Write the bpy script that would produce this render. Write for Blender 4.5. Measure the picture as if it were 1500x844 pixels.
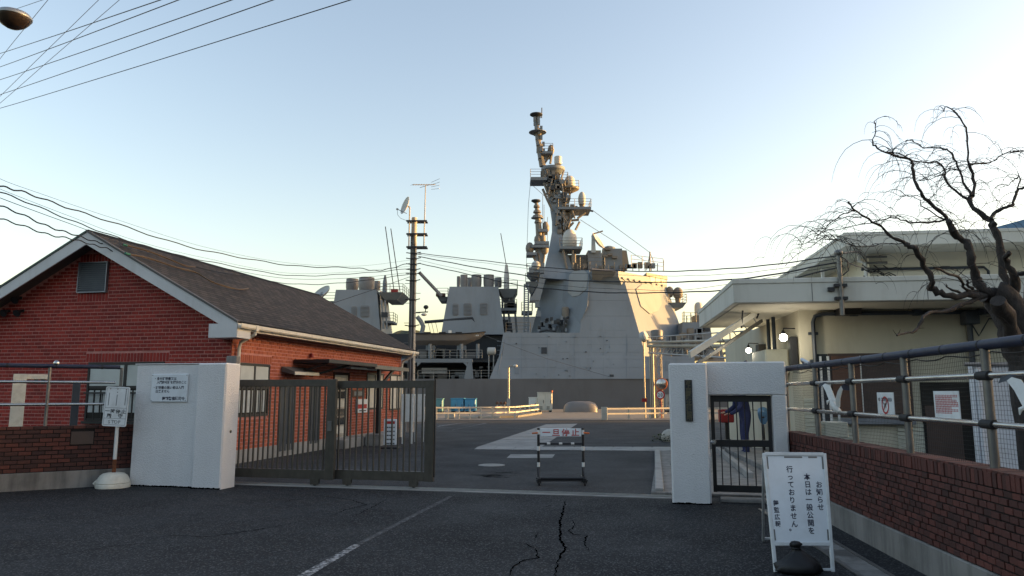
import bpy, bmesh, math, random
from mathutils import Vector, Matrix, noise
random.seed(7)
R = math.radians
sc = bpy.context.scene
for o in list(bpy.data.objects):
    bpy.data.objects.remove(o)

# ------------------------------------------------------------------ camera
FPX, EYE = 1080.0, 1.6                       # focal length in pixels of a 1500 px wide frame
TH = math.atan((576 - 422) / FPX)            # the camera looks up a little
cam = bpy.data.cameras.new('camera')
cam.sensor_width = 36.0
cam.lens = 36.0 * FPX / 1500.0
cam.clip_start = 0.05
cam.clip_end = 6000
co = bpy.data.objects.new('camera', cam)
sc.collection.objects.link(co)
co.location = (0, 0, EYE)
co.rotation_euler = (math.pi / 2 + TH, 0, 0)
sc.camera = co

# ------------------------------------------------------------------ sky and sun
SUN_EL, SUN_AZ = 5.5, 6.0                    # degrees; azimuth from +X towards +Y
w = bpy.data.worlds.new('World')
sc.world = w
w.use_nodes = True
nt = w.node_tree
nt.nodes.clear()
sky = nt.nodes.new('ShaderNodeTexSky')
sky.sky_type = 'NISHITA'
sky.sun_disc = False
sky.sun_elevation = R(SUN_EL)
sky.sun_rotation = R(90 - SUN_AZ)
sky.altitude = 0
sky.air_density = 1.0
sky.dust_density = 2.0
sky.ozone_density = 0.5
bg = nt.nodes.new('ShaderNodeBackground')
bg.inputs[1].default_value = 0.15
wo = nt.nodes.new('ShaderNodeOutputWorld')
wbal = nt.nodes.new('ShaderNodeMix'); wbal.data_type = 'RGBA'; wbal.blend_type = 'MULTIPLY'   # white balance of the camera
wbal.inputs[0].default_value = 1.0; wbal.inputs[7].default_value = (.985, .962, 1.06, 1)
nt.links.new(sky.outputs[0], wbal.inputs[6]); nt.links.new(wbal.outputs[2], bg.inputs[0])
nt.links.new(bg.outputs[0], wo.inputs[0])
sl = bpy.data.lights.new('sun', 'SUN')
sl.energy = 3.8
sl.angle = R(0.6)
sl.color = (1.0, 0.57, 0.20)
so = bpy.data.objects.new('sun', sl)
sc.collection.objects.link(so)
to_sun = Vector((math.cos(R(SUN_EL)) * math.cos(R(SUN_AZ)), math.cos(R(SUN_EL)) * math.sin(R(SUN_AZ)), math.sin(R(SUN_EL))))
so.rotation_euler = to_sun.to_track_quat('Z', 'Y').to_euler()
so.location = (60, 0, 60)
vs = sc.view_settings
vs.view_transform = 'Standard'
vs.look = 'None'
vs.exposure = 1.84
vs.gamma = 1.0
vs.use_curve_mapping = False
sc.cycles.max_bounces = 6
sc.cycles.use_denoising = True

# ------------------------------------------------------------------ measuring the photograph: a pixel and a distance give a place
CT, ST = math.cos(TH), math.sin(TH)
def ray(x, y):
    u = (x - 750) / FPX; v = (422 - y) / FPX
    return Vector((u, CT - v * ST, ST + v * CT))
def at(x, y, Y):
    d = ray(x, y)
    return Vector((0, 0, EYE)) + d * (Y / d.y)
def gnd(x, y, z=0.0):
    d = ray(x, y)
    return Vector((0, 0, EYE)) + d * ((z - EYE) / d.z)
def pix(p):
    z = p[2] - EYE
    f = p[1] * CT + z * ST
    up = -p[1] * ST + z * CT
    return (750 + FPX * p[0] / f, 422 - FPX * up / f) if f > .1 else (-9999, -9999)

class Frame:
    """A level frame turned about the vertical: x along a front, y going away, z up."""
    def __init__(s, ox, oy, deg, oz=0.0):
        s.o = Vector((ox, oy, oz)); a = R(deg)
        s.a = a
        s.ex = Vector((math.cos(a), -math.sin(a), 0)); s.ey = Vector((math.sin(a), math.cos(a), 0))
    def __call__(s, x, y, z=0.0):
        return s.o + s.ex * x + s.ey * y + Vector((0, 0, z))
    def inv(s, p):
        d = Vector(p) - s.o
        return (d.dot(s.ex), d.dot(s.ey), d.z)
    def hit(s, x, y, t=0.0):                 # pixel -> (x, z) on the plane y = t
        d = ray(x, y); c = Vector((0, 0, EYE)) - s.o
        k = (t - c.dot(s.ey)) / d.dot(s.ey)
        p = c + d * k
        return p.dot(s.ex), p.z
    def hitx(s, x, y, t=0.0):                # pixel -> (y, z) on the plane x = t
        d = ray(x, y); c = Vector((0, 0, EYE)) - s.o
        k = (t - c.dot(s.ex)) / d.dot(s.ex)
        p = c + d * k
        return p.dot(s.ey), p.z
W0 = Frame(0, 0, 0)

# ------------------------------------------------------------------ objects
COL = sc.collection
ORG = {}
def tag(o, label=None, cat=None, group=None, kind=None):
    if label: o['label'] = label
    if cat: o['category'] = cat
    if group: o['group'] = group
    if kind: o['kind'] = kind
    return o
def thing(name, label, cat, loc, group=None):
    o = bpy.data.objects.new(name, None)
    o.empty_display_size = .3
    COL.objects.link(o)
    o.location = loc
    ORG[o.name] = Vector(loc)
    return tag(o, label, cat, group)

class MB:
    def __init__(s, fr=W0):
        s.v = []; s.f = []; s.fr = fr
    def add(s, vs_, fs_, world=False):
        b = len(s.v)
        s.v += [Vector(p) if world else s.fr(*p) for p in vs_]
        s.f += [tuple(i + b for i in f) for f in fs_]
        return s
    def box(s, x0, y0, z0, x1, y1, z1):
        return s.add([(x0,y0,z0),(x1,y0,z0),(x1,y1,z0),(x0,y1,z0),(x0,y0,z1),(x1,y0,z1),(x1,y1,z1),(x0,y1,z1)],
                     [(0,3,2,1),(4,5,6,7),(0,1,5,4),(1,2,6,5),(2,3,7,6),(3,0,4,7)])
    def hexa(s, p):                          # 4 bottom points, 4 top points
        return s.add(p, [(0,3,2,1),(4,5,6,7),(0,1,5,4),(1,2,6,5),(2,3,7,6),(3,0,4,7)])
    def loft(s, rings, cap=True):            # rings of equal length
        n = len(rings[0]); b = []
        for r in rings: b += list(r)
        f = []
        for i in range(len(rings) - 1):
            for j in range(n):
                k = (j + 1) % n
                f.append((i*n+j, i*n+k, (i+1)*n+k, (i+1)*n+j))
        if cap:
            f.append(tuple(range(n))[::-1]); f.append(tuple((len(rings)-1)*n + j for j in range(n)))
        return s.add(b, f)
    def prism(s, poly, vec):
        v = Vector(vec)
        return s.loft([[Vector(p) for p in poly], [Vector(p) + v for p in poly]])
    def bar(s, p, q, w_, h=None, up=(0,0,1)):
        p, q = Vector(p), Vector(q); h = h or w_
        d = (q - p).normalized(); u = Vector(up)
        if abs(d.dot(u)) > .98: u = Vector((1,0,0))
        a = d.cross(u).normalized() * (w_/2); c = a.cross(d).normalized() * (h/2)
        return s.loft([[p-a-c, p+a-c, p+a+c, p-a+c], [q-a-c, q+a-c, q+a+c, q-a+c]])
    def path(s, pts, r, n=6, cap=True):
        pts = [Vector(p) for p in pts]
        rr = r if isinstance(r, (list, tuple)) else [r] * len(pts)
        rings = []; a = None
        for i, p in enumerate(pts):
            d = (pts[min(i+1, len(pts)-1)] - pts[max(i-1, 0)])
            d = d.normalized() if d.length > 1e-9 else Vector((0,0,1))
            if a is None:
                u = Vector((0,0,1)) if abs(d.z) < .9 else Vector((1,0,0))
                a = d.cross(u).normalized()
            else:
                a = (a - d * a.dot(d)); a = a.normalized() if a.length > 1e-6 else d.orthogonal().normalized()
            c = d.cross(a)
            rings.append([p + (a * math.cos(2*math.pi*k/n) + c * math.sin(2*math.pi*k/n)) * rr[i] for k in range(n)])
        return s.loft(rings, cap)
    def tube(s, p, q, r, r2=None, n=8):
        return s.path([p, q], [r, r if r2 is None else r2], n)
    def lathe(s, c, prof, n=16, axis=(0,0,1)):   # prof: (radius, height)
        ax = Vector(axis).normalized(); a = ax.orthogonal().normalized(); b = ax.cross(a); c = Vector(c)
        rings = [[c + ax*h + (a*math.cos(2*math.pi*k/n) + b*math.sin(2*math.pi*k/n))*max(r, 1e-4) for k in range(n)] for r, h in prof]
        return s.loft(rings)
    def ell(s, c, rx, ry, rz, n=14, m=8, half=False):
        rings = []
        for i in range(m + 1):
            ph = -math.pi/2 + math.pi*i/m if not half else math.pi/2*i/m
            k = max(math.cos(ph), 1e-3)
            rings.append([(c[0]+rx*k*math.cos(2*math.pi*j/n), c[1]+ry*k*math.sin(2*math.pi*j/n), c[2]+rz*math.sin(ph)) for j in range(n)])
        return s.loft(rings)
    def face(s, *pts):
        return s.add(pts, [tuple(range(len(pts)))])
    def build(s, name, mat, parent=None, smooth=0, bevel=0, kind=None, label=None, seg=1):
        if parent is not None:
            org = ORG[parent.name]
        else:
            xs = [p.x for p in s.v]; ys = [p.y for p in s.v]; zs = [p.z for p in s.v]
            org = Vector(((min(xs)+max(xs))/2, (min(ys)+max(ys))/2, min(zs)))
        me = bpy.data.meshes.new(name)
        me.from_pydata([p - org for p in s.v], [], s.f)
        bm = bmesh.new(); bm.from_mesh(me)
        bmesh.ops.recalc_face_normals(bm, faces=bm.faces)
        bm.to_mesh(me); bm.free()
        if smooth:
            me.shade_smooth(); me.set_sharp_from_angle(angle=R(smooth))
        me.materials.append(M[mat] if isinstance(mat, str) else mat)
        o = bpy.data.objects.new(name, me)
        COL.objects.link(o)
        ORG[o.name] = org
        if parent is not None: o.parent = parent
        else: o.location = org
        if bevel:
            b = o.modifiers.new('bevel', 'BEVEL'); b.width = bevel; b.segments = seg; b.limit_method = 'ANGLE'; b.angle_limit = R(40)
        if kind: o['kind'] = kind
        if label: o['label'] = label
        return o

# ------------------------------------------------------------------ materials
M = {}
class NT:
    def __init__(s, name):
        m = bpy.data.materials.new(name); m.use_nodes = True; s.m = m; s.t = m.node_tree
        s.b = s.t.nodes['Principled BSDF']; M[name] = m
    def n(s, typ, **kw):
        x = s.t.nodes.new(typ)
        for k, v in kw.items():
            if k.startswith('i_'): x.inputs[k[2:].replace('_', ' ')].default_value = v
            else: setattr(x, k, v)
        return x
    def l(s, a, b): s.t.links.new(a, b)
    def coord(s): return s.n('ShaderNodeTexCoord').outputs['Object']
    def pos(s): return s.n('ShaderNodeNewGeometry').outputs['Position']
    def noise(s, scale, detail=4, rough=.55, vec=None, stretch=None):
        x = s.n('ShaderNodeTexNoise'); x.inputs['Scale'].default_value = scale; x.inputs['Detail'].default_value = detail; x.inputs['Roughness'].default_value = rough
        v = vec or s.pos()
        if stretch:
            mp = s.n('ShaderNodeMapping'); mp.inputs['Scale'].default_value = stretch; s.l(v, mp.inputs[0]); v = mp.outputs[0]
        s.l(v, x.inputs['Vector'])
        return x.outputs['Fac']
    def ramp(s, fac, stops):
        x = s.n('ShaderNodeValToRGB'); e = x.color_ramp.elements
        while len(e) < len(stops): e.new(.5)
        for k, (p, c) in enumerate(stops):
            e[k].position = p; e[k].color = (*c, 1) if len(c) == 3 else c
        s.l(fac, x.inputs[0])
        return x.outputs[0]
    def mix(s, fac, a, b, mode='MIX'):
        x = s.n('ShaderNodeMix', data_type='RGBA', blend_type=mode)
        for sock, val in ((x.inputs[0], fac), (x.inputs[6], a), (x.inputs[7], b)):
            if isinstance(val, (int, float)): sock.default_value = val
            elif isinstance(val, (tuple, list)): sock.default_value = (*val, 1)
            else: s.l(val, sock)
        return x.outputs[2]
    def math(s, op, a, b=0.0):
        x = s.n('ShaderNodeMath', operation=op)
        for sock, val in ((x.inputs[0], a), (x.inputs[1], b)):
            if isinstance(val, (int, float)): sock.default_value = val
            else: s.l(val, sock)
        return x.outputs[0]
    def bump(s, h, strength=.3, dist=.01, prev=None):
        x = s.n('ShaderNodeBump'); x.inputs['Strength'].default_value = strength; x.inputs['Distance'].default_value = dist
        s.l(h, x.inputs['Height'])
        if prev: s.l(prev, x.inputs['Normal'])
        s.l(x.outputs[0], s.b.inputs['Normal'])
        return x.outputs[0]
    def out(s, col, rough=.6, metal=0.0, spec=.5):
        if isinstance(col, (tuple, list)): s.b.inputs['Base Color'].default_value = (*col, 1)
        else: s.l(col, s.b.inputs['Base Color'])
        if isinstance(rough, (int, float)): s.b.inputs['Roughness'].default_value = rough
        else: s.l(rough, s.b.inputs['Roughness'])
        s.b.inputs['Metallic'].default_value = metal
        s.b.inputs['Specular IOR Level'].default_value = spec
        return s.m
def sca(c, k): return tuple(min(1, x*k) for x in c)
def paint(name, c, rough=.5, var=.15, scale=3.0, metal=0.0, grime=0.0, streak=False, bump=0.0, bscale=60, spec=.5):
    """Painted or plain surface with soft colour drift, grime patches and optional rain streaks."""
    t = NT(name)
    f = t.noise(scale, 5)
    col = t.ramp(f, [(.3, sca(c, 1-var)), (.7, sca(c, 1+var*.6))])
    if grime:
        g = t.noise(scale*2.3, 6, .65, stretch=(1, 1, .18) if streak else None)
        gm = t.ramp(g, [(.48, (0,0,0)), (.72, (1,1,1))])
        col = t.mix(t.math('MULTIPLY', gm, grime), col, sca((c[0]*.5, c[1]*.46, c[2]*.4), 1))
    t.out(col, t.math('ADD', t.math('MULTIPLY', t.noise(scale*4), .2), rough - .1), metal, spec)
    if bump: t.bump(t.noise(bscale, 3), bump, .004)
    return t.m
def brick_mat(name, a, b, c, rough=.8, n0=.45):
    t = NT(name)
    oi = t.n('ShaderNodeObjectInfo').outputs['Random']
    ri = t.n('ShaderNodeNewGeometry').outputs['Random Per Island']
    r = t.math('FRACT', t.math('ADD', oi, ri))
    col = t.ramp(r, [(0, a), (.45, b), (1, c)])
    f = t.noise(35, 4)
    col = t.mix(.55, col, t.ramp(f, [(.3, (n0,n0,n0)), (.75, (1,1,1))]), 'MULTIPLY')
    g = t.ramp(t.noise(1.1, 5), [(.4, (1,1,1)), (.75, (.55,.53,.52))])
    col = t.mix(.6, col, g, 'MULTIPLY')
    t.out(col, rough)
    t.bump(t.noise(140, 3), .35, .003)
    return t.m
def lam(name, strength, c=(1,1,1)):
    t = NT(name); t.b.inputs['Emission Color'].default_value = (*c, 1); t.b.inputs['Emission Strength'].default_value = strength; t.out((.8,.8,.8)); return t.m

# ground surfaces
def asphalt(name, a, b, spk):
    t = NT(name)
    f1 = t.noise(.35, 6, .6); f2 = t.noise(90, 2); f3 = t.noise(7, 7, .75)
    col = t.ramp(f1, [(.35, a), (.65, b)])
    col = t.mix(.5, col, t.ramp(f3, [(.35, (.35,.35,.37)), (.65, (1.15,1.15,1.15))]), 'MULTIPLY')
    v = t.n('ShaderNodeTexVoronoi', i_Scale=70.0); t.l(t.pos(), v.inputs['Vector'])
    sp = t.ramp(v.outputs['Color'], [(.66, (0,0,0)), (.86, (1,1,1))])
    col = t.mix(t.math('MULTIPLY', sp, .50), col, spk)
    t.out(col, t.ramp(t.noise(.8, 4), [(.3, (.70,.70,.70)), (.7, (.92,.92,.92))]), spec=.18)
    t.bump(f2, .5, .006)
    return t.m
asphalt('asphalt', (.0105,.0112,.0126), (.0245,.0256,.0278), (.17,.17,.17))
asphalt('asphalt_old', (.029,.030,.032), (.050,.050,.051), (.15,.15,.15))
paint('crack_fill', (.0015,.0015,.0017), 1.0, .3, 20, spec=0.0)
def concrete(name, c, streak=.4):
    t = NT(name)
    f = t.noise(1.3, 7, .65)
    col = t.ramp(f, [(.28, sca(c, .62)), (.5, c), (.75, sca(c, 1.18))])
    g = t.noise(4, 6, .7, stretch=(1, 1, .12))
    col = t.mix(t.math('MULTIPLY', t.ramp(g, [(.45, (0,0,0)), (.7, (1,1,1))]), streak), col, sca(c, .3))
    t.out(col, .85)
    t.bump(t.noise(45, 5), .4, .006)
    return t.m
concrete('concrete', (.28,.272,.256), .2)
concrete('concrete_kerb', (.33,.32,.30), .3)
concrete('concrete_stained', (.22,.21,.195), .75)
concrete('quay_concrete', (.15,.145,.135), .2)
def worn(name, c, base, lo=.42, hi=.58, sc_=9):
    t = NT(name)
    m_ = t.ramp(t.noise(sc_, 7, .75), [(lo, (0,0,0)), (hi, (1,1,1))])
    t.out(t.mix(m_, c, base), .8); t.bump(t.noise(90, 2), .3, .004)
worn('line_paint', (.42,.42,.42), (.03,.03,.032), .40, .54, 16)
worn('line_paint_faint', (.16,.16,.165), (.02,.021,.023), .36, .50, 13)
paint('water', (.02,.04,.05), .12, .1, 1)
# stucco
t = NT('stucco')
f = t.noise(.9, 6)
col = t.ramp(f, [(.3, (.68,.675,.67)), (.7, (.76,.755,.75))])
g = t.noise(2.2, 6, .7, stretch=(1, 1, .1))
col = t.mix(t.math('MULTIPLY', t.ramp(g, [(.5, (0,0,0)), (.75, (1,1,1))]), .14), col, (.40,.39,.37))
t.out(col, .9)
b1 = t.bump(t.noise(38, 4, .65, stretch=(1, 1, 1.8)), 1.0, .016)
# bricks
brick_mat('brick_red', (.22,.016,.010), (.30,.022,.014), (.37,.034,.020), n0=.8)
brick_mat('brick_side_lit', (.36,.085,.045), (.44,.11,.055), (.50,.14,.07), n0=.85)  # same brick as the gable, with the side wall's warm light in its colour
brick_mat('brick_brown', (.045,.018,.015), (.075,.027,.020), (.13,.036,.024))
brick_mat('brick_plum', (.060,.021,.016), (.10,.031,.023), (.145,.042,.030))
paint('mortar_pale', (.52,.225,.19), .9, .2, 8)
paint('mortar_dark', (.010,.007,.006), .9, .3, 8)
# roof
t = NT('roof_shingle')
br = t.n('ShaderNodeTexBrick'); br.offset = .5
br.inputs['Scale'].default_value = 1.0; br.inputs['Brick Width'].default_value = .33; br.inputs['Row Height'].default_value = .16; br.inputs['Mortar Size'].default_value = .016
br.inputs['Color1'].default_value = (.080,.066,.056,1); br.inputs['Color2'].default_value = (.036,.030,.027,1); br.inputs['Mortar'].default_value = (.012,.011,.010,1)
uv = t.n('ShaderNodeUVMap'); t.l(uv.outputs[0], br.inputs['Vector'])
col = t.mix(.6, br.outputs[0], t.ramp(t.noise(1.2, 6), [(.3, (.68,.64,.62)), (.7, (1.12,1.05,.98))]), 'MULTIPLY')
t.out(col, .85, spec=.25)
b1 = t.bump(br.outputs['Fac'], .6, -.012)
t.bump(t.noise(160, 2), .4, .004, b1)
paint('trim_white', (.58,.585,.59), .5, .08, 2, grime=.25, streak=True)
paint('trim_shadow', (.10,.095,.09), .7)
paint('gutter_cream', (.66,.62,.53), .45, .1, 3, grime=.3, streak=True)
paint('flashing_green', (.03,.06,.05), .5)
paint('black_metal', (.013,.013,.015), .45, .3)
paint('dark_sash', (.022,.021,.022), .4, .2)
paint('gate_metal', (.085,.076,.062), .42, .2, 6, .3, grime=.4, streak=True)
paint('gate_track', (.30,.30,.29), .4, .2, 8, .6)
paint('rust', (.16,.055,.022), .9, .4, 25)
t = NT('steel'); t.out(t.ramp(t.noise(6, 4), [(.3, (.42,.41,.39)), (.7, (.60,.59,.56))]), .27, 1.0)
t = NT('steel_dull'); t.out(t.ramp(t.noise(6, 4), [(.3, (.13,.128,.12)), (.7, (.20,.195,.185))]), .45, .55)
paint('pipe_navy', (.012,.018,.045), .55, .25, 8, grime=.2)
paint('rubber', (.014,.014,.015), .7, .3, 9)
t = NT('glass_dark'); t.out((.03,.035,.04), .06, 0, .8)
paint('blind', (.50,.53,.50), .7, .12, 3)
paint('blind_strip', (.42,.45,.44), .7, .15, 9)
paint('curtain', (.60,.58,.50), .8, .12, 5)
paint('vent_metal', (.24,.26,.29), .4, .12, 5, .5)
# right building
paint('cream_wall', (.50,.465,.36), .8, .1, .7, grime=.3, streak=True, bump=.2, bscale=30)
paint('cream_fascia', (.60,.585,.52), .7, .08, .8, grime=.38, streak=True)
paint('cream_soffit', (.66,.61,.49), .8, .07, 1)
paint('cream_siding', (.52,.52,.43), .7, .1, 2, grime=.25)
paint('brown_board', (.10,.045,.026), .6, .25, 3)
paint('brown_shutter', (.062,.040,.032), .6, .2, 3)
paint('dark_void', (.018,.016,.013), .9, .4, 2)
paint('tarp_white', (.60,.62,.66), .6, .12, 1.5, grime=.3)
paint('conduit', (.035,.045,.06), .5, .2, 6)
paint('blue_trim', (.05,.16,.30), .5)
# signs
paint('sign_white', (.72,.76,.79), .35, .06, 2.5, grime=.15)
paint('sign_white_old', (.72,.75,.76), .4, .1, 3, grime=.35)
paint('ink_black', (.012,.013,.018), .6)
paint('ink_navy', (.015,.018,.045), .6)
paint('ink_red', (.42,.02,.022), .6)
paint('ink_gold', (.10,.085,.045), .5)
paint('ink_grey', (.22,.24,.25), .6)
paint('white_frame', (.64,.66,.66), .4, .08, 4, grime=.3)
paint('white_enamel', (.72,.72,.69), .35, .07, 4, grime=.3)
paint('cream_plastic', (.66,.64,.55), .5, .1, 4, grime=.4)
paint('orange', (.62,.14,.025), .5)
paint('red_paint', (.28,.015,.015), .4)
paint('bag_black', (.006,.006,.007), .5, .3, 9, bump=.6, bscale=22)
# ship
def shipmat(name, c, seam=.5):
    t = NT(name)
    f = t.noise(.22, 5); col = t.ramp(f, [(.3, sca(c, .9)), (.7, sca(c, 1.08))])
    g = t.noise(.9, 7, .7, stretch=(1, 1, .06))
    col = t.mix(t.math('MULTIPLY', t.ramp(g, [(.48, (0,0,0)), (.74, (1,1,1))]), .34), col, (c[0]*.62, c[1]*.56, c[2]*.5))
    t.out(col, .6, spec=.3)
    t.bump(t.noise(.7, 3), .25, .03)
shipmat('ship_grey', (.175,.20,.225))
shipmat('ship_light', (.205,.23,.255))
shipmat('ship_hull', (.155,.158,.168))
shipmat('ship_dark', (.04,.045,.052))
shipmat('ship_panel', (.27,.275,.27))
paint('ship_buff', (.17,.15,.125), .6, .15, .8)
paint('stack_grey', (.17,.165,.165), .5, .25, 1.2)
paint('radome', (.46,.44,.40), .5, .08, 1)
paint('radome_grey', (.36,.38,.38), .5, .08, 1)
paint('boat_grey', (.17,.158,.15), .5, .1, 1)
# things in the yard
paint('quay_white', (.46,.44,.38), .6, .12, 2, grime=.25)
paint('container_blue', (.06,.25,.42), .4, .12, 1)
paint('container_teal', (.10,.24,.26), .5, .12, 1)
paint('cabinet_cream', (.52,.51,.44), .5, .1, 2, grime=.2)
paint('galvanised', (.34,.35,.35), .42, .15, 3, .6)
paint('lit_steel', (.30,.27,.22), .4, .12, 2, .35)
paint('pole_concrete', (.36,.345,.31), .8, .2, 2, grime=.3, streak=True)
paint('cable_black', (.010,.010,.012), .6)
paint('cable_tan', (.10,.06,.025), .6)
paint('cable_green', (.02,.14,.10), .6)
paint('wire_grey', (.10,.11,.12), .6)
t = NT('bark')
f = t.noise(9, 6, .7, stretch=(1, 1, .45)); t.out(t.ramp(f, [(.3, (.014,.011,.010)), (.55, (.045,.037,.033)), (.8, (.075,.065,.055))]), .92)
t.bump(f, .9, .03)
paint('moss_twig', (.026,.020,.018), .9, .3, 5)
t = NT('forest')
f = t.noise(.12, 7, .7); t.out(t.ramp(f, [(.3, (.014,.022,.010)), (.55, (.035,.05,.022)), (.8, (.07,.075,.03))]), .95)
t.bump(t.noise(.35, 6, .7), 1.0, 2.0)
paint('leaf', (.05,.075,.022), .7, .4, 6)
paint('skin', (.42,.25,.17), .55, .06, 6)
paint('overall_blue', (.020,.026,.085), .8, .25, 9)
paint('boot', (.012,.012,.014), .5)
paint('tarp_blue', (.05,.14,.26), .5, .2, 12)
paint('lamp_brown', (.055,.035,.022), .4, .25, 6)
paint('net_black', (.018,.020,.022), .8)
lam('lamp_glow', 14.0, (1.0, .95, .82))
lam('lamp_glow_far', 9.0, (1.0, .90, .70))

# ------------------------------------------------------------------ lettering: outlines of the built-in font, as flat print
TEXT = '・身分証明書又は入門許可証を提示のこと無い者出来ません舞鶴警備隊司令一時停止厳守STOP旦お知らせ本日般公開行っており。監広報海上自衛北吸係留所NODRNEAR20'
GLY = {}
def glyphs():
    obs = {}
    for ch in sorted(set(TEXT)):
        c = bpy.data.curves.new('g', 'FONT'); c.body = ch; c.size = 1.0; c.resolution_u = 2; c.offset = .018
        c.align_x = 'CENTER'
        o = bpy.data.objects.new('g', c); COL.objects.link(o); obs[ch] = o
    dg = bpy.context.evaluated_depsgraph_get(); dg.update()
    for ch, o in obs.items():
        me = bpy.data.meshes.new_from_object(o.evaluated_get(dg))
        GLY[ch] = ([v.co.copy() for v in me.vertices], [tuple(p.vertices) for p in me.polygons])
        bpy.data.meshes.remove(me)
    for o in obs.values():
        c = o.data; bpy.data.objects.remove(o); bpy.data.curves.remove(c)
glyphs()
def put_glyph(mb, ch, c, ux, uy, size, sx=1.0):
    """c: middle of the character cell; ux, uy: unit vectors to the right and up on the board."""
    if ch not in GLY: return
    vs_, fs_ = GLY[ch]
    mb.add([c + ux*(v.x*size*sx) + uy*((v.y - .36)*size) for v in vs_], fs_, world=True)
def put_row(mb, s, c, ux, uy, size, pitch, sx=1.0):   # c: middle of the first cell
    for i, ch in enumerate(s): put_glyph(mb, ch, c + ux*(i*pitch), ux, uy, size, sx)
def put_col(mb, s, c, ux, uy, size, pitch, sx=1.0):
    for i, ch in enumerate(s):
        q = c - uy*(i*pitch)
        if ch == '。': q = q + ux*size*.25 + uy*size*.22
        put_glyph(mb, ch, q, ux, uy, size, sx)

# ------------------------------------------------------------------ bricks
def _brick_mesh(mat):
    bm = bmesh.new(); bmesh.ops.create_cube(bm, size=1.0)
    bmesh.ops.bevel(bm, geom=[e for e in bm.edges], offset=.045, segments=1, affect='EDGES')
    me = bpy.data.meshes.new('brick'); bm.to_mesh(me); bm.free(); me.materials.append(M[mat]); return me
BRM = {}
def intervals(a, b, cuts):
    res = [(a, b)]
    for c0, c1 in cuts:
        nx = []
        for p, q in res:
            if c1 <= p or c0 >= q: nx.append((p, q)); continue
            if c0 > p: nx.append((p, c0))
            if c1 < q: nx.append((c1, q))
        res = nx
    return [(p, q) for p, q in res if q - p > .03]
def lay_bricks(u0, u1, z0, z1, course, blen, joint, openings=(), limit=None, jit=.003, stack=False, soldier=()):
    """Rectangles (ua, ub, za, zb) of a wall in running bond; limit(z) -> (lo, hi) trims it, soldier = bands (ua, ub, za, zb) of upright bricks."""
    out = []; z = z0; i = 0
    while z + course*.6 < z1:
        zt = min(z + course, z1); lo, hi = (u0, u1) if limit is None else limit(zt)
        lo, hi = max(lo, u0), min(hi, u1)
        cuts = [(a, b) for a, b, c, d in list(openings) + list(soldier) if c < zt - .01 and d > z + .01]
        for p, q in intervals(lo, hi, cuts):
            k = math.floor((p - u0) / blen) - 1
            off = 0 if stack or i % 2 == 0 else .5*blen
            while True:
                a = u0 + k*blen + off; b = a + blen; k += 1
                if a >= q: break
                a2, b2 = max(a, p), min(b, q)
                if b2 - a2 > .04: out.append((a2 + joint/2, b2 - joint/2, z + joint/2, zt - joint/2))
        z += course; i += 1
    for a, b, c, d in soldier:
        n = max(1, round((b - a)/course)); w_ = (b - a)/n
        for k in range(n): out.append((a + k*w_ + joint/2, a + (k+1)*w_ - joint/2, c + joint/2, d - joint/2))
    return out
def place_bricks(rects, parent, mat, org, along, normal, thick, keep=300, name='brick', stuff='brickwork'):
    """Each rectangle becomes a bevelled brick standing out of the wall face along its normal; the ones largest in view are objects, the rest one mesh."""
    if mat not in BRM: BRM[mat] = _brick_mesh(mat)
    up = Vector((0,0,1)); sized = []
    for r in rects:
        c = org + along*((r[0]+r[1])/2) + up*((r[2]+r[3])/2)
        x, y = pix(c)
        inside = -15 < x < 1515 and -10 < y < 854
        x2, y2 = pix(c + along*(r[1]-r[0]))
        sized.append((-(abs(x2-x)*(r[3]-r[2])/max(c.y, .5)) if inside else 0, r, c))
    sized.sort(key=lambda q: q[0])
    sign = 1 if along.cross(up).dot(normal) > 0 else -1
    rot = Matrix((along, normal, up)).transposed().to_4x4() if True else None
    po = ORG[parent.name]
    rest = MB()
    for k, (s_, r, c) in enumerate(sized):
        d = thick*(1 + random.uniform(-.3, .3))
        cc = c + normal*(d/2 - .01)
        dims = (r[1]-r[0], d + .02, r[3]-r[2])
        if k < keep and s_ < 0:
            o = bpy.data.objects.new(name, BRM[mat]); COL.objects.link(o); o.parent = parent
            m = Matrix.Translation(cc - po) @ rot @ Matrix.Diagonal((*dims, 1))
            o.matrix_basis = m
        else:
            a, n_, h = along*(dims[0]/2), normal*(dims[1]/2), up*(dims[2]/2)
            b = len(rest.v); e = .92
            rest.v += [cc-a-n_-h, cc+a-n_-h, cc+a-n_+h, cc-a-n_+h, cc+(-a+n_)*1-h, cc+a+n_-h, cc+a+n_+h, cc-a+n_+h]
            rest.f += [(b+4,b+5,b+6,b+7),(b,b+1,b+5,b+4),(b+1,b+2,b+6,b+5),(b+2,b+3,b+7,b+6),(b+3,b,b+4,b+7)]
    if rest.v: rest.build(stuff, mat, parent, kind='stuff')
# ================================================================== the setting
GT = Frame(2.344, 11.112, 13.45)             # gateway: x along the gate line, y into the yard
RW = Frame(3.53, 5.22, 5.64)                 # brick wall on the right: y runs along it
HS = Frame(-6.404, 16.861, 12.0)             # brick house: gable on y = 0, side wall on x = 0
RB = Frame(6.36, 16.3, 7.4)                  # cream building: front on y = 0, side wall on x = 0

ground = MB().face((-400,-200,0),(400,-200,0),(400,72.7,0),(-400,72.7,0)).build('ground', 'asphalt', kind='structure')
def sheet(name, pts, z, mat, kind='structure', parent=None):
    return MB().face(*[(p[0], p[1], z) for p in pts]).build(name, mat, parent, kind=kind)
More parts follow.
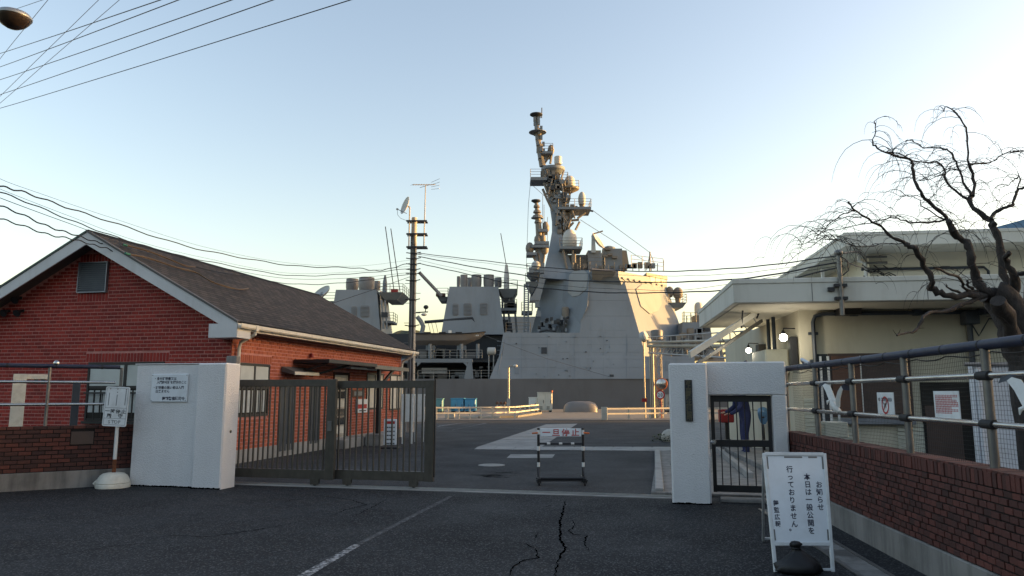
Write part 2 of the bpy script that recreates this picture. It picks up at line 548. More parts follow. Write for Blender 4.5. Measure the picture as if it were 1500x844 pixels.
# yard asphalt inside the gate, up to the quay
ya = [GT(-9, .83), GT(1.2, .83), (6.2, 14.5, 0), (40, 14.5, 0), (40, 44.2, 0), (-60, 44.2, 0), (-60, 27, 0)]
sheet('yard', ya, .004, 'asphalt_old')
quay = MB().box(-400, 44.2, -3.0, 400, 73, .05).build('quay', 'quay_concrete', kind='structure', bevel=.03)
MB().face((-3000, 73, -2.2), (3000, 73, -2.2), (3000, 5000, -2.2), (-3000, 5000, -2.2)).build('water', 'water', kind='structure')
# concrete strip under the sliding gate, with its two rails
tr = MB(GT); tr.box(-9.6, .50, -.02, -.003, .82, .012)
track = tr.build('gate_track', 'concrete', kind='structure', bevel=.004)
for y_ in (.60, .72):
    MB(GT).box(-9.5, y_-.012, .012, -.004, y_+.012, .026).build('track_rail', 'gate_track', track)
# concrete path and cross strip in the yard, slabs one by one
def quadpx(px): return [gnd(*p) for p in px]
A, B, C, D = quadpx([(697, 656), (800, 622), (846, 621), (792, 656)])
path = MB().face(*[Vector((p.x, p.y, .006)) for p in (A, D, C, B)]).build('concrete_path', 'concrete', kind='structure')
ps = MB()
for i in range(9):
    a = A.lerp(B, i/9 + .004); b = A.lerp(B, (i+1)/9 - .004); c = D.lerp(C, (i+1)/9 - .004); d = D.lerp(C, i/9 + .004)
    q = MB(); q.add([Vector((p.x, p.y, z)) for z in (.0065, .0115) for p in (a, d, c, b)], [(4,5,6,7),(0,1,5,4),(1,2,6,5),(2,3,7,6),(3,0,4,7)], True)
    q.build('slab', 'concrete', path)
A, B, C, D = quadpx([(700, 655), (984, 655.5), (984, 661.5), (694, 659)])
strip = MB().face(*[Vector((p.x, p.y, .0065)) for p in (A, D, C, B)]).build('concrete_strip', 'concrete_kerb', kind='structure')
for i in range(10):
    a = A.lerp(B, i/10 + .003); b = A.lerp(B, (i+1)/10 - .003); c = D.lerp(C, (i+1)/10 - .003); d = D.lerp(C, i/10 + .003)
    q = MB(); q.add([Vector((p.x, p.y, z)) for z in (.012, .018) for p in (a, d, c, b)], [(4,5,6,7),(0,1,5,4),(1,2,6,5),(2,3,7,6),(3,0,4,7)], True)
    q.build('slab', 'concrete_kerb', strip)
sheet('concrete_patch', quadpx([(742, 671.5), (809, 671.5), (813, 666), (748, 666)]), .009, 'concrete')
# white lines
sheet('parking_line', quadpx([(661, 631), (664, 630), (714, 620), (711, 620)]), .009, 'line_paint')
sheet('parking_line', quadpx([(640, 625.5), (643, 624), (700, 617), (696, 617.3)]), .009, 'line_paint')
sheet('road_line', quadpx([(430, 847), (449, 847), (529, 799), (519, 797.5)]), .004, 'line_paint')
sheet('road_line', quadpx([(521, 797), (530, 798), (663, 728), (657.5, 727)]), .004, 'line_paint_faint')
# cracks in the outer asphalt
def ribbon(pts, wid, jit=.013, seg=.045):
    mb = MB(); P = []
    for a, b in zip(pts, pts[1:]):
        n = max(1, int((b-a).length/seg))
        for k in range(n):
            p = a.lerp(b, k/n); P.append(p + Vector((random.uniform(-jit, jit), random.uniform(-jit, jit), 0)))
    P.append(pts[-1]); vs_ = []; fs_ = []
    for i, p in enumerate(P):
        d = (P[min(i+1, len(P)-1)] - P[max(i-1, 0)]); d.z = 0; d = d.normalized(); s_ = Vector((-d.y, d.x, 0))
        e = math.sin(math.pi*min(1, max(.02, i/max(1, len(P)-1))))**.5
        w_ = 1.1*wid*(.35 + random.random())*max(.2, e)
        vs_ += [Vector((p.x, p.y, .0045)) + s_*w_/2, Vector((p.x, p.y, .0045)) - s_*w_/2]
        if i: k = 2*i; fs_.append((k-2, k-1, k+1, k))
    mb.add(vs_, fs_, True); return mb
def Z3(x, y): return gnd(600 + x/2.9725, 560 + y/2.9725)
def Z4(x, y): return gnd(x/2.5, 680 + y/2.5)
for pts, w_ in (([(680,515),(668,560),(658,600),(655,650),(660,690),(680,725),(655,758),(640,800),(632,850)], .026),
                ([(430,850),(455,800),(490,778),(560,766),(545,725),(505,702),(440,697)], .016),
                ([(705,598),(722,625),(693,650),(712,664),(770,670),(762,700),(782,738)], .016),
                ([(590,545),(620,536),(660,538)], .010), ([(680,545),(740,560),(810,566),(900,560)], .008),
                ([(560,655),(545,690)], .010), ([(225,690),(320,692),(420,690)], .008)):
    ribbon([Z3(*p) for p in pts], w_).build('crack', 'crack_fill', ground)
for pts, w_ in (([(540,272),(640,262),(745,268),(850,255),(930,243),(1040,225),(1130,202)], .014),
                ([(1215,190),(1260,170),(1340,150),(1290,132),(1200,120),(1130,116)], .014), ([(1040,140),(1075,130),(1120,132)], .012),
                ([(1290,195),(1350,165),(1420,128)], .012), ([(250,330),(420,300),(560,290)], .008), ([(0,355),(160,345),(300,318)], .008)):
    ribbon([Z4(*p) for p in pts], w_).build('crack', 'crack_fill', ground)
random.seed(5)
for k in range(16):                          # crazed patch in the yard
    c = gnd(random.uniform(706, 752), random.uniform(692, 700)); a = random.uniform(-.5, .5); L = random.uniform(.1, .35)
    r_ = ribbon([Vector((c.x-L*math.cos(a), c.y-L*math.sin(a), 0)), Vector((c.x, c.y+random.uniform(-.06,.06), 0)), Vector((c.x+L*math.cos(a), c.y+L*math.sin(a), 0))], .028, .025)
    r_.v = [p + Vector((0,0,.0045)) for p in r_.v]; r_.build('crack', 'crack_fill', ground)
random.seed(7)
# raised walk with a kerb inside the small gate
wk = MB(GT); wk.prism([GT.inv(gnd(963, 664))[:2] + (0,), (-.35, .86, 0), (-.05, .86, 0), (2.25, .86, 0), GT.inv((6.3, 15.6, 0))[:2] + (0,), GT.inv((6.9, 21, 0))[:2] + (0,), GT.inv((4.6, 21, 0))[:2] + (0,)], (0, 0, .05))
walk = wk.build('side_walk', 'concrete_stained', kind='structure', bevel=.01)
pts = [gnd(963, 664), GT(-.22, .95)]
kb = MB(); kb.bar(pts[0] + Vector((0,0,.05)), pts[1] + Vector((0,0,.05)), .14, .10); kb.build('kerb', 'concrete_kerb', kind='structure', bevel=.012)
# ramp and step seen through the small gate
a0, a1 = gnd(1052, 664), gnd(1100, 705)
kb = MB(); kb.bar(Vector((a0.x, a0.y, .09)), Vector((a1.x, a1.y, .09)), .12, .14); kb.build('kerb', 'concrete', kind='structure', bevel=.012)
st = MB(RB); st.box(-1.15, -2.2, 0, -.02, 3.8, .16); st.build('entrance_step', 'concrete_stained', kind='structure', bevel=.015)
# manhole covers
def manhole(px, rr, label):
    c = gnd(*px); t_ = thing('manhole_cover', label, 'manhole cover', (c.x, c.y, .006), 'manhole covers in the yard')
    MB().lathe((c.x, c.y, .006), [(rr, 0), (rr, .006), (rr*.9, .007)], 28).build('frame', 'concrete', t_)
    m = MB().lathe((c.x, c.y, .0135), [(rr*.86, 0), (rr*.85, .006)], 28).build('lid', 'concrete_kerb', t_)
    for k in range(5):
        MB().box(c.x - rr*.6, c.y + (k-2)*rr*.28 - .012, .0195, c.x + rr*.6, c.y + (k-2)*rr*.28 + .012, .0225).build('tread_rib', 'concrete_kerb', m)
manhole((720, 682), .30, 'round pale manhole cover in the yard just inside the gate')
# drain along the foot of the right wall
dr = thing('drain_channel', 'long steel drain cover along the foot of the right brick wall', 'drain', RW(-.5, 1.0, 0))
for x_ in (-.62, -.34): MB(RW).box(x_-.02, -4, .004, x_+.02, 5.3, .016).build('frame', 'steel_dull', dr)
for k in range(31):
    y0 = -4 + k*.3
    MB(RW).box(-.598, y0+.006, .003, -.362, y0+.294, .011).build('grating', 'concrete_stained' if k % 7 else 'steel_dull', dr, bevel=.003)
# gate sill of the small gate
MB(GT).box(.70, .30, 0, 1.75, .62, .045).build('gate_sill', 'concrete_stained', kind='structure', bevel=.008)

# ------------------------------------------------------------------ hills
def hill(name, x0, x1, y, depth, top, seed, n=60):
    rows = 7; vs_ = []; fs_ = []
    for j in range(rows):
        t_ = j/(rows-1)
        for i in range(n):
            x = x0 + (x1-x0)*i/(n-1)
            e = min(1, 6*i/(n-1), 6*(n-1-i)/(n-1))
            h = top*math.sin(math.pi/2*t_)*(.72 + .5*noise.noise(Vector((x*6/abs(x1-x0) + seed, seed, t_))) + .16*noise.noise(Vector((x*40/abs(x1-x0), seed, t_*4))) + .07*noise.noise(Vector((x*130/abs(x1-x0), seed, t_*9))))*e
            vs_.append((x, y + depth*t_, max(-3, h - 3*(j == 0))))
    for j in range(rows-1):
        for i in range(n-1): fs_.append((j*n+i, j*n+i+1, (j+1)*n+i+1, (j+1)*n+i))
    return MB().add(vs_, fs_).build(name, 'forest', kind='structure', smooth=60)
hill('hill', -700, 300, 520, 220, 62, 3.1, 240)
hill('hill', 150, 700, 430, 240, 66, 8.4, 200)
# wooded slope off to the right: the low sun stands just behind it, so the gateway lies in its shade
vs_ = []; fs_ = []; nx, ny = 34, 50
for i in range(nx):
    for j in range(ny):
        X = 70 + 5*i; Y = -150 + 4*j
        k = min(1, i/6)*min(1, (nx-1-i)/10)
        e = max(0, min(1, (57 - Y)/7))
        h = 16.5*k*e + 1.1*noise.noise(Vector((X*.11, Y*.11, 2)))*k*e
        vs_.append((X, Y, h - .02))
for i in range(nx-1):
    for j in range(ny-1): fs_.append((i*ny+j, (i+1)*ny+j, (i+1)*ny+j+1, i*ny+j+1))
MB().add(vs_, fs_).build('hill', 'forest', kind='structure', smooth=60)

# unseen wooded hillside added behind the camera to hold sky light off the fronts
vs_ = []; fs_ = []; na, nr = 72, 14
for i in range(na):
    a = R(176 + 158*i/(na-1))
    for j in range(nr):
        r = 20 + 7*j
        e = min(1, i/7, (na-1-i)/7)
        h = 16*(1-(1-min(1, j/9))**1.6)*e*(1 + .10*noise.noise(Vector((a*5, r*.03, 4)))) + 1.6*noise.noise(Vector((a*26, r*.2, 7)))*min(1, j)
        vs_.append((r*1.25*math.cos(a), 8 + r*1.1*math.sin(a), h - .03))
for i in range(na-1):
    for j in range(nr-1): fs_.append((i*nr+j, (i+1)*nr+j, (i+1)*nr+j+1, i*nr+j+1))
MB().add(vs_, fs_).build('hill', 'forest', kind='structure', smooth=60)
# ================================================================== gateway
# left pillar with its wing wall
gp = thing('gate_pillar', 'white stuccoed gate pillar with wing wall and notice board, left of the sliding gate', 'gate pillar', GT(-7.75, .1, 0))
MB(GT).box(-9.27, -.06, -.05, -7.97, .26, 2.10).build('wing_wall', 'stucco', gp, bevel=.02)
MB(GT).box(-7.965, -.15, -.05, -7.40, .28, 2.115).build('pillar', 'stucco', gp, bevel=.025)
MB(GT).box(-9.30, -.075, 2.102, -7.97, .275, 2.118).build('coping', 'stucco', gp, bevel=.005)
MB(GT).box(-7.63, .16, 2.118, -7.42, .27, 2.25).build('cap_block', 'concrete_stained', gp, bevel=.01)
q = MB(GT); q.lathe((-7.398, .06, .95), [(.03, 0), (.03, .006), (.012, .012)], 10, (1, 0, 0)); q.build('latch_eye', 'steel', gp)
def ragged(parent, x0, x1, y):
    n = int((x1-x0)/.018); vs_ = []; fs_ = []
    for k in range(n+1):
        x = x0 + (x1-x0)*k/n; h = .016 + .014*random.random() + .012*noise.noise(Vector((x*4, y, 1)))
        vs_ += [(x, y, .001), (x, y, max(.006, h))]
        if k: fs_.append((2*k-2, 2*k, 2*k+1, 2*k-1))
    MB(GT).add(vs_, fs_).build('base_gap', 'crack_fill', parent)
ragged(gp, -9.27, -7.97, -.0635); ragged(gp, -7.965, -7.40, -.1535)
# notice board on the wing wall
bx0, bz1 = GT.hit(223, 548, -.085); bx1, bz0 = GT.hit(273.5, 589, -.085)
nb = thing('notice_board', 'pale notice board with small dark Japanese print on the left gate pillar', 'notice board', GT((bx0+bx1)/2, -.08, bz0))
MB(GT).box(bx0, -.092, bz0, bx1, -.064, bz1).build('board', 'sign_white', nb, bevel=.012, seg=2)
pr = MB(); ux, uz = GT.ex, Vector((0,0,1)); bw, bh = bx1-bx0, bz1-bz0
def NB(a, b): return GT(bx0 + a*bw, -.0945, bz1 - b*bh)
cp = .078*bw
put_row(pr, '・身分証明書又は', NB(.11, .17), ux, uz, .078*bw, cp)
put_row(pr, '入門許可証を提示のこと', NB(.19, .30), ux, uz, .078*bw, cp*.96)
put_row(pr, '・証明書の無い者は入門', NB(.09, .49), ux, uz, .078*bw, cp)
put_row(pr, '出来ません', NB(.17, .62), ux, uz, .078*bw, cp)
pr.build('lettering', 'ink_navy', nb)
pr = MB(); put_row(pr, '舞鶴警備隊司令', NB(.37, .88), ux, uz, .092*bw, .089*bw); pr.build('signature', 'ink_navy', nb)
for a, b in ((.03,.05),(.97,.05),(.03,.95),(.97,.95)):
    q = MB(); c = NB(a, b); q.lathe(c, [(.008, 0), (.006, .004)], 8, -GT.ey); q.build('screw', 'steel_dull', nb)

# right pillar with the small gate opening
xj0, _ = GT.hit(1131.5, 600, .36); xw1, _ = GT.hit(1153.5, 600, .36); _, zl = GT.hit(1090, 579, .36)
gp2 = thing('gate_pillar', 'white stuccoed gate pillar with black name plate and doorway, right of the gate', 'gate pillar', GT(.3, .2, 0))
MB(GT).box(0, 0, -.05, .56, .42, 2.045).build('pillar', 'stucco', gp2, bevel=.025)
MB(GT).box(.555, .33, zl, xw1, .62, 2.07).build('lintel', 'stucco', gp2, bevel=.02)
MB(GT).box(xj0, .332, -.05, xw1-.002, .618, zl+.004).build('jamb', 'stucco', gp2, bevel=.02)
q = MB(GT)
for z_ in (.55, .12):
    q.lathe((-.012, .25, z_), [(.028, 0), (.028, .008), (.012, .012)], 10, (-1, 0, 0))
q.build('latch_eye', 'steel', gp2)
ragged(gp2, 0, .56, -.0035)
# name plate
nx0, nz1 = GT.hit(1002.5, 556.5, -.02); nx1, nz0 = GT.hit(1015.5, 617.5, -.02)
npl = thing('name_plate', 'narrow black vertical name plate with faint gold characters on the right gate pillar', 'name plate', GT((nx0+nx1)/2, -.01, nz0))
MB(GT).box(nx0, -.022, nz0, nx1, -.001, nz1).build('plate', 'ink_black', npl, bevel=.003)
pr = MB(); ph = (nz1-nz0)
put_col(pr, '海上自衛隊', GT((nx0+nx1)/2, -.0245, nz1 - .07*ph), GT.ex, uz, .088, .088*ph/.98*1.0)
put_col(pr, '北吸係留所', GT((nx0+nx1)/2, -.0245, nz1 - .56*ph), GT.ex, uz, .088, .088*ph/.98)
pr.build('lettering', 'ink_gold', npl)

# sliding gate: two leaves
def leaf(label, xa, xb, yy, zb, zt, nbar, stile_l, stile_r):
    g = thing('sliding_gate', label, 'gate', GT((xa+xb)/2, yy, 0), 'leaves of the sliding gate')
    hw = .03
    MB(GT).box(xa+stile_l, yy-hw, zt-.13, xb-stile_r, yy+hw, zt-.003).build('top_rail', 'gate_metal', g, bevel=.004)
    MB(GT).box(xa+stile_l, yy-hw, zb+.003, xb-stile_r, yy+hw, zb+.16).build('bottom_rail', 'gate_metal', g, bevel=.004)
    for a, b in ((xa, xa+stile_l), (xb-stile_r, xb)):
        MB(GT).box(a, yy-hw-.004, zb, b, yy+hw+.004, zt).build('stile', 'gate_metal', g, bevel=.004)
    for k in range(nbar):
        x = xa + stile_l + (xb-xa-stile_l-stile_r)*(k+.5)/nbar
        MB(GT).box(x-.011, yy-.014, zb+.15, x+.011, yy+.014, zt-.12).build('bar', 'gate_metal', g)
    for x in (xa+.35, xb-.35):
        wh = MB(GT); wh.lathe((x, yy-.018, .066), [(.044, 0), (.05, .006), (.042, .018), (.05, .030), (.044, .036)], 16, (0, 1, 0))
        ww = wh.build('wheel', 'black_metal', g, smooth=40)
        MB(GT).box(x-.08, yy-.034, .035, x+.08, yy-.026, zb+.01).build('wheel_bracket', 'gate_metal', ww)
        MB(GT).box(x-.07, yy+.026, .055, x+.07, yy+.034, zb+.01).build('wheel_bracket', 'gate_metal', ww)
    return g
gx0 = GT.hit(338, 640, .6)[0]; gx1 = GT.hit(491, 640, .6)[0]; gx2 = GT.hit(484, 640, .72)[0]; gx3 = GT.hit(636, 640, .72)[0]
zt1 = GT.hit(400, 556, .6)[1]; zt2 = GT.hit(560, 557.5, .72)[1]
g1 = leaf('dark barred sliding gate leaf beside the left pillar', gx0-.5, gx1, .60, .125, zt1, 23, .14, .17)
g2 = leaf('dark barred sliding gate leaf whose free end stands mid-driveway', gx2, gx3, .72, .125, zt2, 15, .10, .16)
MB(GT).box(gx1-.13, .545, .95, gx1-.05, .566, 1.12).build('lock_plate', 'steel_dull', g1, bevel=.003)
MB(GT).box(gx3+.001, .70, .2, gx3+.018, .74, 1.85).build('stop_strip', 'rubber', g2)

# small hinged gate in the doorway
sg = thing('small_gate', 'narrow dark barred gate closed in the white doorway by the notice stand', 'gate', GT(1.1, .45, 0))
da, db = .60, xj0 - .01
yy = .47
MB(GT).box(da, yy-.03, zl-.10, db, yy+.03, zl-.005).build('top_rail', 'black_metal', sg, bevel=.004)
zm = GT.hit(1090, 648, yy)[1]; zbm = GT.hit(1080, 721, yy)[1]
MB(GT).box(da+.05, yy-.028, zm-.065, db-.05, yy+.028, zm+.035).build('lock_rail', 'black_metal', sg, bevel=.004)
MB(GT).box(da+.05, yy-.028, zbm, db-.05, yy+.028, zbm+.10).build('bottom_rail', 'black_metal', sg, bevel=.004)
for a, b in ((da, da+.055), (db-.055, db)):
    MB(GT).box(a, yy-.032, zbm-.005, b, yy+.032, zl-.008).build('stile', 'black_metal', sg, bevel=.004)
for k in range(6):
    x = da+.055 + (db-da-.11)*(k+.7)/6.4
    MB(GT).box(x-.008, yy-.01, zbm+.09, x+.008, yy+.01, zl-.09).build('bar', 'black_metal', sg)
q = MB(GT); q.path([(da+.03, yy-.04, zm), (da+.03, yy-.09, zm), (da-.06, yy-.09, zm)], .011, 6); q.build('handle', 'steel', sg, smooth=40)
q = MB(GT); q.lathe((da+.03, yy-.034, zm), [(.04, 0), (.036, .008)], 12, (0, -1, 0)); q.build('escutcheon', 'steel', sg)

# ------------------------------------------------------------------ barrier on castors
bl, br_ = gnd(789, 709), gnd(855, 709.5)
bl.y = br_.y = (bl.y + br_.y)/2
by = bl.y; xa, xb = bl.x, br_.x
zbt = at(790, 627, by).z
ba = thing('barrier', 'striped wheeled barrier with a white board of red characters in the driveway', 'barrier', ((xa+xb)/2, by, 0))
BAR = Frame(0, 0, 0)
def stripes(name, p, q, rad, n, first):
    p, q = Vector(p), Vector(q)
    MB().tube(p, q, rad, n=12).build(name, 'black_metal', ba, smooth=40)
    for k in range(n):
        if k % 2 == first:
            MB().tube(p.lerp(q, (k+.2)/n), p.lerp(q, (k+.75)/n), rad*1.06, n=12).build('white_band', 'white_enamel', ba, smooth=40)
r_ = .024
stripes('post', (xa, by, .13), (xa, by, zbt), r_, 6, 1)
stripes('post', (xb, by, .13), (xb, by, zbt), r_, 6, 1)
zc = at(800, 650, by).z
stripes('cross_rail', (xa+r_, by, zc), (xb-r_, by, zc), .018, 7, 1)
zq = at(800, 634.5, by).z
bz0, bz1 = at(800, 639.5, by).z, at(800, 627.8, by).z
MB().box(xa+.03, by-.022, bz0, xb-.03, by+.004, bz1).build('board', 'sign_white', ba, bevel=.006)
pr = MB(); bw = xb-xa-.06
for k, ch in enumerate('一旦停止'): g_ = MB(); put_glyph(g_, ch, Vector((xa+.03 + bw*(.15+.235*k), by-.0245, (bz0+bz1)/2)), Vector((1,0,0)), uz, .135, 1.1); g_.build('character', 'ink_red', ba)
for sx, x in ((-1, xa), (1, xb)):
    MB().tube((x, by-.01, zq+.005), (x + sx*.115, by-.01, zq-.003), .016, .013, 10).build('hand_grip', 'orange', ba, smooth=40)
for x in (xa, xb):
    MB().bar((x, by-.30, .105), (x, by+.30, .105), .05, .045).build('foot_bar', 'black_metal', ba, bevel=.005)
    MB().tube((x, by-.26, .13), (x, by, .30), .014).build('brace', 'black_metal', ba)
    for dy in (-.25, .25):
        cst = MB().box(x-.035, by+dy-.03, .045, x+.035, by+dy+.03, .085).build('caster', 'black_metal', ba)
        MB().lathe((x-.014, by+dy, .042), [(.038, 0), (.042, .006), (.042, .022), (.038, .028)], 16, (1,0,0)).build('wheel', 'rubber', cst, smooth=40)
stripes('base_rail', (xa, by-.2, .12), (xb, by-.2, .12), .022, 3, 3)
MB().box(xa-.05, by-.26, .075, xb+.05, by-.20, .10).build('base_rail', 'black_metal', ba)

# ------------------------------------------------------------------ stop sign on a weighted base
sb = gnd(165, 714); sb.y -= 0
ss = thing('stop_sign', 'white stop notice on a rusty pole in a round cream base by the brick wall', 'sign', (sb.x, sb.y, 0))
lean = Vector((.10, 0, 1)).normalized()
pb = Vector((sb.x, sb.y, .22)); ptop = at(173, 625, sb.y)
prof = [(.27, 0), (.275, .05), (.262, .075), (.27, .085), (.262, .105), (.245, .15), (.215, .20), (.17, .235), (.10, .25), (.05, .252)]
MB().lathe((sb.x, sb.y, .0), prof, 28).build('base', 'cream_plastic', ss, smooth=40)
MB().tube((sb.x-.28, sb.y-.08, .06), (sb.x-.22, sb.y-.08, .12), .03, n=8).build('filler_plug', 'cream_plastic', ss, smooth=40)
tp = at(176, 568, sb.y)
pd = (tp - pb)
MB().path([pb + pd*k for k in (0, .1, .17)], .032, 10).build('pole_foot', 'rust', ss, smooth=40)
MB().path([pb + pd*k for k in (.17, .96)], .030, 10).build('pole', 'white_enamel', ss, smooth=40)
# the board, tilted with the pole
cb = at(172.5, 595.5, sb.y); cb.y -= .045
upv = Vector((at(175, 568, sb.y) - at(168.5, 624, sb.y))); upv.normalize()
ri = Vector((1, -.06, 0)); ri = (ri - upv*ri.dot(upv)).normalized(); nn = ri.cross(upv).normalized()
if nn.y > 0: nn = -nn
bw, bh = .43, .68
def SB(a, b, d=0): return cb + ri*(a*bw) + upv*(b*bh) + nn*d
q = MB(); n_ = []
for cx_, cy_, a0 in ((.5,.5,0), (-.5,.5,90), (-.5,-.5,180), (.5,-.5,270)):
    for k in range(4):
        an = R(a0 + k*30); rr = .03
        n_.append(cb + ri*(cx_*bw - math.copysign(rr, cx_) + rr*math.cos(an)) + upv*(cy_*bh - math.copysign(rr, cy_) + rr*math.sin(an)))
q.prism(n_, nn*.012); q.build('board', 'sign_white_old', ss)
q = MB()
def frame_lines(mb, segs, wd, d):
    for (a, b, c, e) in segs:
        p0, p1 = SB(a, b, d), SB(c, e, d); dd = (p1-p0).normalized(); sd = dd.cross(nn).normalized()*wd/2
        mb.add([p0-sd, p1-sd, p1+sd, p0+sd], [(0,1,2,3)], True)
frame_lines(q, [(-.45,.46,.45,.46),(-.45,-.46,.45,-.46),(-.45,-.46,-.45,.46),(.45,-.46,.45,.46),(-.45,-.035,.45,-.035),(-.45,-.30,.45,-.30)], .006, .0135)
q.build('border_line', 'ink_grey', ss)
q = MB()
frame_lines(q, [(-.33,.02,-.33,.34),(0.0,.02,0.0,.30),(.36,.04,.36,.42)], .014, .0138)
q.build('worn_line', 'ink_grey', ss)
pr = MB()
put_row(pr, '一時停止', SB(-.33, -.12, .0145), ri, upv, .078, .096, 1.15)
put_row(pr, '厳守', SB(-.24, -.235, .0145), ri, upv, .078, .20, 1.15)
pr.build('lettering', 'ink_black', ss)
pr = MB(); put_row(pr, 'STOP', SB(-.21, -.385, .0145), ri, upv, .082, .060, 1.0); pr.build('lettering', 'ink_grey', ss)
for k in (.36, -.36):
    MB().tube(SB(0, k, -.02), SB(0, k, .016), .009, n=8).build('bolt', 'steel_dull', ss)
for k in (-.3, 0, .36):
    MB().tube(SB(k, .44, 0), SB(k, .44, .018), .008, n=8).build('bolt', 'rust', ss)

# ------------------------------------------------------------------ folding notice stand on the right, in front of the wall
AF = Frame(0, 0, 0)
fl, fr_ = gnd(1133.5, 837), gnd(1223.5, 839.5)
yb = (fl.y + fr_.y)/2; fl.y = fr_.y = yb
tl, trr = at(1118, 664, yb + .30), at(1208.5, 664.5, yb + .30)
an_ = thing('notice_stand', 'folding white notice stand with a vertical Japanese message before the right wall', 'notice stand', ((fl.x+fr_.x)/2, yb, 0))
def AS(a, b, d=0):          # a across 0..1, b from foot 0 to top 1
    p = (fl.lerp(fr_, a)).lerp(tl.lerp(trr, a), b)
    return p + Vector((0, -.94, .33))*d
upv = (tl - fl).normalized(); ri = (trr - tl).normalized()
nrm = ri.cross(upv).normalized()
if nrm.y > 0: nrm = -nrm
def bar_(name, a, b, c, d, wd, dp=.028, off=0):
    MB().bar(AS(a, b) + nrm*off, AS(c, d) + nrm*off, wd, dp, nrm).build(name, 'white_frame', an_, bevel=.004)
for a in (.012, .988): bar_('leg', a, 0, a, 1, .032)
b0 = .225
bar_('top_bar', .03, .992, .97, .992, .034)
bar_('lower_bar', .03, b0, .97, b0, .034)
bar_('foot_bar', .03, .02, .97, .02, .024, .02)
q = MB(); q.add([AS(.03, b0+.012) + nrm*.004, AS(.97, b0+.012) + nrm*.004, AS(.97, .98) + nrm*.004, AS(.03, .98) + nrm*.004] + [AS(.03, b0+.012) - nrm*.006, AS(.97, b0+.012) - nrm*.006, AS(.97, .98) - nrm*.006, AS(.03, .98) - nrm*.006], [(0,1,2,3),(7,6,5,4),(0,4,5,1),(1,5,6,2),(2,6,7,3),(3,7,4,0)], True)
q.build('board', 'sign_white', an_)
for a in (.05, .95):
    for lo, hi in ((b0+.03, b0+.12), (.86, .97)):
        MB().bar(AS(a, lo) + nrm*.0055, AS(a, hi) + nrm*.0055, .016, .003, nrm).build('clip', 'steel_dull', an_)
for c0, c1 in ((.33, .62), (.72, .86)):
    MB().bar(AS(c0, .965) + nrm*.0055, AS(c1, .965) + nrm*.0055, .014, .003, nrm).build('clip', 'steel_dull', an_)
# rear frame
rl, rr_ = gnd(1118, 793), gnd(1196, 793)
hl = AS(.012, .965) - nrm*.03; hr = AS(.988, .965) - nrm*.03
for p, q_ in ((hl, rl), (hr, Vector((rl.x + (fr_.x-fl.x), rl.y, 0)))):
    MB().bar(q_, p, .026, .022).build('leg', 'white_frame', an_, bevel=.003)
r2 = Vector((rl.x + (fr_.x-fl.x), rl.y, 0))
MB().bar(rl.lerp(hl, .04), r2.lerp(hr, .04), .02).build('foot_bar', 'white_frame', an_)
# columns of writing: positions as fractions of the board
def BD(a, b): return AS(a, b0 + .012 + (.98 - b0 - .012)*b) + nrm*.0062
pr = MB(); sz = .062
def column(s, a, btop, bbot, size):
    n = len(s)
    for i, ch in enumerate(s):
        b = btop + (bbot - btop)*i/(n-1)
        c = BD(a, b)
        if ch == '。': c = c - ri*size*.35 + upv*size*.55
        g_ = MB(); put_glyph(g_, ch, c, ri, upv, size, .95); g_.build('character', 'ink_navy', an_)
column('お知らせ', .86, .655, .395, .066)
column('本日は一般公開を', .675, .745, .13, .066)
column('行っておりません。', .40, .835, .115, .066)
column('舞監広報', .125, .44, .205, .056)
# black weight bag hung over the foot
bg_ = thing('weight_bag', 'knotted black plastic bag weighing down the foot of the notice stand', 'bag', ((fl.x+fr_.x)/2 - .02, yb-.02, 0))
c0 = at(1171, 838, yb-.03)
rings = []
prof = [(.17, 0.0), (.20, .03), (.185, .08), (.14, .12), (.085, .16), (.05, .19), (.034, .21), (.045, .23), (.058, .25), (.04, .268), (.012, .275)]
for i, (r0, z) in enumerate(prof):
    rings.append([(c0.x + r0*math.cos(2*math.pi*k/26)*(1 + .34*noise.noise(Vector((k*1.3, z*22, 1)))) - .02*(z > .2), yb-.03 + .62*r0*math.sin(2*math.pi*k/26)*(1 + .34*noise.noise(Vector((k*1.3, z*22, 5)))), z + .008*noise.noise(Vector((k*1.3, i, 9)))*(i > 0)) for k in range(26)])
MB().loft(rings).build('bag', 'bag_black', bg_, smooth=70)
MB().path([(c0.x-.02 + .04*math.cos(t), yb-.03 + .034*math.sin(t), .213 + .004*math.sin(2*t)) for t in [k*math.pi/5 for k in range(11)]], .009, 6).build('knot', 'bag_black', bg_, smooth=60)
# ================================================================== brick guard house on the left
hs = thing('brick_house', 'red brick guard house with dark shingle gable roof behind the left wall', 'house', HS(0, 0, 0))
OVF = .50                                    # roof overhang in front of the gable
xr, zr = HS.hit(129, 338, -OVF)
xe, ze = HS.hit(349, 470.5, -OVF)
LEN = HS.hitx(610, 517, xe)[0] - .40         # house length from the far end of the eaves
slope = (zr - ze)/(xe - xr)
xl = 2*xr                                    # left wall face, the house being even about its ridge
def ztop(x): return zr - slope*abs(x - xr)   # upper roof surface
EV = HS(0, 0, 0)
# walls: solid core in mortar colour, bricks proud of it
core = MB(HS)
zw = ztop(0) - .14
pent = [(xl, 0, 0), (0, 0, 0), (0, 0, zw), (xr, 0, ztop(xr) - .16), (xl, 0, zw)]
core.loft([[(x, .02, z) for x, y, z in pent], [(x, LEN, z) for x, y, z in pent]])
core.build('wall_core', 'mortar_pale', hs)
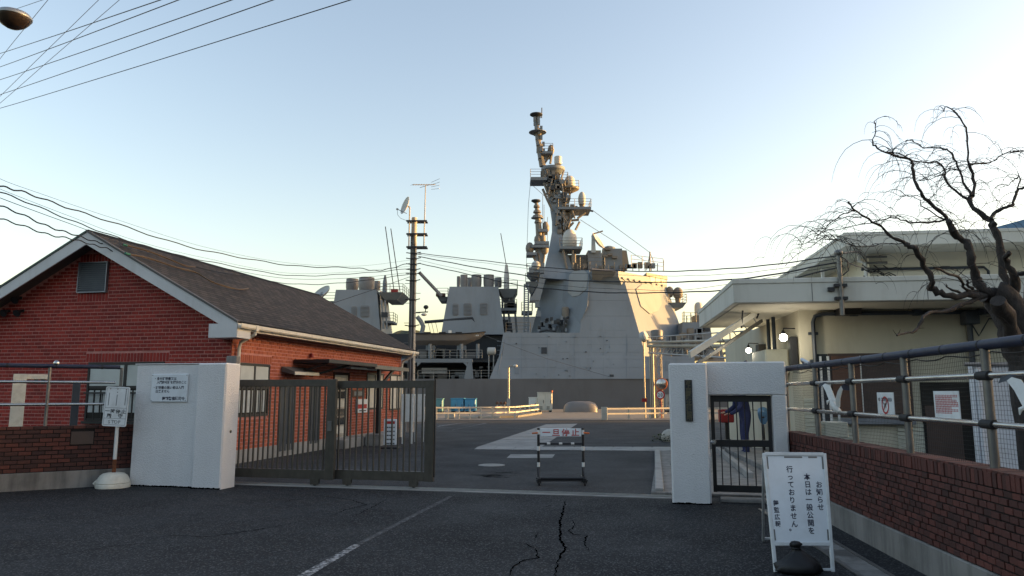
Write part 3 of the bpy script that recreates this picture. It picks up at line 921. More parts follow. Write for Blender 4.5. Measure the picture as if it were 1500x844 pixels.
# openings on the gable
vx0, vz1 = HS.hit(119, 386.5, 0); vx1, vz0 = HS.hit(155.5, 427, 0)
wx0, wz1 = HS.hit(130, 531, 0); wx1 = wx0 + 2.05; wz0 = HS.hit(150, 617, 0)[1]
ops = [(vx0-.02, vx1+.02, vz0-.02, vz1+.02), (wx0, wx1, wz0, wz1)]
sold = [(vx0-.05, vx1+.05, vz1+.02, vz1+.24), (vx0-.05, vx1+.05, vz0-.24, vz0-.02), (wx0-.1, wx1+.1, wz1, wz1+.22)]
def glim(z):
    k = (ztop(xr) - .20 - z)/slope
    return (xr - k, xr + k)
CO, BL, JT = .086, .190, .021
rects = lay_bricks(xl, 0, .0, zr, CO, BL, JT, ops, glim, soldier=sold)
rects = [r for r in rects if r[0] > -9.2]
o0 = HS(0, .02, 0)
# side wall openings (y, z) from the photograph
def sy(px, py): return HS.hitx(px, py, 0)
def srect(xa, ya, xb, yb):
    a = sy(xa, ya); b = sy(xb, yb); return [a[0], b[0], b[1], a[1]]
s_w1 = srect(349.5, 531, 391, 609); s_w1[0] = max(.12, s_w1[0])
s_dk = srect(409, 566, 429, 660); s_dk2 = srect(455, 563, 466, 650)
s_door = srect(488, 545, 508, 650); s_door[2] = .28
s_w2 = srect(537, 546, 560, 599); s_w3 = srect(571, 548, 590, 600)
sops = [s_w1, s_dk, s_dk2, s_door, s_w2, s_w3]
srects = lay_bricks(0, LEN, .30, zw - .02, CO, BL, JT, [tuple(q) for q in sops], None, soldier=[(s_w1[0]-.1, s_w1[1]+.1, s_w1[3], s_w1[3]+.2)])
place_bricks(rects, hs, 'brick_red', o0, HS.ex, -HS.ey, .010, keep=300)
place_bricks(srects, hs, 'brick_side_lit', HS(0, 0, 0), HS.ey, HS.ex, .010, keep=0, stuff='side_brickwork')
MB(HS).box(-.1, .03, -.05, .035, LEN, .30).build('plinth', 'concrete', hs, bevel=.01)
# roof
def roof_slab(name, sgn):
    xo = xe if sgn > 0 else 2*xr - xe
    y0, y1 = -OVF, LEN + .40
    v = []
    for th in (0, -.055):
        for (x, y) in ((xr, y0), (xo, y0), (xo, y1), (xr, y1)):
            v.append((x, y, (zr if x == xr else ze) + th))
    mb = MB(HS); mb.add(v, [(0,1,2,3),(7,6,5,4),(0,4,5,1),(1,5,6,2),(2,6,7,3),(3,7,4,0)])
    o = mb.build(name, 'roof_shingle', hs)
    uv = o.data.uv_layers.new(name='UVMap'); sl_ = math.hypot(xe-xr, zr-ze)
    org = ORG[o.name]
    for lp in o.data.loops:
        x, y, z = HS.inv(o.data.vertices[lp.vertex_index].co + org)
        uv.data[lp.index].uv = (y, abs(x-xr)/(xe-xr)*sl_)
    return o
roof = roof_slab('roof', 1); roof_slab('roof', -1)
q = MB(HS); q.loft([[(xr-.16, y, zr-.10), (xr, y, zr+.03), (xr+.16, y, zr-.10)] for y in (-OVF-.01, LEN+.41)])
q.build('ridge_cap', 'roof_shingle', roof)
# verge flashing, barge boards and soffits of the front gable
for sgn in (1, -1):
    xo = xe if sgn > 0 else 2*xr - xe
    a, b = Vector((xr, 0, zr)), Vector((xo, 0, ze))
    def P(k, dz, y): p = a.lerp(b, k); return (p.x, y, p.z + dz)
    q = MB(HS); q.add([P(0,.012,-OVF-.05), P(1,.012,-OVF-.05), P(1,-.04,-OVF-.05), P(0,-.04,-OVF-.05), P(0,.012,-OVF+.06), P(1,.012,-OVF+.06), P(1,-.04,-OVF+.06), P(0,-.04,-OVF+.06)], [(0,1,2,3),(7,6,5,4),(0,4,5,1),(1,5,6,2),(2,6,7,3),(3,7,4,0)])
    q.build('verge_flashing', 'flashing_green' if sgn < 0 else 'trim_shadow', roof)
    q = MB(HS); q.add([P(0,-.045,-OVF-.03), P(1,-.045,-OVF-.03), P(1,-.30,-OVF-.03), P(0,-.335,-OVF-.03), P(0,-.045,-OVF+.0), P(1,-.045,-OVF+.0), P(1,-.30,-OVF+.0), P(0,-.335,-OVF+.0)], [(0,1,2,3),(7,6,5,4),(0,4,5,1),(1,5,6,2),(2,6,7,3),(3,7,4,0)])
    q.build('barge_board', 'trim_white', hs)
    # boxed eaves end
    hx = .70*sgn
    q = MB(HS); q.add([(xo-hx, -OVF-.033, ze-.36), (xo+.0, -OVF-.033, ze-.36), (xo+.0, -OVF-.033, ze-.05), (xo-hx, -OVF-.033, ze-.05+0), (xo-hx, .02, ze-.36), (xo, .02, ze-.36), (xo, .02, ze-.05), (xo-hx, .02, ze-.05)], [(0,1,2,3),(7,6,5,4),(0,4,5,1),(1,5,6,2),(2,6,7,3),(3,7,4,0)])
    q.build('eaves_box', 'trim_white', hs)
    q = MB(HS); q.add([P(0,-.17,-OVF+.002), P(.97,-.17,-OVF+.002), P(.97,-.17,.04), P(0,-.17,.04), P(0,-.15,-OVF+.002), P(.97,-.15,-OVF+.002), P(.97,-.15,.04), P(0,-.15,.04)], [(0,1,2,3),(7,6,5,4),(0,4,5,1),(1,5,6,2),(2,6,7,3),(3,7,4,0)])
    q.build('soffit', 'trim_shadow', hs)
# side eaves: soffit, fascia, gutter, downpipes
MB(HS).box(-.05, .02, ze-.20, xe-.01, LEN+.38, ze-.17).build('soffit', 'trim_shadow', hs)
MB(HS).box(xe-.03, -OVF+.0, ze-.20, xe+.0, LEN+.38, ze-.06).build('fascia', 'gutter_cream', hs)
prof = [(0, 0), (.0, -.075), (.025, -.105), (.075, -.105), (.10, -.075), (.105, -.004), (.092, -.004), (.088, -.07), (.02, -.085), (.012, 0)]
q = MB(HS); q.loft([[(xe+.002+x, y, ze-.045+z) for x, z in prof] for y in (-OVF-.02, LEN+.40)])
gut = q.build('gutter', 'gutter_cream', hs)
for k in range(14):
    y = -OVF + .3 + k*(LEN+.5)/14
    MB(HS).box(xe-.005, y-.012, ze-.162, xe+.115, y+.012, ze-.152).build('bracket', 'gutter_cream', gut)
def downpipe(y, zbot, jog=.0):
    q = MB(HS); q.path([(xe+.055, y, ze-.14), (xe+.055, y, ze-.24), (.12, y+.05, ze-.42), (.085, y+.05, ze-.55), (.085, y+.05, zbot)], .042, 10)
    q.build('downpipe', 'gutter_cream', hs, smooth=50)
    MB(HS).box(xe-.01, y-.06, ze-.18, xe+.118, y+.06, ze-.045).build('gutter_outlet', 'gutter_cream', gut, bevel=.008)
downpipe(.12, .02); downpipe(LEN-.18, .02)
# gable vent with slats
vt = MB(HS); fw = .022
for a in ((vx0-fw, vz0-fw, vx0, vz1+fw), (vx1, vz0-fw, vx1+fw, vz1+fw), (vx0, vz0-fw, vx1, vz0), (vx0, vz1, vx1, vz1+fw)): vt.box(a[0], -.06, a[1], a[2], .03, a[3])
vent = vt.build('vent', 'vent_metal', hs)
MB(HS).box(vx0, .012, vz0, vx1, .03, vz1).build('vent_back', 'dark_void', vent)
ns = 14
for k in range(ns):
    z = vz0 + (vz1-vz0)*(k+.5)/ns; hh = (vz1-vz0)/ns
    q = MB(HS); q.add([(vx0, -.045, z-hh*.55), (vx1, -.045, z-hh*.55), (vx1, .005, z+hh*.45), (vx0, .005, z+hh*.45), (vx0, -.045, z-hh*.55+.006), (vx1, -.045, z-hh*.55+.006), (vx1, .005, z+hh*.45+.006), (vx0, .005, z+hh*.45+.006)], [(0,1,2,3),(7,6,5,4),(0,4,5,1),(1,5,6,2),(2,6,7,3),(3,7,4,0)])
    q.build('slat', 'vent_metal', vent)
# windows
def window_front(x0, x1, z0, z1):
    d = .09
    f = MB(HS)
    for a in ((x0, z0, x0+.05, z1), (x1-.05, z0, x1, z1), (x0+.05, z0, x1-.05, z0+.06), (x0+.05, z1-.06, x1-.05, z1), ((x0+x1)/2-.035, z0+.06, (x0+x1)/2+.035, z1-.06)):
        f.box(a[0], -.012, a[1], a[2], d, a[3])
    w = f.build('window', 'dark_sash', hs)
    MB(HS).box(x0+.05, .0, z1-.62, x1-.05, .012, z1-.56).build('transom', 'dark_sash', w)
    MB(HS).box(x0+.05, .012, z0+.05, x1-.05, .019, z1-.05).build('backing', 'dark_void', w)
    MB(HS).box(x0+.06, .005, z1-.555, (x0+x1)/2-.04, .009, z1-.065).build('pane', 'blind', w)
    MB(HS).box((x0+x1)/2+.04, .005, z1-.555, x1-.06, .009, z1-.065).build('pane', 'blind', w)
    n = 11
    for k in range(n):
        a = x0+.07 + (x1-x0-.14)*k/n
        if abs(a + .06 - (x0+x1)/2) < .1: continue
        MB(HS).box(a, .003, z0+.2, a + (x1-x0-.14)/n*.72, .009, z1-.66).build('blind_strip', 'blind_strip', w)
    MB(HS).box(x0-.03, -.07, z0-.06, x1+.03, -.012, z0-.004).build('sill', 'dark_sash', w)
    # bars before the lower sash
    for k in range(10):
        x = x0 + (x1-x0)*(k+.5)/10
        MB(HS).box(x-.008, -.085, z0+.02, x+.008, -.069, z1-.72).build('bar', 'dark_sash', w)
    MB(HS).box(x0, -.088, z1-.74, x1, -.066, z1-.70).build('bar_rail', 'dark_sash', w)
window_front(wx0, wx1, wz0, wz1)
def window_side(y0, y1, z0, z1, mat='curtain', mull=1, strips=False):
    f = MB(HS)
    parts = [(y0, z0, y0+.05, z1), (y1-.05, z0, y1, z1), (y0+.05, z0, y1-.05, z0+.06), (y0+.05, z1-.06, y1-.05, z1)]
    for m in range(mull):
        c = y0 + (y1-y0)*(m+1)/(mull+1); parts.append((c-.03, z0+.06, c+.03, z1-.06))
    for a in parts: f.box(-.06, a[0], a[1], .032, a[2], a[3])
    w = f.build('window', 'dark_sash', hs)
    MB(HS).box(-.02, y0+.04, z0+.05, .012, y1-.04, z1-.05).build('pane', mat if not strips else 'dark_void', w)
    if strips:
        MB(HS).box(.012, y0+.05, z1-.52, .016, y1-.05, z1-.065).build('pane', 'blind', w)
        MB(HS).box(.012, y0+.05, z1-.60, .03, y1-.05, z1-.54).build('transom', 'dark_sash', w)
        n = 7
        for k in range(n):
            a = y0+.07 + (y1-y0-.14)*k/n
            MB(HS).box(.012, a, z0+.10, .016, a + (y1-y0-.14)/n*.7, z1-.64).build('blind_strip', 'blind_strip', w)
    return w
window_side(*s_w1, strips=True)
window_side(*s_w2, mat='curtain'); window_side(*s_w3, mat='curtain')
for r_ in (s_dk, s_dk2):
    y0, y1, z0, z1 = r_
    w = MB(HS).box(-.05, y0, z0, .03, y1, z1).build('shutter', 'conduit', hs, bevel=.004)
    for k in range(4):
        a = y0 + (y1-y0)*(k+.1)/4
        MB(HS).box(.03, a, z0+.03, .042, a + (y1-y0)*.8/4, z1-.03).build('shutter_board', 'conduit', w, bevel=.003)
# door with a glazed leaf
y0, y1, z0, z1 = s_door
f = MB(HS)
for a in ((y0, z0, y0+.06, z1), (y1-.06, z0, y1, z1), (y0+.06, z1-.08, y1-.06, z1)): f.box(-.06, a[0], a[1], .035, a[2], a[3])
door = f.build('door', 'brick_brown', hs)
MB(HS).box(-.05, y0+.06, z0, 0.0, y1-.06, z1-.08).build('leaf', 'cream_siding', door)
for k in range(7):
    z = z0 + .12 + k*.26
    MB(HS).box(0, y0+.14, z, .006, y1-.14, z+.21).build('pane', 'glass_dark' if k % 3 else 'curtain', door)
MB(HS).box(.0, y0-.3, .0, .55, y1+.3, .27).build('door_step', 'concrete', hs, bevel=.015)
# canopy on a black post, small awnings
ca0 = HS.hitx(449, 527, .4)[0]; ca1 = HS.hitx(598, 541, .95)[0]; zc = HS.hitx(451, 526, .5)[1]
cp = MB(HS).box(.03, ca0, zc-.10, 1.05, ca0 + (ca1-ca0)*.52, zc).build('canopy', 'black_metal', hs, bevel=.005)
MB(HS).box(.03, ca0 + (ca1-ca0)*.525, zc-.14, .95, ca1, zc-.05).build('canopy', 'trim_shadow', hs, bevel=.005)
MB(HS).box(.953, ca0 + (ca1-ca0)*.525, zc-.15, .975, ca1, zc-.03).build('canopy_edge', 'steel_dull', cp)
cpy = ca0 + (ca1-ca0)*.62
MB(HS).box(.80, cpy-.05, .35, .90, cpy+.05, zc-.14).build('canopy_post', 'black_metal', hs)
MB(HS).box(.60, cpy-.35, 0, 1.1, cpy+.9, .36).build('post_base', 'concrete', hs, bevel=.015)
q = MB(HS); q.bar((.85, cpy, 1.75), (.85, cpy+1.2, zc-.15), .07, .07); q.build('canopy_brace', 'black_metal', hs)
q = MB(HS); q.bar((.05, ca0+.2, zc-.35), (.9, ca0+.2, zc-.1), .06, .06); q.build('canopy_brace', 'black_metal', hs)
q = MB(HS); q.bar((.05, ca0+1.0, zc-.4), (.9, ca0+1.6, zc-.1), .06, .06); q.build('canopy_brace', 'black_metal', hs)
aw = srect(411, 539, 459, 549)
q = MB(HS); q.hexa([(.03, aw[0], aw[3]-.10), (.40, aw[0], aw[3]-.17), (.40, aw[0]+1.35, aw[3]-.17), (.03, aw[0]+1.35, aw[3]-.10), (.03, aw[0], aw[3]+.04), (.40, aw[0], aw[3]-.10), (.40, aw[0]+1.35, aw[3]-.10), (.03, aw[0]+1.35, aw[3]+.04)])
awn = q.build('awning', 'trim_shadow', hs)
MB(HS).box(.402, aw[0], aw[3]-.175, .412, aw[0]+1.35, aw[3]-.095).build('awning_edge', 'gutter_cream', awn)
q = MB(HS); a_ = s_door[0]; q.hexa([(.03, a_-.3, s_door[3]+.18), (.7, a_-.3, s_door[3]+.08), (.7, s_door[1]+.9, s_door[3]+.08), (.03, s_door[1]+.9, s_door[3]+.18), (.03, a_-.3, s_door[3]+.26), (.7, a_-.3, s_door[3]+.14), (.7, s_door[1]+.9, s_door[3]+.14), (.03, s_door[1]+.9, s_door[3]+.26)])
q.build('awning', 'trim_white', hs)
# alarm lamp, plate and notices on the side wall
ly, lz = sy(453, 521)
MB(HS).box(.03, ly-.05, lz-.06, .12, ly+.05, lz+.06).build('alarm_lamp', 'red_paint', hs, bevel=.015)
pl = srect(515, 573, 532, 580)
w = MB(HS).box(.03, pl[0], pl[2]-.03, .05, pl[1], pl[3]+.03).build('name_board', 'brown_board', hs)
MB(HS).box(.05, pl[0]+.1, pl[2]+.01, .053, pl[1]-.1, pl[3]-.01).build('board_print', 'ink_grey', w)
nt_ = srect(520, 585, 536, 604)
po = MB(HS).box(.03, nt_[0], nt_[2], .045, nt_[1], nt_[3]); po = po.build('poster', 'sign_white', hs)
MB(HS).box(.045, nt_[0]+.08, nt_[2]+.30*(nt_[3]-nt_[2]), .047, nt_[1]-.04, nt_[2]+.62*(nt_[3]-nt_[2])).build('poster_panel', 'ink_red', po)
MB(HS).box(.045, nt_[0]+.25, nt_[2]+.10*(nt_[3]-nt_[2]), .047, nt_[1]-.1, nt_[2]+.18*(nt_[3]-nt_[2])).build('poster_panel', 'ink_navy', po)
# three small floodlights on the gable
for px, py in ((9, 455), (29, 455), (26, 436)):
    x, z = HS.hit(px, py, -.1)
    fl_ = MB(HS).lathe((x, -.06, z), [(.03, 0), (.045, .05), (.09, .13), (.095, .16)], 14, (0, -.8, -.5)).build('floodlight', 'black_metal', hs, smooth=40)
    MB(HS).box(x-.035, -.05, z-.035, x+.035, -.005, z+.035).build('bracket', 'black_metal', fl_)

# dark roof of a neighbouring shed at the far left
sh = thing('shed', 'dark roofed shed at the left edge behind the brick house', 'shed', (-17.6, 24.5, 0))
MB().box(-22, 22.5, 0, -15.9, 27, 4.55).build('wall', 'brick_brown', sh)
q = MB(); q.prism([(-22.5, 22, 4.6), (-15.5, 22, 4.6), (-15.5, 22, 4.85), (-19, 22, 5.3), (-22.5, 22, 5.0)], (0, 5.4, 0)); q.build('roof', 'roof_shingle', sh)
w = MB().box(-17.2, 22.45, 1.0, -16.3, 22.52, 2.1).build('window', 'dark_sash', sh); MB().box(-17.1, 22.44, 1.1, -16.4, 22.449, 2.0).build('pane', 'glass_dark', w)

# ------------------------------------------------------------------ low brick wall on the left, with its rails
p0, p1 = gnd(0, 721), gnd(195, 709.5)
d_ = (p1 - p0).normalized(); ang = math.degrees(math.atan2(-d_.y, d_.x))
LW = Frame(p1.x, p1.y, ang)
lw = thing('brick_wall', 'low red brick wall on a concrete footing, left of the stop notice', 'wall', LW(-2, 0, 0))
zpl = LW.hit(100, 690, 0)[1]; ztp = LW.hit(100, 623, 0)[1]
XW0, XW1 = -6.5, .05
MB(LW).box(XW0, -.02, -.05, XW1, .22, zpl).build('footing', 'concrete_stained', lw, bevel=.01)
MB(LW).box(XW0, .012, zpl, XW1, .20, ztp-.012).build('wall_core', 'mortar_dark', lw)
bpx0, bpz1 = LW.hit(104, 632, 0); bpx1, bpz0 = LW.hit(137, 651, 0)
rc = lay_bricks(XW0, XW1, zpl + .004, ztp, (ztp-zpl)/11, .190, .013, [(bpx0, bpx1, bpz0, bpz1)])
place_bricks(rc, lw, 'brick_brown', LW(0, .012, 0), LW.ex, -LW.ey, .020, keep=300)
MB(LW).box(bpx0+.006, -.01, bpz0+.006, bpx1-.006, .02, bpz1-.006).build('plaque', 'brown_shutter', lw, bevel=.004)
rc = lay_bricks(XW0, XW1, ztp-.004, ztp+.012, .016, .075, .012, stack=True)
rf = thing('pipe_railing', 'steel pipe railing with a navy padded top pipe on the left brick wall', 'railing', LW(-2, .1, ztp))
zz = [LW.hit(80, y, .1)[1] for y in (536.5, 559.8, 592.5)]
xend = LW.hit(176, 540, .1)[0]
MB(LW).tube((XW0, .1, zz[0]), (xend, .1, zz[0]), .036, n=12).build('top_pipe', 'pipe_navy', rf, smooth=40)
for z in zz[1:]: MB(LW).tube((XW0, .1, z), (xend-.06, .1, z), .024, n=12).build('rail', 'steel', rf, smooth=40)
for px in (68, 174):
    x, _ = LW.hit(px, 600, .1)
    MB(LW).tube((x, .1, ztp-.02), (x, .1, zz[0]-.01), .026, n=12).build('post', 'steel_dull', rf, smooth=40)
for k in range(7):
    x = xend - .3 - k*.7
    MB(LW).tube((x, .1, zz[0]), (x+.03, .1, zz[0]), .0395, n=12).build('clamp', 'rubber', rf)
x, _ = LW.hit(83, 531, .1); MB(LW).ell((x, .1, zz[0]+.05), .05, .05, .05).build('joint_cap', 'steel', rf, smooth=50)
# beige steel bracket frame behind the wall
bf = thing('steel_frame', 'beige steel post frame standing behind the left brick wall', 'frame', LW(LW.hit(38, 600, .6)[0], .6, 0))
xA, zA = LW.hit(30, 548, .6); xB, _ = LW.hit(70, 548, .6)
MB(LW).box(xA-.10, .52, 0, xA+.10, .70, zA).build('post', 'cream_plastic', bf, bevel=.006)
MB(LW).box(xA+.10, .56, zA-.09, xB, .68, zA-.003).build('cross_arm', 'cream_plastic', bf, bevel=.006)
for k in (.35, .6): MB(LW).box(xA+.1 + (xB-xA)*k-.03, .555, zA-.17, xA+.1+(xB-xA)*k+.03, .60, zA-.09).build('lug', 'black_metal', bf)
xC, zC = LW.hit(120, 562, .6)
MB(LW).box(xC-.14, .54, 0, xC-.02, .68, zC).build('post', 'conduit', bf, bevel=.006)
# ------------------------------------------------------------------ standing board and white panels beside the house
nbp = gnd(571, 657)
ib = thing('information_board', 'white standing board with a red heading beside the brick house', 'sign', (nbp.x, nbp.y, 0))
bx = nbp.x; byy = nbp.y
hw = at(581, 657, byy).x - at(562, 657, byy).x
zt = at(571, 614, byy).z; zb = at(571, 645, byy).z
MB().box(bx-hw/2, byy-.03, .10, bx+hw/2, byy+.03, zt).build('board', 'sign_white', ib, bevel=.015)
MB().box(bx-hw*.36, byy-.034, zt-.14, bx+hw*.36, byy-.031, zt-.06).build('heading', 'ink_red', ib)
for k in range(5):
    z = zt - .24 - k*.115
    for j in range(6):
        MB().box(bx-hw*.36 + j*hw*.125, byy-.034, z-.02, bx-hw*.36 + j*hw*.125 + hw*.085, byy-.031, z+.02).build('print_mark', 'ink_black', ib)
MB().box(bx-hw*.75, byy-.22, 0, bx+hw*.75, byy+.22, .045).build('base', 'rubber', ib, bevel=.015)
for px0, px1, nm in ((588, 606, 0), (607, 622, 1)):
    b0_ = gnd(588, 652); Y = b0_.y + .5 + nm*.9
    x0, x1 = at(px0, 600, Y).x, at(px1, 600, Y).x; z1 = at(600, 580, Y).z; z0 = at(600, 618, Y).z
    pn = thing('hoarding', 'white board panel on posts beside the brick house, ' + ('nearer the brick wall' if nm == 0 else 'farther from the brick wall'), 'panel', ((x0+x1)/2, Y, 0), 'white board panels by the house')
    MB().box(x0, Y-.02, z0, x1, Y+.02, z1).build('panel', 'white_enamel', pn, bevel=.005)
    MB().box(x0-.02, Y-.03, z1, x1+.02, Y+.03, z1+.06).build('top_cap', 'white_enamel', pn)
    for x in (x0+.03, x1-.07): MB().box(x, Y-.022, 0, x+.05, Y+.022, z0-.002).build('post', 'white_enamel', pn)
# plants by the door
def shrub(name, label, c, n, rad, h):
    t_ = thing(name, label, 'plant', c, 'small weeds in the yard')
    mb = MB()
    for k in range(n):
        a = random.uniform(0, 6.28); r = rad*math.sqrt(random.random()); z = h*random.random()**1.3
        p = Vector(c) + Vector((r*math.cos(a), r*math.sin(a), z)); L = random.uniform(.04, .10); dr_ = Vector((math.cos(a), math.sin(a), random.uniform(.2, 1.2))).normalized(); s_ = dr_.cross(Vector((0,0,1))).normalized()*L*.25
        mb.add([p, p+dr_*L*.5+s_, p+dr_*L, p+dr_*L*.5-s_], [(0,1,2,3)], True)
    mb.build('foliage', 'leaf', t_)
    st_ = MB()
    for k in range(7): a = k*.9; st_.tube(Vector(c), Vector(c) + Vector((rad*.6*math.cos(a), rad*.6*math.sin(a), h*.7)), .006, .003, 5)
    st_.build('stem', 'moss_twig', t_)
c = HS(.35, s_door[1]+1.1, .05); shrub('weed', 'low green weeds along the brick house beside its door', tuple(c), 160, .4, .18)
c = gnd(972, 647); shrub('weed', 'low green weeds in the yard left of the black name plate pillar', (c.x, c.y, 0), 220, .42, .22)
# white stone next to those weeds
c = gnd(983, 648)
MB().ell((c.x+.05, c.y+.3, .16), .32, .28, .26).build('stone', 'quay_white', smooth=60)
tag(bpy.data.objects['stone'], 'pale rounded stone at the foot of the right gate pillar, yard side', 'stone')
# ================================================================== brick wall on the right, with fence and netting
rw = thing('brick_wall', 'plum brick wall on a concrete footing, right of the notice stand', 'wall', RW(.1, 2, 0))
ZP, ZT = .275, 1.02
RY0, RY1 = -2.2, 6.25
MB(RW).box(-.015, RY0, -.05, .24, RY1, ZP).build('footing', 'concrete_stained', rw, bevel=.012)
MB(RW).box(.012, RY0, ZP, .22, RY1, ZT-.006).build('wall_core', 'mortar_dark', rw)
rc = lay_bricks(RY0, RY1, ZP + .004, ZT - .115, (ZT-.115-ZP)/11.0, .118, .012)
rc += lay_bricks(RY0, RY1, ZT - .115, ZT, .115, .062, .010, stack=True)
place_bricks(rc, rw, 'brick_plum', RW(.012, 0, 0), RW.ey, -RW.ex, .018, keep=300)
cap = MB(RW)
n = int((RY1-RY0)/.074)
for k in range(n): cap.box(-.006, RY0 + k*.074+.005, ZT-.004, .226, RY0+(k+1)*.074-.005, ZT+.012 + random.uniform(-.002, .002))
cap.build('coping_bricks', 'brick_plum', rw, kind='stuff')

fe = thing('pipe_fence', 'steel pipe fence with navy padded top pipe and black netting on the right wall', 'fence', RW(.1, 2, ZT))
XF = .10
def fz(px, py): return RW.hitx(px, py, XF)
yt0, zt0 = fz(1160, 540); yt1, zt1 = fz(1500, 497)
zu = (fz(1200, 559)[1] + fz(1500, 552)[1])/2; zl_ = (fz(1200, 602)[1] + fz(1500, 626)[1])/2; zt_ = (zt0+zt1)/2
MB(RW).path([(XF, RY0, zt_), (XF, RY1-.05, zt_), (XF, RY1+.12, zt_)], .042, 12).build('top_pipe', 'pipe_navy', fe, smooth=40)
posts = [fz(x, y)[0] for x, y in ((1153, 600), (1197, 600), (1251, 600), (1329, 600), (1450, 600))] + [-1.6]
for y in posts:
    MB(RW).tube((XF, y, ZT), (XF, y, zt_-.03), .034, n=14).build('post', 'steel_dull', fe, smooth=40)
    for z in (zu, zl_):
        c = MB(RW).tube((XF-.02, y-.085, z), (XF-.02, y+.085, z), .036, n=12).build('clamp', 'rubber', fe, smooth=40)
        MB(RW).lathe((XF, y, z-.035), [(.039, 0), (.039, .07)], 14).build('clamp', 'rubber', fe, smooth=40)
    MB(RW).lathe((XF, y, ZT), [(.07, 0), (.07, .008), (.045, .012)], 14).build('base_flange', 'steel_dull', fe)
for z in (zu, zl_):
    MB(RW).tube((XF-.02, RY0, z), (XF-.02, RY1-.05, z), .024, n=12).build('rail', 'steel', fe, smooth=40)
for k in range(13):
    y = RY0 + .3 + k*.62
    MB(RW).lathe((XF, y, zt_), [(.0445, 0), (.0445, .02)], 12, (0, 1, 0)).build('tie', 'rubber', fe)
# netting: thin cords, slack between the posts
net = MB(RW); cell = .036; NX = XF + .045
ny_, nz_ = int((RY1-RY0)/cell), int((zt_-ZT-.01)/cell)
def sag(y, z): return NX + .02*math.sin(y*2.1 + z*1.4) + .012*math.sin(y*5.3)
def cord(a, b, r):
    a, b = Vector(a), Vector(b); d = (b-a).normalized(); s1 = d.orthogonal().normalized()*r; s2 = d.cross(s1).normalized()*r
    net.add([a+s1, a-s1*.5+s2*.87, a-s1*.5-s2*.87, b+s1, b-s1*.5+s2*.87, b-s1*.5-s2*.87], [(0,1,4,3),(1,2,5,4),(2,0,3,5)])
RC = .0013
for i in range(ny_+1):
    y = RY0 + i*cell
    zs = [ZT + .012 + (zt_-ZT-.02)*k/6 for k in range(7)]
    for a, b in zip(zs, zs[1:]): cord((sag(y, a), y + .01*math.sin(a*7), a), (sag(y, b), y + .01*math.sin(b*7), b), RC)
for j in range(nz_+1):
    z = ZT + .012 + j*cell
    ys = [RY0 + (RY1-RY0)*k/45 for k in range(46)]
    for a, b in zip(ys, ys[1:]): cord((sag(a, z), a, z + .008*math.sin(a*3)), (sag(b, z), b, z + .008*math.sin(b*3)), RC)
net.build('netting', 'net_black', fe, kind='stuff')
# lacing cord along the top
q = MB(RW); q.path([(NX + .01*math.sin(k*1.7), RY0 + k*.12, zt_-.05 - .03*abs(math.sin(k*.55))) for k in range(70)], .006, 5); q.build('lacing', 'cable_black', fe)
# small boards tied to the fence
def fence_board(name, label, pxa, pya, pxb, pyb, cat):
    ya, za = RW.hitx(pxa, pya, XF-.05); yb_, zb_ = RW.hitx(pxb, pyb, XF-.05)
    t_ = thing(name, label, cat, RW(XF-.05, (ya+yb_)/2, zb_))
    MB(RW).box(XF-.062, yb_, zb_, XF-.054, ya, za).build('board', 'sign_white_old', t_)
    return t_, ya, yb_, za, zb_
dn, ya, yb_, za, zb_ = fence_board('drone_sign', 'white board with a red prohibition ring over a drone on the right fence', 1286, 575, 1312, 607.5, 'sign')
un = -RW.ey; ctr = RW(XF-.065, (ya+yb_)/2, (za+zb_)/2 - .02)
def ring(mb, c, r0, r1, u, v, n=36, a0=0, a1=2*math.pi):
    vs_ = []; fs_ = []
    for k in range(n+1):
        a = a0 + (a1-a0)*k/n; e = u*math.cos(a) + v*math.sin(a); vs_ += [c+e*r0, c+e*r1]
        if k: fs_.append((2*k-2, 2*k-1, 2*k+1, 2*k))
    mb.add(vs_, fs_, True)
rr = min(ya-yb_, za-zb_)*.40
q = MB(); ring(q, ctr, rr*.80, rr*1.03, un, uz); a = (un+uz).normalized(); b = (uz-un).normalized()
q.add([ctr-a*rr*.85-b*rr*.08, ctr+a*rr*.85-b*rr*.08, ctr+a*rr*.85+b*rr*.08, ctr-a*rr*.85+b*rr*.08], [(0,1,2,3)], True)
q.build('ring', 'ink_red', dn)
c2 = ctr - RW.ex*.0015; q = MB()
q.add([c2+un*x*rr+uz*z*rr for x, z in ((-.5,.12),(.5,.12),(.5,.2),(-.5,.2))], [(0,1,2,3)], True)
q.add([c2+un*x*rr+uz*z*rr for x, z in ((-.2,-.12),(.2,-.12),(.14,.13),(-.14,.13))], [(0,1,2,3)], True)
for s_ in (-1, 1):
    q.add([c2+un*(s_*.42+x)*rr+uz*z*rr for x, z in ((-.2,.26),(.2,.26),(.2,.31),(-.2,.31))], [(0,1,2,3)], True)
    q.add([c2+un*(s_*.2+x)*rr+uz*z*rr for x, z in ((-.04,-.3),(.04,-.3),(.02,-.1),(-.06,-.1))], [(0,1,2,3)], True)
q.build('drone_mark', 'ink_black', dn)
q = MB(); put_row(q, 'NO DRONE AREA', RW(XF-.0655, ya-.045, za-.07), un, uz, .05, (ya-yb_-.09)/12, .7); q.build('lettering', 'ink_navy', dn)
wn, ya, yb_, za, zb_ = fence_board('warning_board', 'white board with eight rows of small red print on the right fence', 1369, 573, 1409, 614, 'sign')
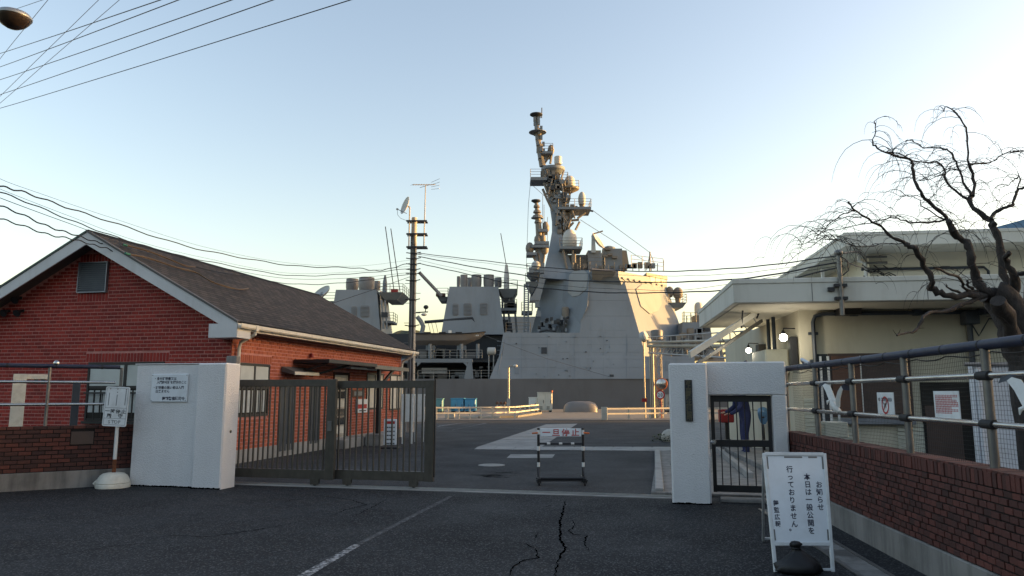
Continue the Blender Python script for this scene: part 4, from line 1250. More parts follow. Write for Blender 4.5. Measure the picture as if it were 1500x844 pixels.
for k in range(8):
    z = za - .04 - k*(za-zb_-.07)/8; x = ya - .03
    xe_ = yb_ + .03 + (.10 if k in (1, 5, 7) else 0)
    q = MB(RW)
    while x > xe_:
        w_ = random.uniform(.016, .024)
        for j in range(2):
            q.box(XF-.0635, max(x-w_, xe_-.02), z-.011+j*.013, XF-.0625, x, z-.0075+j*.013)
        q.box(XF-.0636, x-w_*.62, z-.013, XF-.0626, x-w_*.45, z+.009)
        x -= w_ + .006
    q.build('print_row', 'ink_red', wn)
# seagull ornaments fixed to the fence
GH = (RW.ex*.80 - RW.ey*.60).normalized(); GN = Vector((-GH.y, GH.x, 0))
def gull(label, px, py, s, flip=1):
    y, z = RW.hitx(px, py, XF-.06)
    c_ = RW(XF-.06, y, z)
    t_ = thing('seagull_ornament', label, 'ornament', tuple(c_), 'seagull ornaments on the fence')
    def Q(a, b, d): return c_ + GH*(a*s*flip) + Vector((0,0,b*s)) + GN*d
    # body: leaning spindle from tail to beak
    pts = [Q(-.05, -.02, 0), Q(-.02, -.10, -.01), Q(.05, -.20, -.015), Q(.12, -.28, -.01), Q(.18, -.30, 0)]
    MB().path(pts, [.02*s, .06*s, .065*s, .045*s, .012*s], 10).build('body', 'white_enamel', t_, smooth=60)
    MB().path([Q(.16, -.285, 0), Q(.235, -.315, 0)], [.02*s, .002], 8).build('beak', 'orange', t_)
    MB().path([Q(-.05, -.02, 0), Q(-.12, -.06, 0), Q(-.13, -.12, 0)], [.02*s, .025*s, .004], 8).build('tail', 'white_enamel', t_)
    def wing(poly, th, name, mat):
        q = MB(); q.prism([Q(a, b, d) for a, b, d in poly], -GN*th); q.build(name, mat, t_)
    wing([(.02,-.22,0),(-.10,-.02,.02),(-.17,.15,.05),(-.24,.26,.08),(-.19,.30,.08),(-.10,.27,.07),(-.03,.14,.04),(.08,-.14,0)], .012, 'wing', 'white_enamel')
    wing([(-.24,.26,.08),(-.33,.23,.10),(-.30,.30,.10),(-.21,.335,.09),(-.13,.32,.08),(-.19,.30,.08)], .012, 'wing_tip', 'conduit')
    wing([(.06,-.20,-.02),(.07,.0,-.05),(.14,.15,-.08),(.22,.25,-.10),(.26,.22,-.10),(.22,.14,-.08),(.16,.0,-.05),(.13,-.16,-.02)], .012, 'wing', 'white_enamel')
    wing([(.22,.25,-.10),(.30,.29,-.12),(.40,.24,-.13),(.44,.16,-.13),(.34,.16,-.12),(.26,.17,-.11)], .012, 'wing_tip', 'ink_navy')
    MB().tube(Q(.02, -.2, .02), Q(.02, -.2, .10), .012).build('stud', 'steel_dull', t_)
gull('white seagull ornament with dark wing tips on the right fence, next to the gate pillar', 1221, 584, .62)
gull('white seagull ornament with dark wing tips on the right fence, cut by the picture edge', 1513, 592, .62)
# tangle of pipe ends on the pillar corner
q = MB(RW); q.path([(XF-.1, RY1+.0, zt_+.02), (XF-.2, RY1+.2, zt_-.02), (XF-.5, RY1+.35, zt_+.0), (XF-.55, RY1+.36, zt_+.14)], .03, 8); q.build('pipe_end', 'pipe_navy', fe, smooth=40)
q = MB(RW); q.path([(XF-.02, RY1-1.2, zt_+.04), (XF-.06, RY1-1.0, zt_+.10), (XF+.02, RY1-.8, zt_+.06), (XF+.05, RY1-.95, zt_+.0)], .022, 7); q.build('tied_cloth', 'tarp_white', fe, smooth=50)

# ================================================================== cream building on the right
rb = thing('cream_building', 'cream flat roofed building with deep canopy slab behind the right fence', 'building', RB(4, 3, 0))
ZS0 = 3.42; ZS1 = 3.90                        # canopy slab
sx0, sz = RB.hit(1075, 444, -1.5)
ZS0 = sz; ZS1 = RB.hit(1075, 410, -1.5)[1]
XR = 24
SD = 4.35
MB(RB).box(sx0, -1.5, ZS0, XR, SD, ZS1).build('canopy_slab', 'cream_fascia', rb, bevel=.012)
MB(RB).box(sx0-.02, -1.52, ZS1-.09, XR, SD+.02, ZS1+.012).build('slab_coping', 'cream_fascia', rb, bevel=.01)
MB(RB).box(sx0+.12, -1.38, ZS0-.012, XR, SD-.1, ZS0-.001).build('soffit', 'cream_soffit', rb)
for k in range(9):
    x = sx0 + 1.55 + k*2.2
    MB(RB).box(x-.006, -1.504, ZS0+.01, x+.006, -1.49, ZS1-.1).build('fascia_joint', 'trim_shadow', rb)
MB(RB).box(0, 0, 0, XR, 10.5, ZS0-.002).build('wall', 'cream_wall', rb)
# upper storey
ux0, uz1_ = RB.hit(1237, 341.5, 1.6); uz0 = RB.hit(1237, 361, 1.6)[1]
MB(RB).box(ux0, 1.6, uz0, XR, 10.8, uz1_).build('roof_slab', 'cream_fascia', rb, bevel=.012)
MB(RB).box(ux0-.02, 1.58, uz1_-.07, XR, 10.82, uz1_+.012).build('slab_coping', 'cream_fascia', rb, bevel=.01)
MB(RB).box(ux0+.9, 2.7, ZS1+.01, XR-.3, 10.4, uz0-.002).build('upper_wall', 'cream_soffit', rb)
MB(RB).box(ux0+.25, 4.6, ZS1+.01, ux0+.33, 4.68, uz0-.002).build('post', 'white_enamel', rb)
# siding on the lower wall at its left end, boards one by one
for k in range(13):
    z = .35 + k*.088
    MB(RB).box(.015, -.03, z, 1.15, -.001, z+.080).build('siding_board', 'cream_siding', rb, bevel=.004)
for k in range(7):
    z = .35 + k*.088
    MB(RB).box(1.9, -.03, z, 4.6, -.001, z+.080).build('siding_board', 'cream_siding', rb, bevel=.004)
# windows and boards on the front
def rbx(px, py): return RB.hit(px, py, 0)
x0, _ = rbx(1219, 560); x1, _ = rbx(1260, 560); x2, _ = rbx(1330, 560); z1 = rbx(1240, 522)[1]; z0 = rbx(1240, 606)[1]
wnd = MB(RB).box(x0-.06, -.05, z0-.08, x2+.06, -.001, z1+.06).build('window_frame', 'brown_shutter', rb, bevel=.005)
MB(RB).box(x0, -.09, z0, x1-.01, -.052, z1).build('board', 'brown_board', rb, bevel=.004)
MB(RB).box(x1+.01, -.08, z0, x2, -.052, z1).build('shutter', 'brown_shutter', rb, bevel=.004)
MB(RB).box(x1-.008, -.11, z0-.05, x1+.008, -.052, z1).build('conduit_pipe', 'white_frame', rb)
MB(RB).box(x0+.1, -.16, z0-.22, x2+.05, -.05, z0-.09).build('sill', 'vent_metal', rb, bevel=.006)
xa, _ = rbx(1197, 560); MB(RB).box(xa, -.06, .35, x0-.08, -.001, z1+.05).build('dark_window', 'glass_dark', rb)
for k in range(3): MB(RB).box(xa+.05+k*.16, -.075, .4, xa+.10+k*.16, -.061, z1).build('window_bar', 'white_frame', rb)
xa, za = rbx(1347, 560); xb, _ = rbx(1432, 560)
w = MB(RB).box(xa, -.04, 0, xb+.2, -.001, za).build('doorway', 'dark_void', rb)
MB(RB).box(xa+.05, -.07, .02, xa+.75, -.042, za-.5).build('door_leaf', 'brown_shutter', w)
# white sheeted store before the doorway
wt = thing('white_shed', 'white sheeted shed behind the fence at the right edge', 'shed', (7.1, 11, 0))
a0 = at(1430, 600, 11.5)
MB().box(a0.x, 11.5, 0, a0.x+4.5, 11.62, 2.02).build('sheet_wall', 'tarp_white', wt)
for k in range(9):
    x = a0.x + .02 + k*.50; rg = []
    for i in range(7):
        z = .03 + 1.96*i/6
        rg.append([(x + .01*math.sin(i*2+k), 11.40 + .05*noise.noise(Vector((k*3, i*.9, 1))), z), (x+.25, 11.43 + .07*noise.noise(Vector((k*3+1, i*.9, 4))), z), (x+.49, 11.40 + .05*noise.noise(Vector((k*3+3, i*.9, 1))), z), (x+.49, 11.49, z), (x, 11.49, z)])
    MB().loft(rg).build('sheet_panel', 'tarp_white', wt, smooth=60)
MB().tube((a0.x-.15, 11.46, 2.04), (a0.x+4.6, 11.46, 2.04), .03).build('sheet_rail', 'steel_dull', wt)
# pipes, boxes, lamps on the building
def pipe(name, pts, r, mat='conduit', n=8): q = MB(RB); q.path(pts, r, n); return q.build(name, mat, rb, smooth=45)
xp, zp = rbx(1189, 462); zc_ = ZS0 - .10
pipe('conduit_pipe', [(xp, -.07, .3), (xp, -.07, zc_-.18), (xp+.05, -.07, zc_-.05), (xp+.2, -.07, zc_), (XR-6, -.07, zc_)], .045)
for z in (1.2, 2.3, 2.9): MB(RB).box(xp-.10, -.06, z-.03, xp+.10, -.002, z+.03).build('pipe_clip', 'conduit', rb)
for k in range(5): MB(RB).box(xp+.8+k*1.3, -.12, zc_-.06, xp+.95+k*1.3, -.002, zc_+.06).build('pipe_clip', 'conduit', rb)
xa, za = rbx(1221, 447); xb, zb = rbx(1255, 463)
MB(RB).box(xa, -.35, zb, xb, -.02, za).build('junction_box', 'black_metal', rb, bevel=.01)
xa, za = rbx(1405, 458); xb, zb = rbx(1427, 476)
MB(RB).box(xa, -.28, zb, xb, -.002, za).build('junction_box', 'conduit', rb, bevel=.01)
pipe('conduit_pipe', [((xa+xb)/2, -.1, zb), ((xa+xb)/2, -.1, .3)], .06)
pipe('conduit_pipe', [(xb-.1, -.12, zb), (xb+.02, -.12, zb-.25), (xb+.1, -.12, zb-.12), (xb+.25, -.12, zb+.12), (xb+1.1, -.12, zb+.1)], .014)
# pipes under the upper slab
zu_ = RB.hit(1300, 394, 2.6)[1]
ux = lambda px: RB.hit(px, 394, 2.6)[0]
pipe('conduit_pipe', [(ux(1262), 2.62, zu_), (ux(1442), 2.62, zu_), (ux(1448), 2.62, zu_-.1), (ux(1449), 2.62, ZS1+.02)], .035)
pipe('conduit_pipe', [(ux(1259), 2.6, uz0-.02), (ux(1259), 2.6, uz0-.2), (ux(1268), 2.6, uz0-.26), (ux(1268), 2.6, ZS1+.02)], .05, 'white_enamel')
for k in range(3):
    z = zu_ + .30 - k*.15
    pipe('cable_rack', [(ux(1268), 2.5, z), (ux(1298), 2.5, z)], .03, 'steel_dull')
for k in range(9):
    x = ux(1262) + random.uniform(-.1, .7); z = zu_ + random.uniform(-.25, .1)
    pipe('cable_coil', [(x, 2.45, z), (x+.1, 2.4, z-.1), (x+.28, 2.42, z-.05 + random.uniform(-.1, .1)), (x+.45, 2.45, z-.12)], .014, 'cable_black')
# service post on the slab edge
sxp, szp = RB.hit(1234, 462, -1.56); _, szt = RB.hit(1234, 372, -1.56)
pipe('service_post', [(sxp, -1.56, szp), (sxp, -1.56, szt)], .045, 'steel_dull', 10)
for py in (418, 437):
    z = RB.hit(1234, py, -1.56)[1]; MB(RB).box(sxp-.12, -1.60, z-.03, sxp+.12, -1.503, z+.03).build('post_clamp', 'black_metal', rb)
MB(RB).ell((sxp, -1.56, szt+.02), .09, .09, .07).build('post_cap', 'steel_dull', rb, smooth=50)
pipe('service_cable', [(sxp+.02, -1.6, szt-.05), (sxp+.15, -1.6, szt-.15), (sxp+.16, -1.6, szt-.35), (sxp+.04, -1.6, szt-.45)], .012, 'cable_black')
xs_, zs_ = RB.hit(1216, 425, -1.5); MB(RB).box(xs_-.05, -1.56, zs_-.03, xs_+.07, -1.503, zs_+.05).build('slab_spout', 'black_metal', rb)
# extractor hood and speaker on the side wall under the slab
hy0, hz1 = RB.hitx(1158, 480, -.2); hy0 = .75
hd = MB(RB).box(-.55, 1.0, 2.05, -.02, 2.6, 2.62).build('extractor_hood', 'cream_siding', rb, bevel=.03)
for y in (1.35, 1.95): pipe('hood_pipe', [(-.25, y, 2.6), (-.25, y, ZS0-.02)], .045, 'conduit')
sp = MB(RB).box(-.18, .08, 2.2, -.02, .30, 2.85).build('loudspeaker', 'black_metal', rb, bevel=.02)
MB(RB).box(-.2, 3.5, 2.2, -.02, 3.9, 2.9).build('switch_box', 'black_metal', rb)
bxp = RW.hitx(1212, 628, .5)
mb_ = thing('meter_box', 'beige metal box standing behind the right fence under the first seagull', 'box', tuple(RW(.55, bxp[0], 0)))
MB(RW).box(.42, bxp[0]-.16, bxp[1]-.12, .74, bxp[0]+.2, bxp[1]+.10).build('case', 'cream_siding', mb_, bevel=.01)
MB(RW).box(.41, bxp[0]-.13, bxp[1]-.09, .419, bxp[0]+.17, bxp[1]+.07).build('door', 'cream_siding', mb_)
MB(RW).box(.55, bxp[0]-.02, 0, .61, bxp[0]+.04, bxp[1]-.121).build('post', 'steel_dull', mb_)
# two lit bulkhead lamps
def lit_lamp(label, p, r, mat, en):
    t_ = thing('bulkhead_lamp', label, 'lamp', tuple(p), 'lit lamps under the canopy')
    MB().ell(p, r, r, r, 16, 10).build('globe', mat, t_, smooth=80)
    MB().lathe((p.x, p.y, p.z+r*.75), [(r*.55, 0), (r*.6, .03), (r*.3, .09), (.012, .10)], 14).build('cap', 'black_metal', t_, smooth=40)
    MB().path([(p.x, p.y, p.z+r*.75+.08), (p.x+.02, p.y+.02, p.z+r+.12), (p.x+.30, p.y+.12, p.z+r+.12)], .014, 6).build('bracket_arm', 'black_metal', t_)
    l = bpy.data.lights.new('lamp_light', 'POINT'); l.energy = en; l.shadow_soft_size = r*1.2; l.color = (1, .88, .66)
    lo = bpy.data.objects.new('lamp_light', l); COL.objects.link(lo); lo.parent = t_; lo.location = (0, 0, -r*1.6)
lit_lamp('bright lit globe lamp under the canopy, larger and right of the other one', at(1147.5, 494.5, 15.9), .082, 'lamp_glow', 5)
lit_lamp('lit globe lamp under the canopy, smaller and left of the other one', at(1096.5, 513.5, 19.2), .07, 'lamp_glow_far', 4)
# sloping conveyor-like white ladder hung under the slab, running down to the left
lb = thing('sloping_ladder', 'white metal ladder beam slanting down from under the canopy slab', 'ladder', tuple(at(1060, 500, 15.5)))
pa, pb_ = at(1108, 458, 17.0), at(1010, 520, 14.6); pb2 = at(1019, 527, 14.6); pa2 = at(1112, 466, 17.0)
off = Vector((.22, .30, -.16))
MB().bar(pa, pb_, .05, .13).build('rail', 'cream_fascia', lb)
MB().bar(pa+off, pb_+off, .04, .07).build('rail', 'steel_dull', lb)
for k in range(6):
    p = pa.lerp(pb_, (k+.5)/6); MB().tube(p, p+off, .012).build('rung', 'galvanised', lb)
for k in (.04, .30):
    p = pa.lerp(pb_, k); MB().tube(p+off*.5, Vector((p.x+off.x*.5, p.y, ZS0)), .02).build('hanger', 'black_metal', lb)

# warehouse with blue trim behind, seen over the upper roof at the right edge
wh = thing('warehouse', 'warehouse with blue trimmed gable rising behind the cream building', 'warehouse', (26, 38, 0))
MB().box(20, 31, 0, 44, 42.5, 7.8).build('wall', 'cream_siding', wh)
q = MB(); q.prism([(19.4, 30.6, 7.75), (44.6, 30.6, 7.75), (44.6, 30.6, 8.0), (32, 30.6, 11.4), (19.4, 30.6, 8.0)], (0, 12.2, 0)); q.build('roof', 'cream_siding', wh)
for sgn in (-1, 1):
    q = MB(); q.bar((32, 30.5, 11.45), (32 + sgn*12.7, 30.5, 8.02), .12, .42, (0, 0, 1)); q.build('verge_trim', 'blue_trim', wh)
for k in range(4):
    w = MB().box(22+k*5.4, 30.93, 3.2, 25+k*5.4, 30.99, 5.0).build('window', 'dark_sash', wh); MB().box(22.15+k*5.4, 30.91, 3.35, 24.85+k*5.4, 30.929, 4.85).build('pane', 'glass_dark', w)

# ================================================================== old cherry tree, bare
tr_ = thing('bare_tree', 'bare weeping tree with crooked dark branches behind the right fence', 'tree', tuple(gnd(1495, 733)))
TY = 9.6
def TP(x, y, dy=0.0): return at(x, y, TY + dy)
limbs = [  # pixel path, depth drift, start and end radius
    ([(1520,720),(1512,620),(1500,540),(1490,480),(1478,440),(1462,428)], 0, .20, .13),
    ([(1500,540),(1482,500),(1470,470),(1455,445),(1445,432)], .3, .13, .10),
    ([(1490,480),(1484,455),(1478,430),(1470,400),(1463,352),(1455,330)], .5, .13, .055),                 # right upright
    ([(1455,330),(1450,321),(1432,310),(1420,292),(1424,286)], .5, .055, .040),
    ([(1424,286),(1428,275),(1425,255),(1418,235),(1416,200),(1415,187),(1402,168),(1388,157),(1383,162)], .5, .038, .008),
    ([(1424,286),(1416,275),(1405,250),(1398,232),(1390,221),(1378,218),(1353,216),(1335,205),(1325,208)], .6, .034, .007),
    ([(1420,292),(1405,284),(1388,268),(1384,255),(1382,245),(1372,238),(1335,236),(1322,226),(1300,223)], .3, .034, .008),
    ([(1420,242),(1432,240),(1445,239),(1458,235),(1468,226),(1485,222),(1510,224)], .4, .022, .006),
    ([(1452,322),(1458,310),(1475,304),(1484,300),(1488,285),(1497,275),(1510,272)], .2, .045, .018),
    ([(1484,300),(1495,262),(1486,262),(1478,270),(1466,274)], .0, .016, .006),
    ([(1462,428),(1440,425),(1430,410),(1427,395),(1422,370),(1416,356),(1400,345),(1393,335),(1388,322)], -.2, .10, .05),  # middle limb
    ([(1388,322),(1375,308),(1360,295),(1348,282),(1340,265),(1337,245),(1335,236),(1318,230),(1298,224),(1282,214),(1278,208),(1282,192),(1282,178)], -.2, .045, .008),
    ([(1388,322),(1378,324),(1350,327),(1325,324),(1310,319),(1290,322),(1265,329),(1230,335),(1205,340),(1192,348)], -.5, .024, .004),
    ([(1445,432),(1425,432),(1400,434),(1378,430),(1364,422),(1366,410),(1358,398),(1345,375),(1338,362),(1325,357)], -.6, .075, .04),
    ([(1325,357),(1308,348),(1292,333),(1278,325),(1262,314),(1252,309),(1243,297)], -.6, .036, .012),
    ([(1252,309),(1236,313),(1222,322),(1208,335),(1200,345),(1190,352),(1172,362)], -.7, .014, .004),
    ([(1262,318),(1240,318),(1222,325),(1205,339),(1180,338)], -.4, .012, .003),
    ([(1325,357),(1290,358),(1260,362),(1225,352),(1200,353),(1170,372),(1150,388)], -.9, .012, .003),
    ([(1445,432),(1420,442),(1400,450),(1380,458),(1365,458),(1352,465),(1345,480),(1330,488),(1313,491)], -1.2, .055, .016),  # low broken limb
    ([(1440,425),(1415,425),(1408,410),(1400,405),(1385,400),(1367,391)], -.9, .035, .016),
    ([(1427,427),(1420,420),(1415,412)], -.2, .04, .02), ([(1410,430),(1395,424),(1385,418)], -.4, .03, .012),
    ([(1500,540),(1480,478),(1462,440)], -.5, .11, .08),
    ([(1478,440),(1488,420),(1482,395),(1472,380),(1478,370)], -.4, .07, .02),
    ([(1482,400),(1495,402),(1510,398)], -.3, .05, .03), ([(1495,540),(1500,470),(1510,420)], .6, .10, .08),
    ([(1398,340),(1398,330),(1385,322),(1350,302),(1345,290),(1318,287)], 0, .02, .005),
    ([(1384,255),(1365,262),(1345,265)], .2, .014, .004), ([(1405,250),(1390,248),(1370,255),(1352,263),(1340,266)], .5, .013, .004),
]
allp = []
def smooth_path(pts, sub=3):
    out = []
    for i in range(len(pts)-1):
        p0, p1, p2, p3 = pts[max(i-1, 0)], pts[i], pts[i+1], pts[min(i+2, len(pts)-1)]
        for k in range(sub):
            t = k/sub
            out.append(.5*((2*p1) + (p2-p0)*t + (2*p0-5*p1+4*p2-p3)*t*t + (3*p1-p0-3*p2+p3)*t*t*t))
    out.append(pts[-1]); return out
for li, (pp, drift, ra, rb_) in enumerate(limbs):
    n = len(pp)
    pts = [TP(x, y, drift*(i/max(1, n-1)) + random.uniform(-.06, .06)) for i, (x, y) in enumerate(pp)]
    if li > 1: pts[0] = pts[0]
    pts = smooth_path(pts, 3)
    pts = [p + Vector((random.uniform(-1,1), random.uniform(-1,1), random.uniform(-1,1)))*(.012 if ra < .06 else .02) for p in pts]
    if 1 < li < 22 or li > 23: ra *= .6; rb_ *= .75
    rad = [(ra + (rb_-ra)*(i/(len(pts)-1))**.8)*(1 + random.uniform(-.16, .24)) for i in range(len(pts))]
    if li == 0:
        base = gnd(1520, 733); pts[0] = Vector((pts[0].x, pts[0].y, 0)); rad[0] = .3
    MB().path(pts, rad, 10 if ra > .05 else 6).build('trunk' if li == 0 else 'branch', 'bark', tr_, smooth=70)
    allp += [(p, r) for p, r in zip(pts, rad) if r < .045]
# hanging twigs: thin arcs that rise a little and then weep, in one mesh
tw = MB()
random.seed(21)
def twig(p, L, a, up, r0, child=True):
    n = 7; pts = [p]; d = Vector((math.cos(a)*.9, math.sin(a)*.45, up)).normalized(); q = p.copy()
    for k in range(n):
        d = (d + Vector((random.uniform(-.12,.12), random.uniform(-.12,.12), -.30 - .05*k))).normalized()
        q = q + d*(L/n); pts.append(q)
        if child and k > 0 and random.random() < .42: twig(q.copy(), L*random.uniform(.2, .5), a + random.uniform(-1.2, 1.2), random.uniform(-.2, .6), r0*.7, False)
    tw.path(pts, [r0*(1 - .75*i/n) for i in range(n+1)], 3, cap=False)
for p, r in allp:
    x, y = pix(p)
    if x < 1160 or y > 420: continue
    k = 1 if random.random() < (.66 if r < .03 else .2) else 0
    for _ in range(k):
        left = random.random() < .6
        a = (math.pi if left else 0) + random.uniform(-.9, .9)
        twig(p.copy(), random.uniform(.25, .95), a, random.uniform(.1, 1.2), random.uniform(.0035, .0062))
# spurs: short stubs along the branches
for p, r in allp:
    if random.random() < .55:
        d = Vector((random.uniform(-1,1), random.uniform(-.6,.6), random.uniform(-.4,1))).normalized()
        tw.path([p, p + d*random.uniform(.03, .09)], [.005, .002], 3, cap=False)
tw.build('twigs', 'moss_twig', tr_, kind='stuff')
# planting bed under the tree is the ground behind the wall
MB(RW).box(.24, -2.2, -.02, 4.5, 6.2, .03).build('yard_soil', 'asphalt_old', kind='structure')
# ================================================================== grey warship moored at the quay
SY = 80.0
sp_ = thing('warship', 'large grey warship with tall lattice mast and twin funnels moored at the quay', 'ship', (0, 90.5, -2.2))
ZD = at(800, 555, SY).z
def zy(y, Y): return at(750, y, Y).z
def S(x, y, Y=90.0): return at(x, y, Y)
def X_(x, y, Y): return at(x, y, Y).x
CY = 90.5
def ship(mb, name, mat, parent=None, **kw): return mb.build(name, mat, parent or sp_, **kw)
# hull: flared side, pointed bow on the right, flat stern on the left
rings = []
st_ = [(-72, 8.2, 7.2), (-40, 10.3, 9.2), (0, 10.5, 9.4), (30, 10.2, 8.8), (52, 7.4, 4.8), (70, 3.6, 1.2), (80, .25, .05)]
for X, wt, wb in st_:
    zt = ZD + max(0, X-25)*.05
    rings.append([(X, CY-wt, zt), (X, CY-wb, -2.6), (X, CY+wb, -2.6), (X, CY+wt, zt)])
hull = ship(MB().loft(rings), 'hull', 'ship_hull')
q = MB()
for px in range(560, 1040, 38):
    q.box(X_(px, 580, SY)-.02, SY-.02, -1.5, X_(px, 580, SY)+.02, SY+.35, ZD-.05)
# lower superstructure flush with the side
def block(ring_lo, ring_hi): return MB().loft([ring_lo, ring_hi])
def sym(port): return [Vector(p) for p in port] + [Vector((p[0], 2*CY-p[1], p[2])) for p in reversed(port)]
YA, YB, YC = SY+.03, SY+.75, SY+1.35
z0, z1, z2 = ZD, zy(522, YB), zy(487.5, YC)
def pt(px, Y, z):
    # pixel column and distance -> X ; z given
    d = ray(px, 500)
    f = Y*CT + (z-EYE)*ST
    return Vector(((px-750)/FPX*f, Y, z))
lo = sym([pt(728, YA, z0), pt(1020, YA, z0)]); hi = sym([pt(735, YB, z1), pt(1017, YB, z1)])
sup = ship(block(lo, hi), 'superstructure', 'ship_light')
lo = sym([pt(735.5, YB+.01, z1-.01), pt(945, YB+.01, z1-.01)]); hi = sym([pt(740.5, YC, z2), pt(937, YC, z2)])
ship(block(lo, hi), 'deckhouse', 'ship_light', sup)
# front faces of the deckhouse up to the tower
def diag(p, px, z, s=1):
    # from a port corner p go back at 45 degrees until pixel column px is met
    lo_, hi_ = 0.0, 14.0
    for _ in range(50):
        m = (lo_+hi_)/2; q_ = Vector((p.x + s*m, p.y + m, z)); v = pix(q_)[0]
        if (v < px) == (s > 0): lo_ = m
        else: hi_ = m
    return Vector((p.x + s*lo_, p.y + lo_, z))
e0 = pt(944, YB+.02, z1-.02); e1 = pt(936.8, YC+.01, z2-.01)
f0 = diag(e0, 1011, z1-.02); f1 = diag(e1, 1002, z2-.01)
lo = sym([pt(900, YB+.02, z1-.02), e0, f0]); hi = sym([pt(900, YC+.01, z2-.01), e1, f1])
ship(block(lo, hi), 'bridge_front_base', 'ship_light', sup)
# tower
ZT0, YT1 = z2-.005, SY+3.1
zt1 = zy(399, YT1)
c0, g0 = pt(849, YC+.02, ZT0), pt(936.4, YC+.02, ZT0)
a0, h0 = diag(c0, 777, ZT0, -1), diag(g0, 1001.5, ZT0)
c1, g1 = pt(862.5, YT1, zt1), pt(911, YT1, zt1)
a1, h1 = diag(c1, 799, zt1, -1), diag(g1, 973.5, zt1)
tower = ship(block(sym([a0, c0, g0, h0]), sym([a1, c1, g1, h1])), 'tower', 'ship_light')
def phit(px, py, a, b, c):
    n = (b-a).cross(c-a).normalized(); o = Vector((0,0,EYE)); d = ray(px, py)
    return o + d*((a-o).dot(n)/d.dot(n)), n
def panel(name, pxs, a, b, c, th, mat, parent=None, inset=0):
    pts = []
    for p in pxs:
        q_, n = phit(p[0], p[1], a, b, c); pts.append(q_)
    if n.y > 0: n = -n
    q = MB(); q.prism([p - n*.02 for p in pts], n*(th+.02)); return ship(q, name, mat, parent or tower)
panel('radar_array', [(931,424),(940,417),(960,415),(966,421),(968.5,446),(963,456),(951,460),(938,449)], g0, h0, g1, .10, 'ship_panel')
panel('radar_array', [(840,398),(857,396),(862,403),(859.5,424),(848,433.5),(839,435),(832.5,429),(834.5,404)], a0, c0, c1, .10, 'ship_panel')
panel('array_surround', [(826,399),(864,395),(861,448),(850,475),(824,440)], a0, c0, c1, .03, 'ship_grey')
panel('hatch', [(793,509),(801,509),(801,518),(793,518)], pt(740, YB, z1), pt(940, YB, z1), pt(900, YC, z2), .06, 'ship_dark', sup)
panel('hull_port', [(893,549),(899,549),(899,552),(893,552)], pt(740, YA, z0), pt(1000, YA, z0), pt(900, YB, z1), .06, 'ship_dark', sup)
# faint plate seams on the flat side
for k, (xa, xb, ya, yb) in enumerate([(815+i*26, 834+i*26, 497+j*24-2*i*0, 516+j*24) for i in range(5) for j in range(2) if not (i == 4 and j == 1)]):
    A0, B0, C0 = (pt(740, YB, z1), pt(940, YB, z1), pt(900, YC, z2)) if yb < 521 else (pt(740, YA, z0), pt(1000, YA, z0), pt(900, YB, z1))
    panel('plate', [(xa, ya), (xb, ya), (xb, yb), (xa, yb)], A0, B0, C0, .012, 'ship_light', sup)
for xa, xb in ((866, 880), (884, 898), (902, 916)):
    panel('plate', [(xa, 466), (xb, 466), (xb+1, 484), (xa-1, 484)], c0, g0, g1, .012, 'ship_light')
# weld seams, doors and small fittings on the flat side
FA = (pt(740, YA, z0), pt(1000, YA, z0), pt(900, YB, z1)); FB = (pt(740, YB, z1), pt(940, YB, z1), pt(900, YC, z2)); FT = (c0, g0, g1)
for y_, x0_, x1_, F_ in ((538, 736, 1015, FA), (526, 737, 1014, FA), (505, 739, 938, FB), (494, 741, 937, FB), (463, 855, 928, FT), (440, 858, 922, FT)):
    panel('seam', [(x0_, y_-.22), (x1_, y_-.22), (x1_, y_+.22), (x0_, y_+.22)], *F_, .015, 'ship_grey', sup)
for x_ in (764, 802, 842, 884, 918, 958, 990):
    panel('seam', [(x_-.2, 524), (x_+.2, 524), (x_+.2, 554), (x_-.2, 554)], *FA, .014, 'ship_grey', sup)
    if x_ < 930: panel('seam', [(x_-.2, 490), (x_+.2, 490), (x_+.2, 521), (x_-.2, 521)], *FB, .014, 'ship_grey', sup)
random.seed(11)
for k in range(26):
    x_ = random.uniform(745, 935); y_ = random.uniform(492, 552); F_ = FA if y_ > 523 else FB
    if abs(y_-522) < 3: continue
    w_, h_ = random.choice(((.5,.5),(.8,.5),(.4,.9),(1.2,.35),(.6,1.0)))
    panel('fitting', [(x_-w_, y_-h_), (x_+w_, y_-h_), (x_+w_, y_+h_), (x_-w_, y_+h_)], *F_, .12, 'ship_dark' if k % 3 == 0 else 'ship_grey', sup)
for x_, y_ in ((757, 541), (978, 536)):
    d_ = panel('door', [(x_-3, y_-6.5), (x_+3, y_-6.5), (x_+3, y_+7), (x_-3, y_+7)], *FA, .04, 'ship_grey', sup)
# bridge
YBR = SY + 2.3
zb0, zb1 = zy(420, YBR), zy(397.5, YBR)
b0 = [pt(872, YBR+.9, zb0), pt(912, YBR+.6, zb0)]; b0.append(diag(b0[1], 976, zb0))
b1 = [pt(864, YBR+.1, zb1), pt(905.5, YBR-.3, zb1)]; b1.append(diag(b1[1], 976.5, zb1))
zm = zy(406, YBR); mid = [pt(866, YBR+.1, zm), pt(906, YBR-.3, zm)]; mid.append(diag(mid[1], 977, zm))
bridge = ship(MB().loft([sym(b0), sym(mid), sym(b1)]), 'bridge', 'ship_light')
for k in range(8):
    t = k/7; p = mid[1].lerp(mid[2], .06 + .82*t)
    q = MB(); q.bar(p + Vector((.06,-.06,-.05)), b0[1].lerp(b0[2], .06+.82*t) + Vector((.05,-.05,.75)), .12, .12); ship(q, 'bracket', 'ship_grey', bridge)
ztw = zy(392.5, YBR+3); w0 = [b1[1].lerp(b1[2], .62), b1[2]]
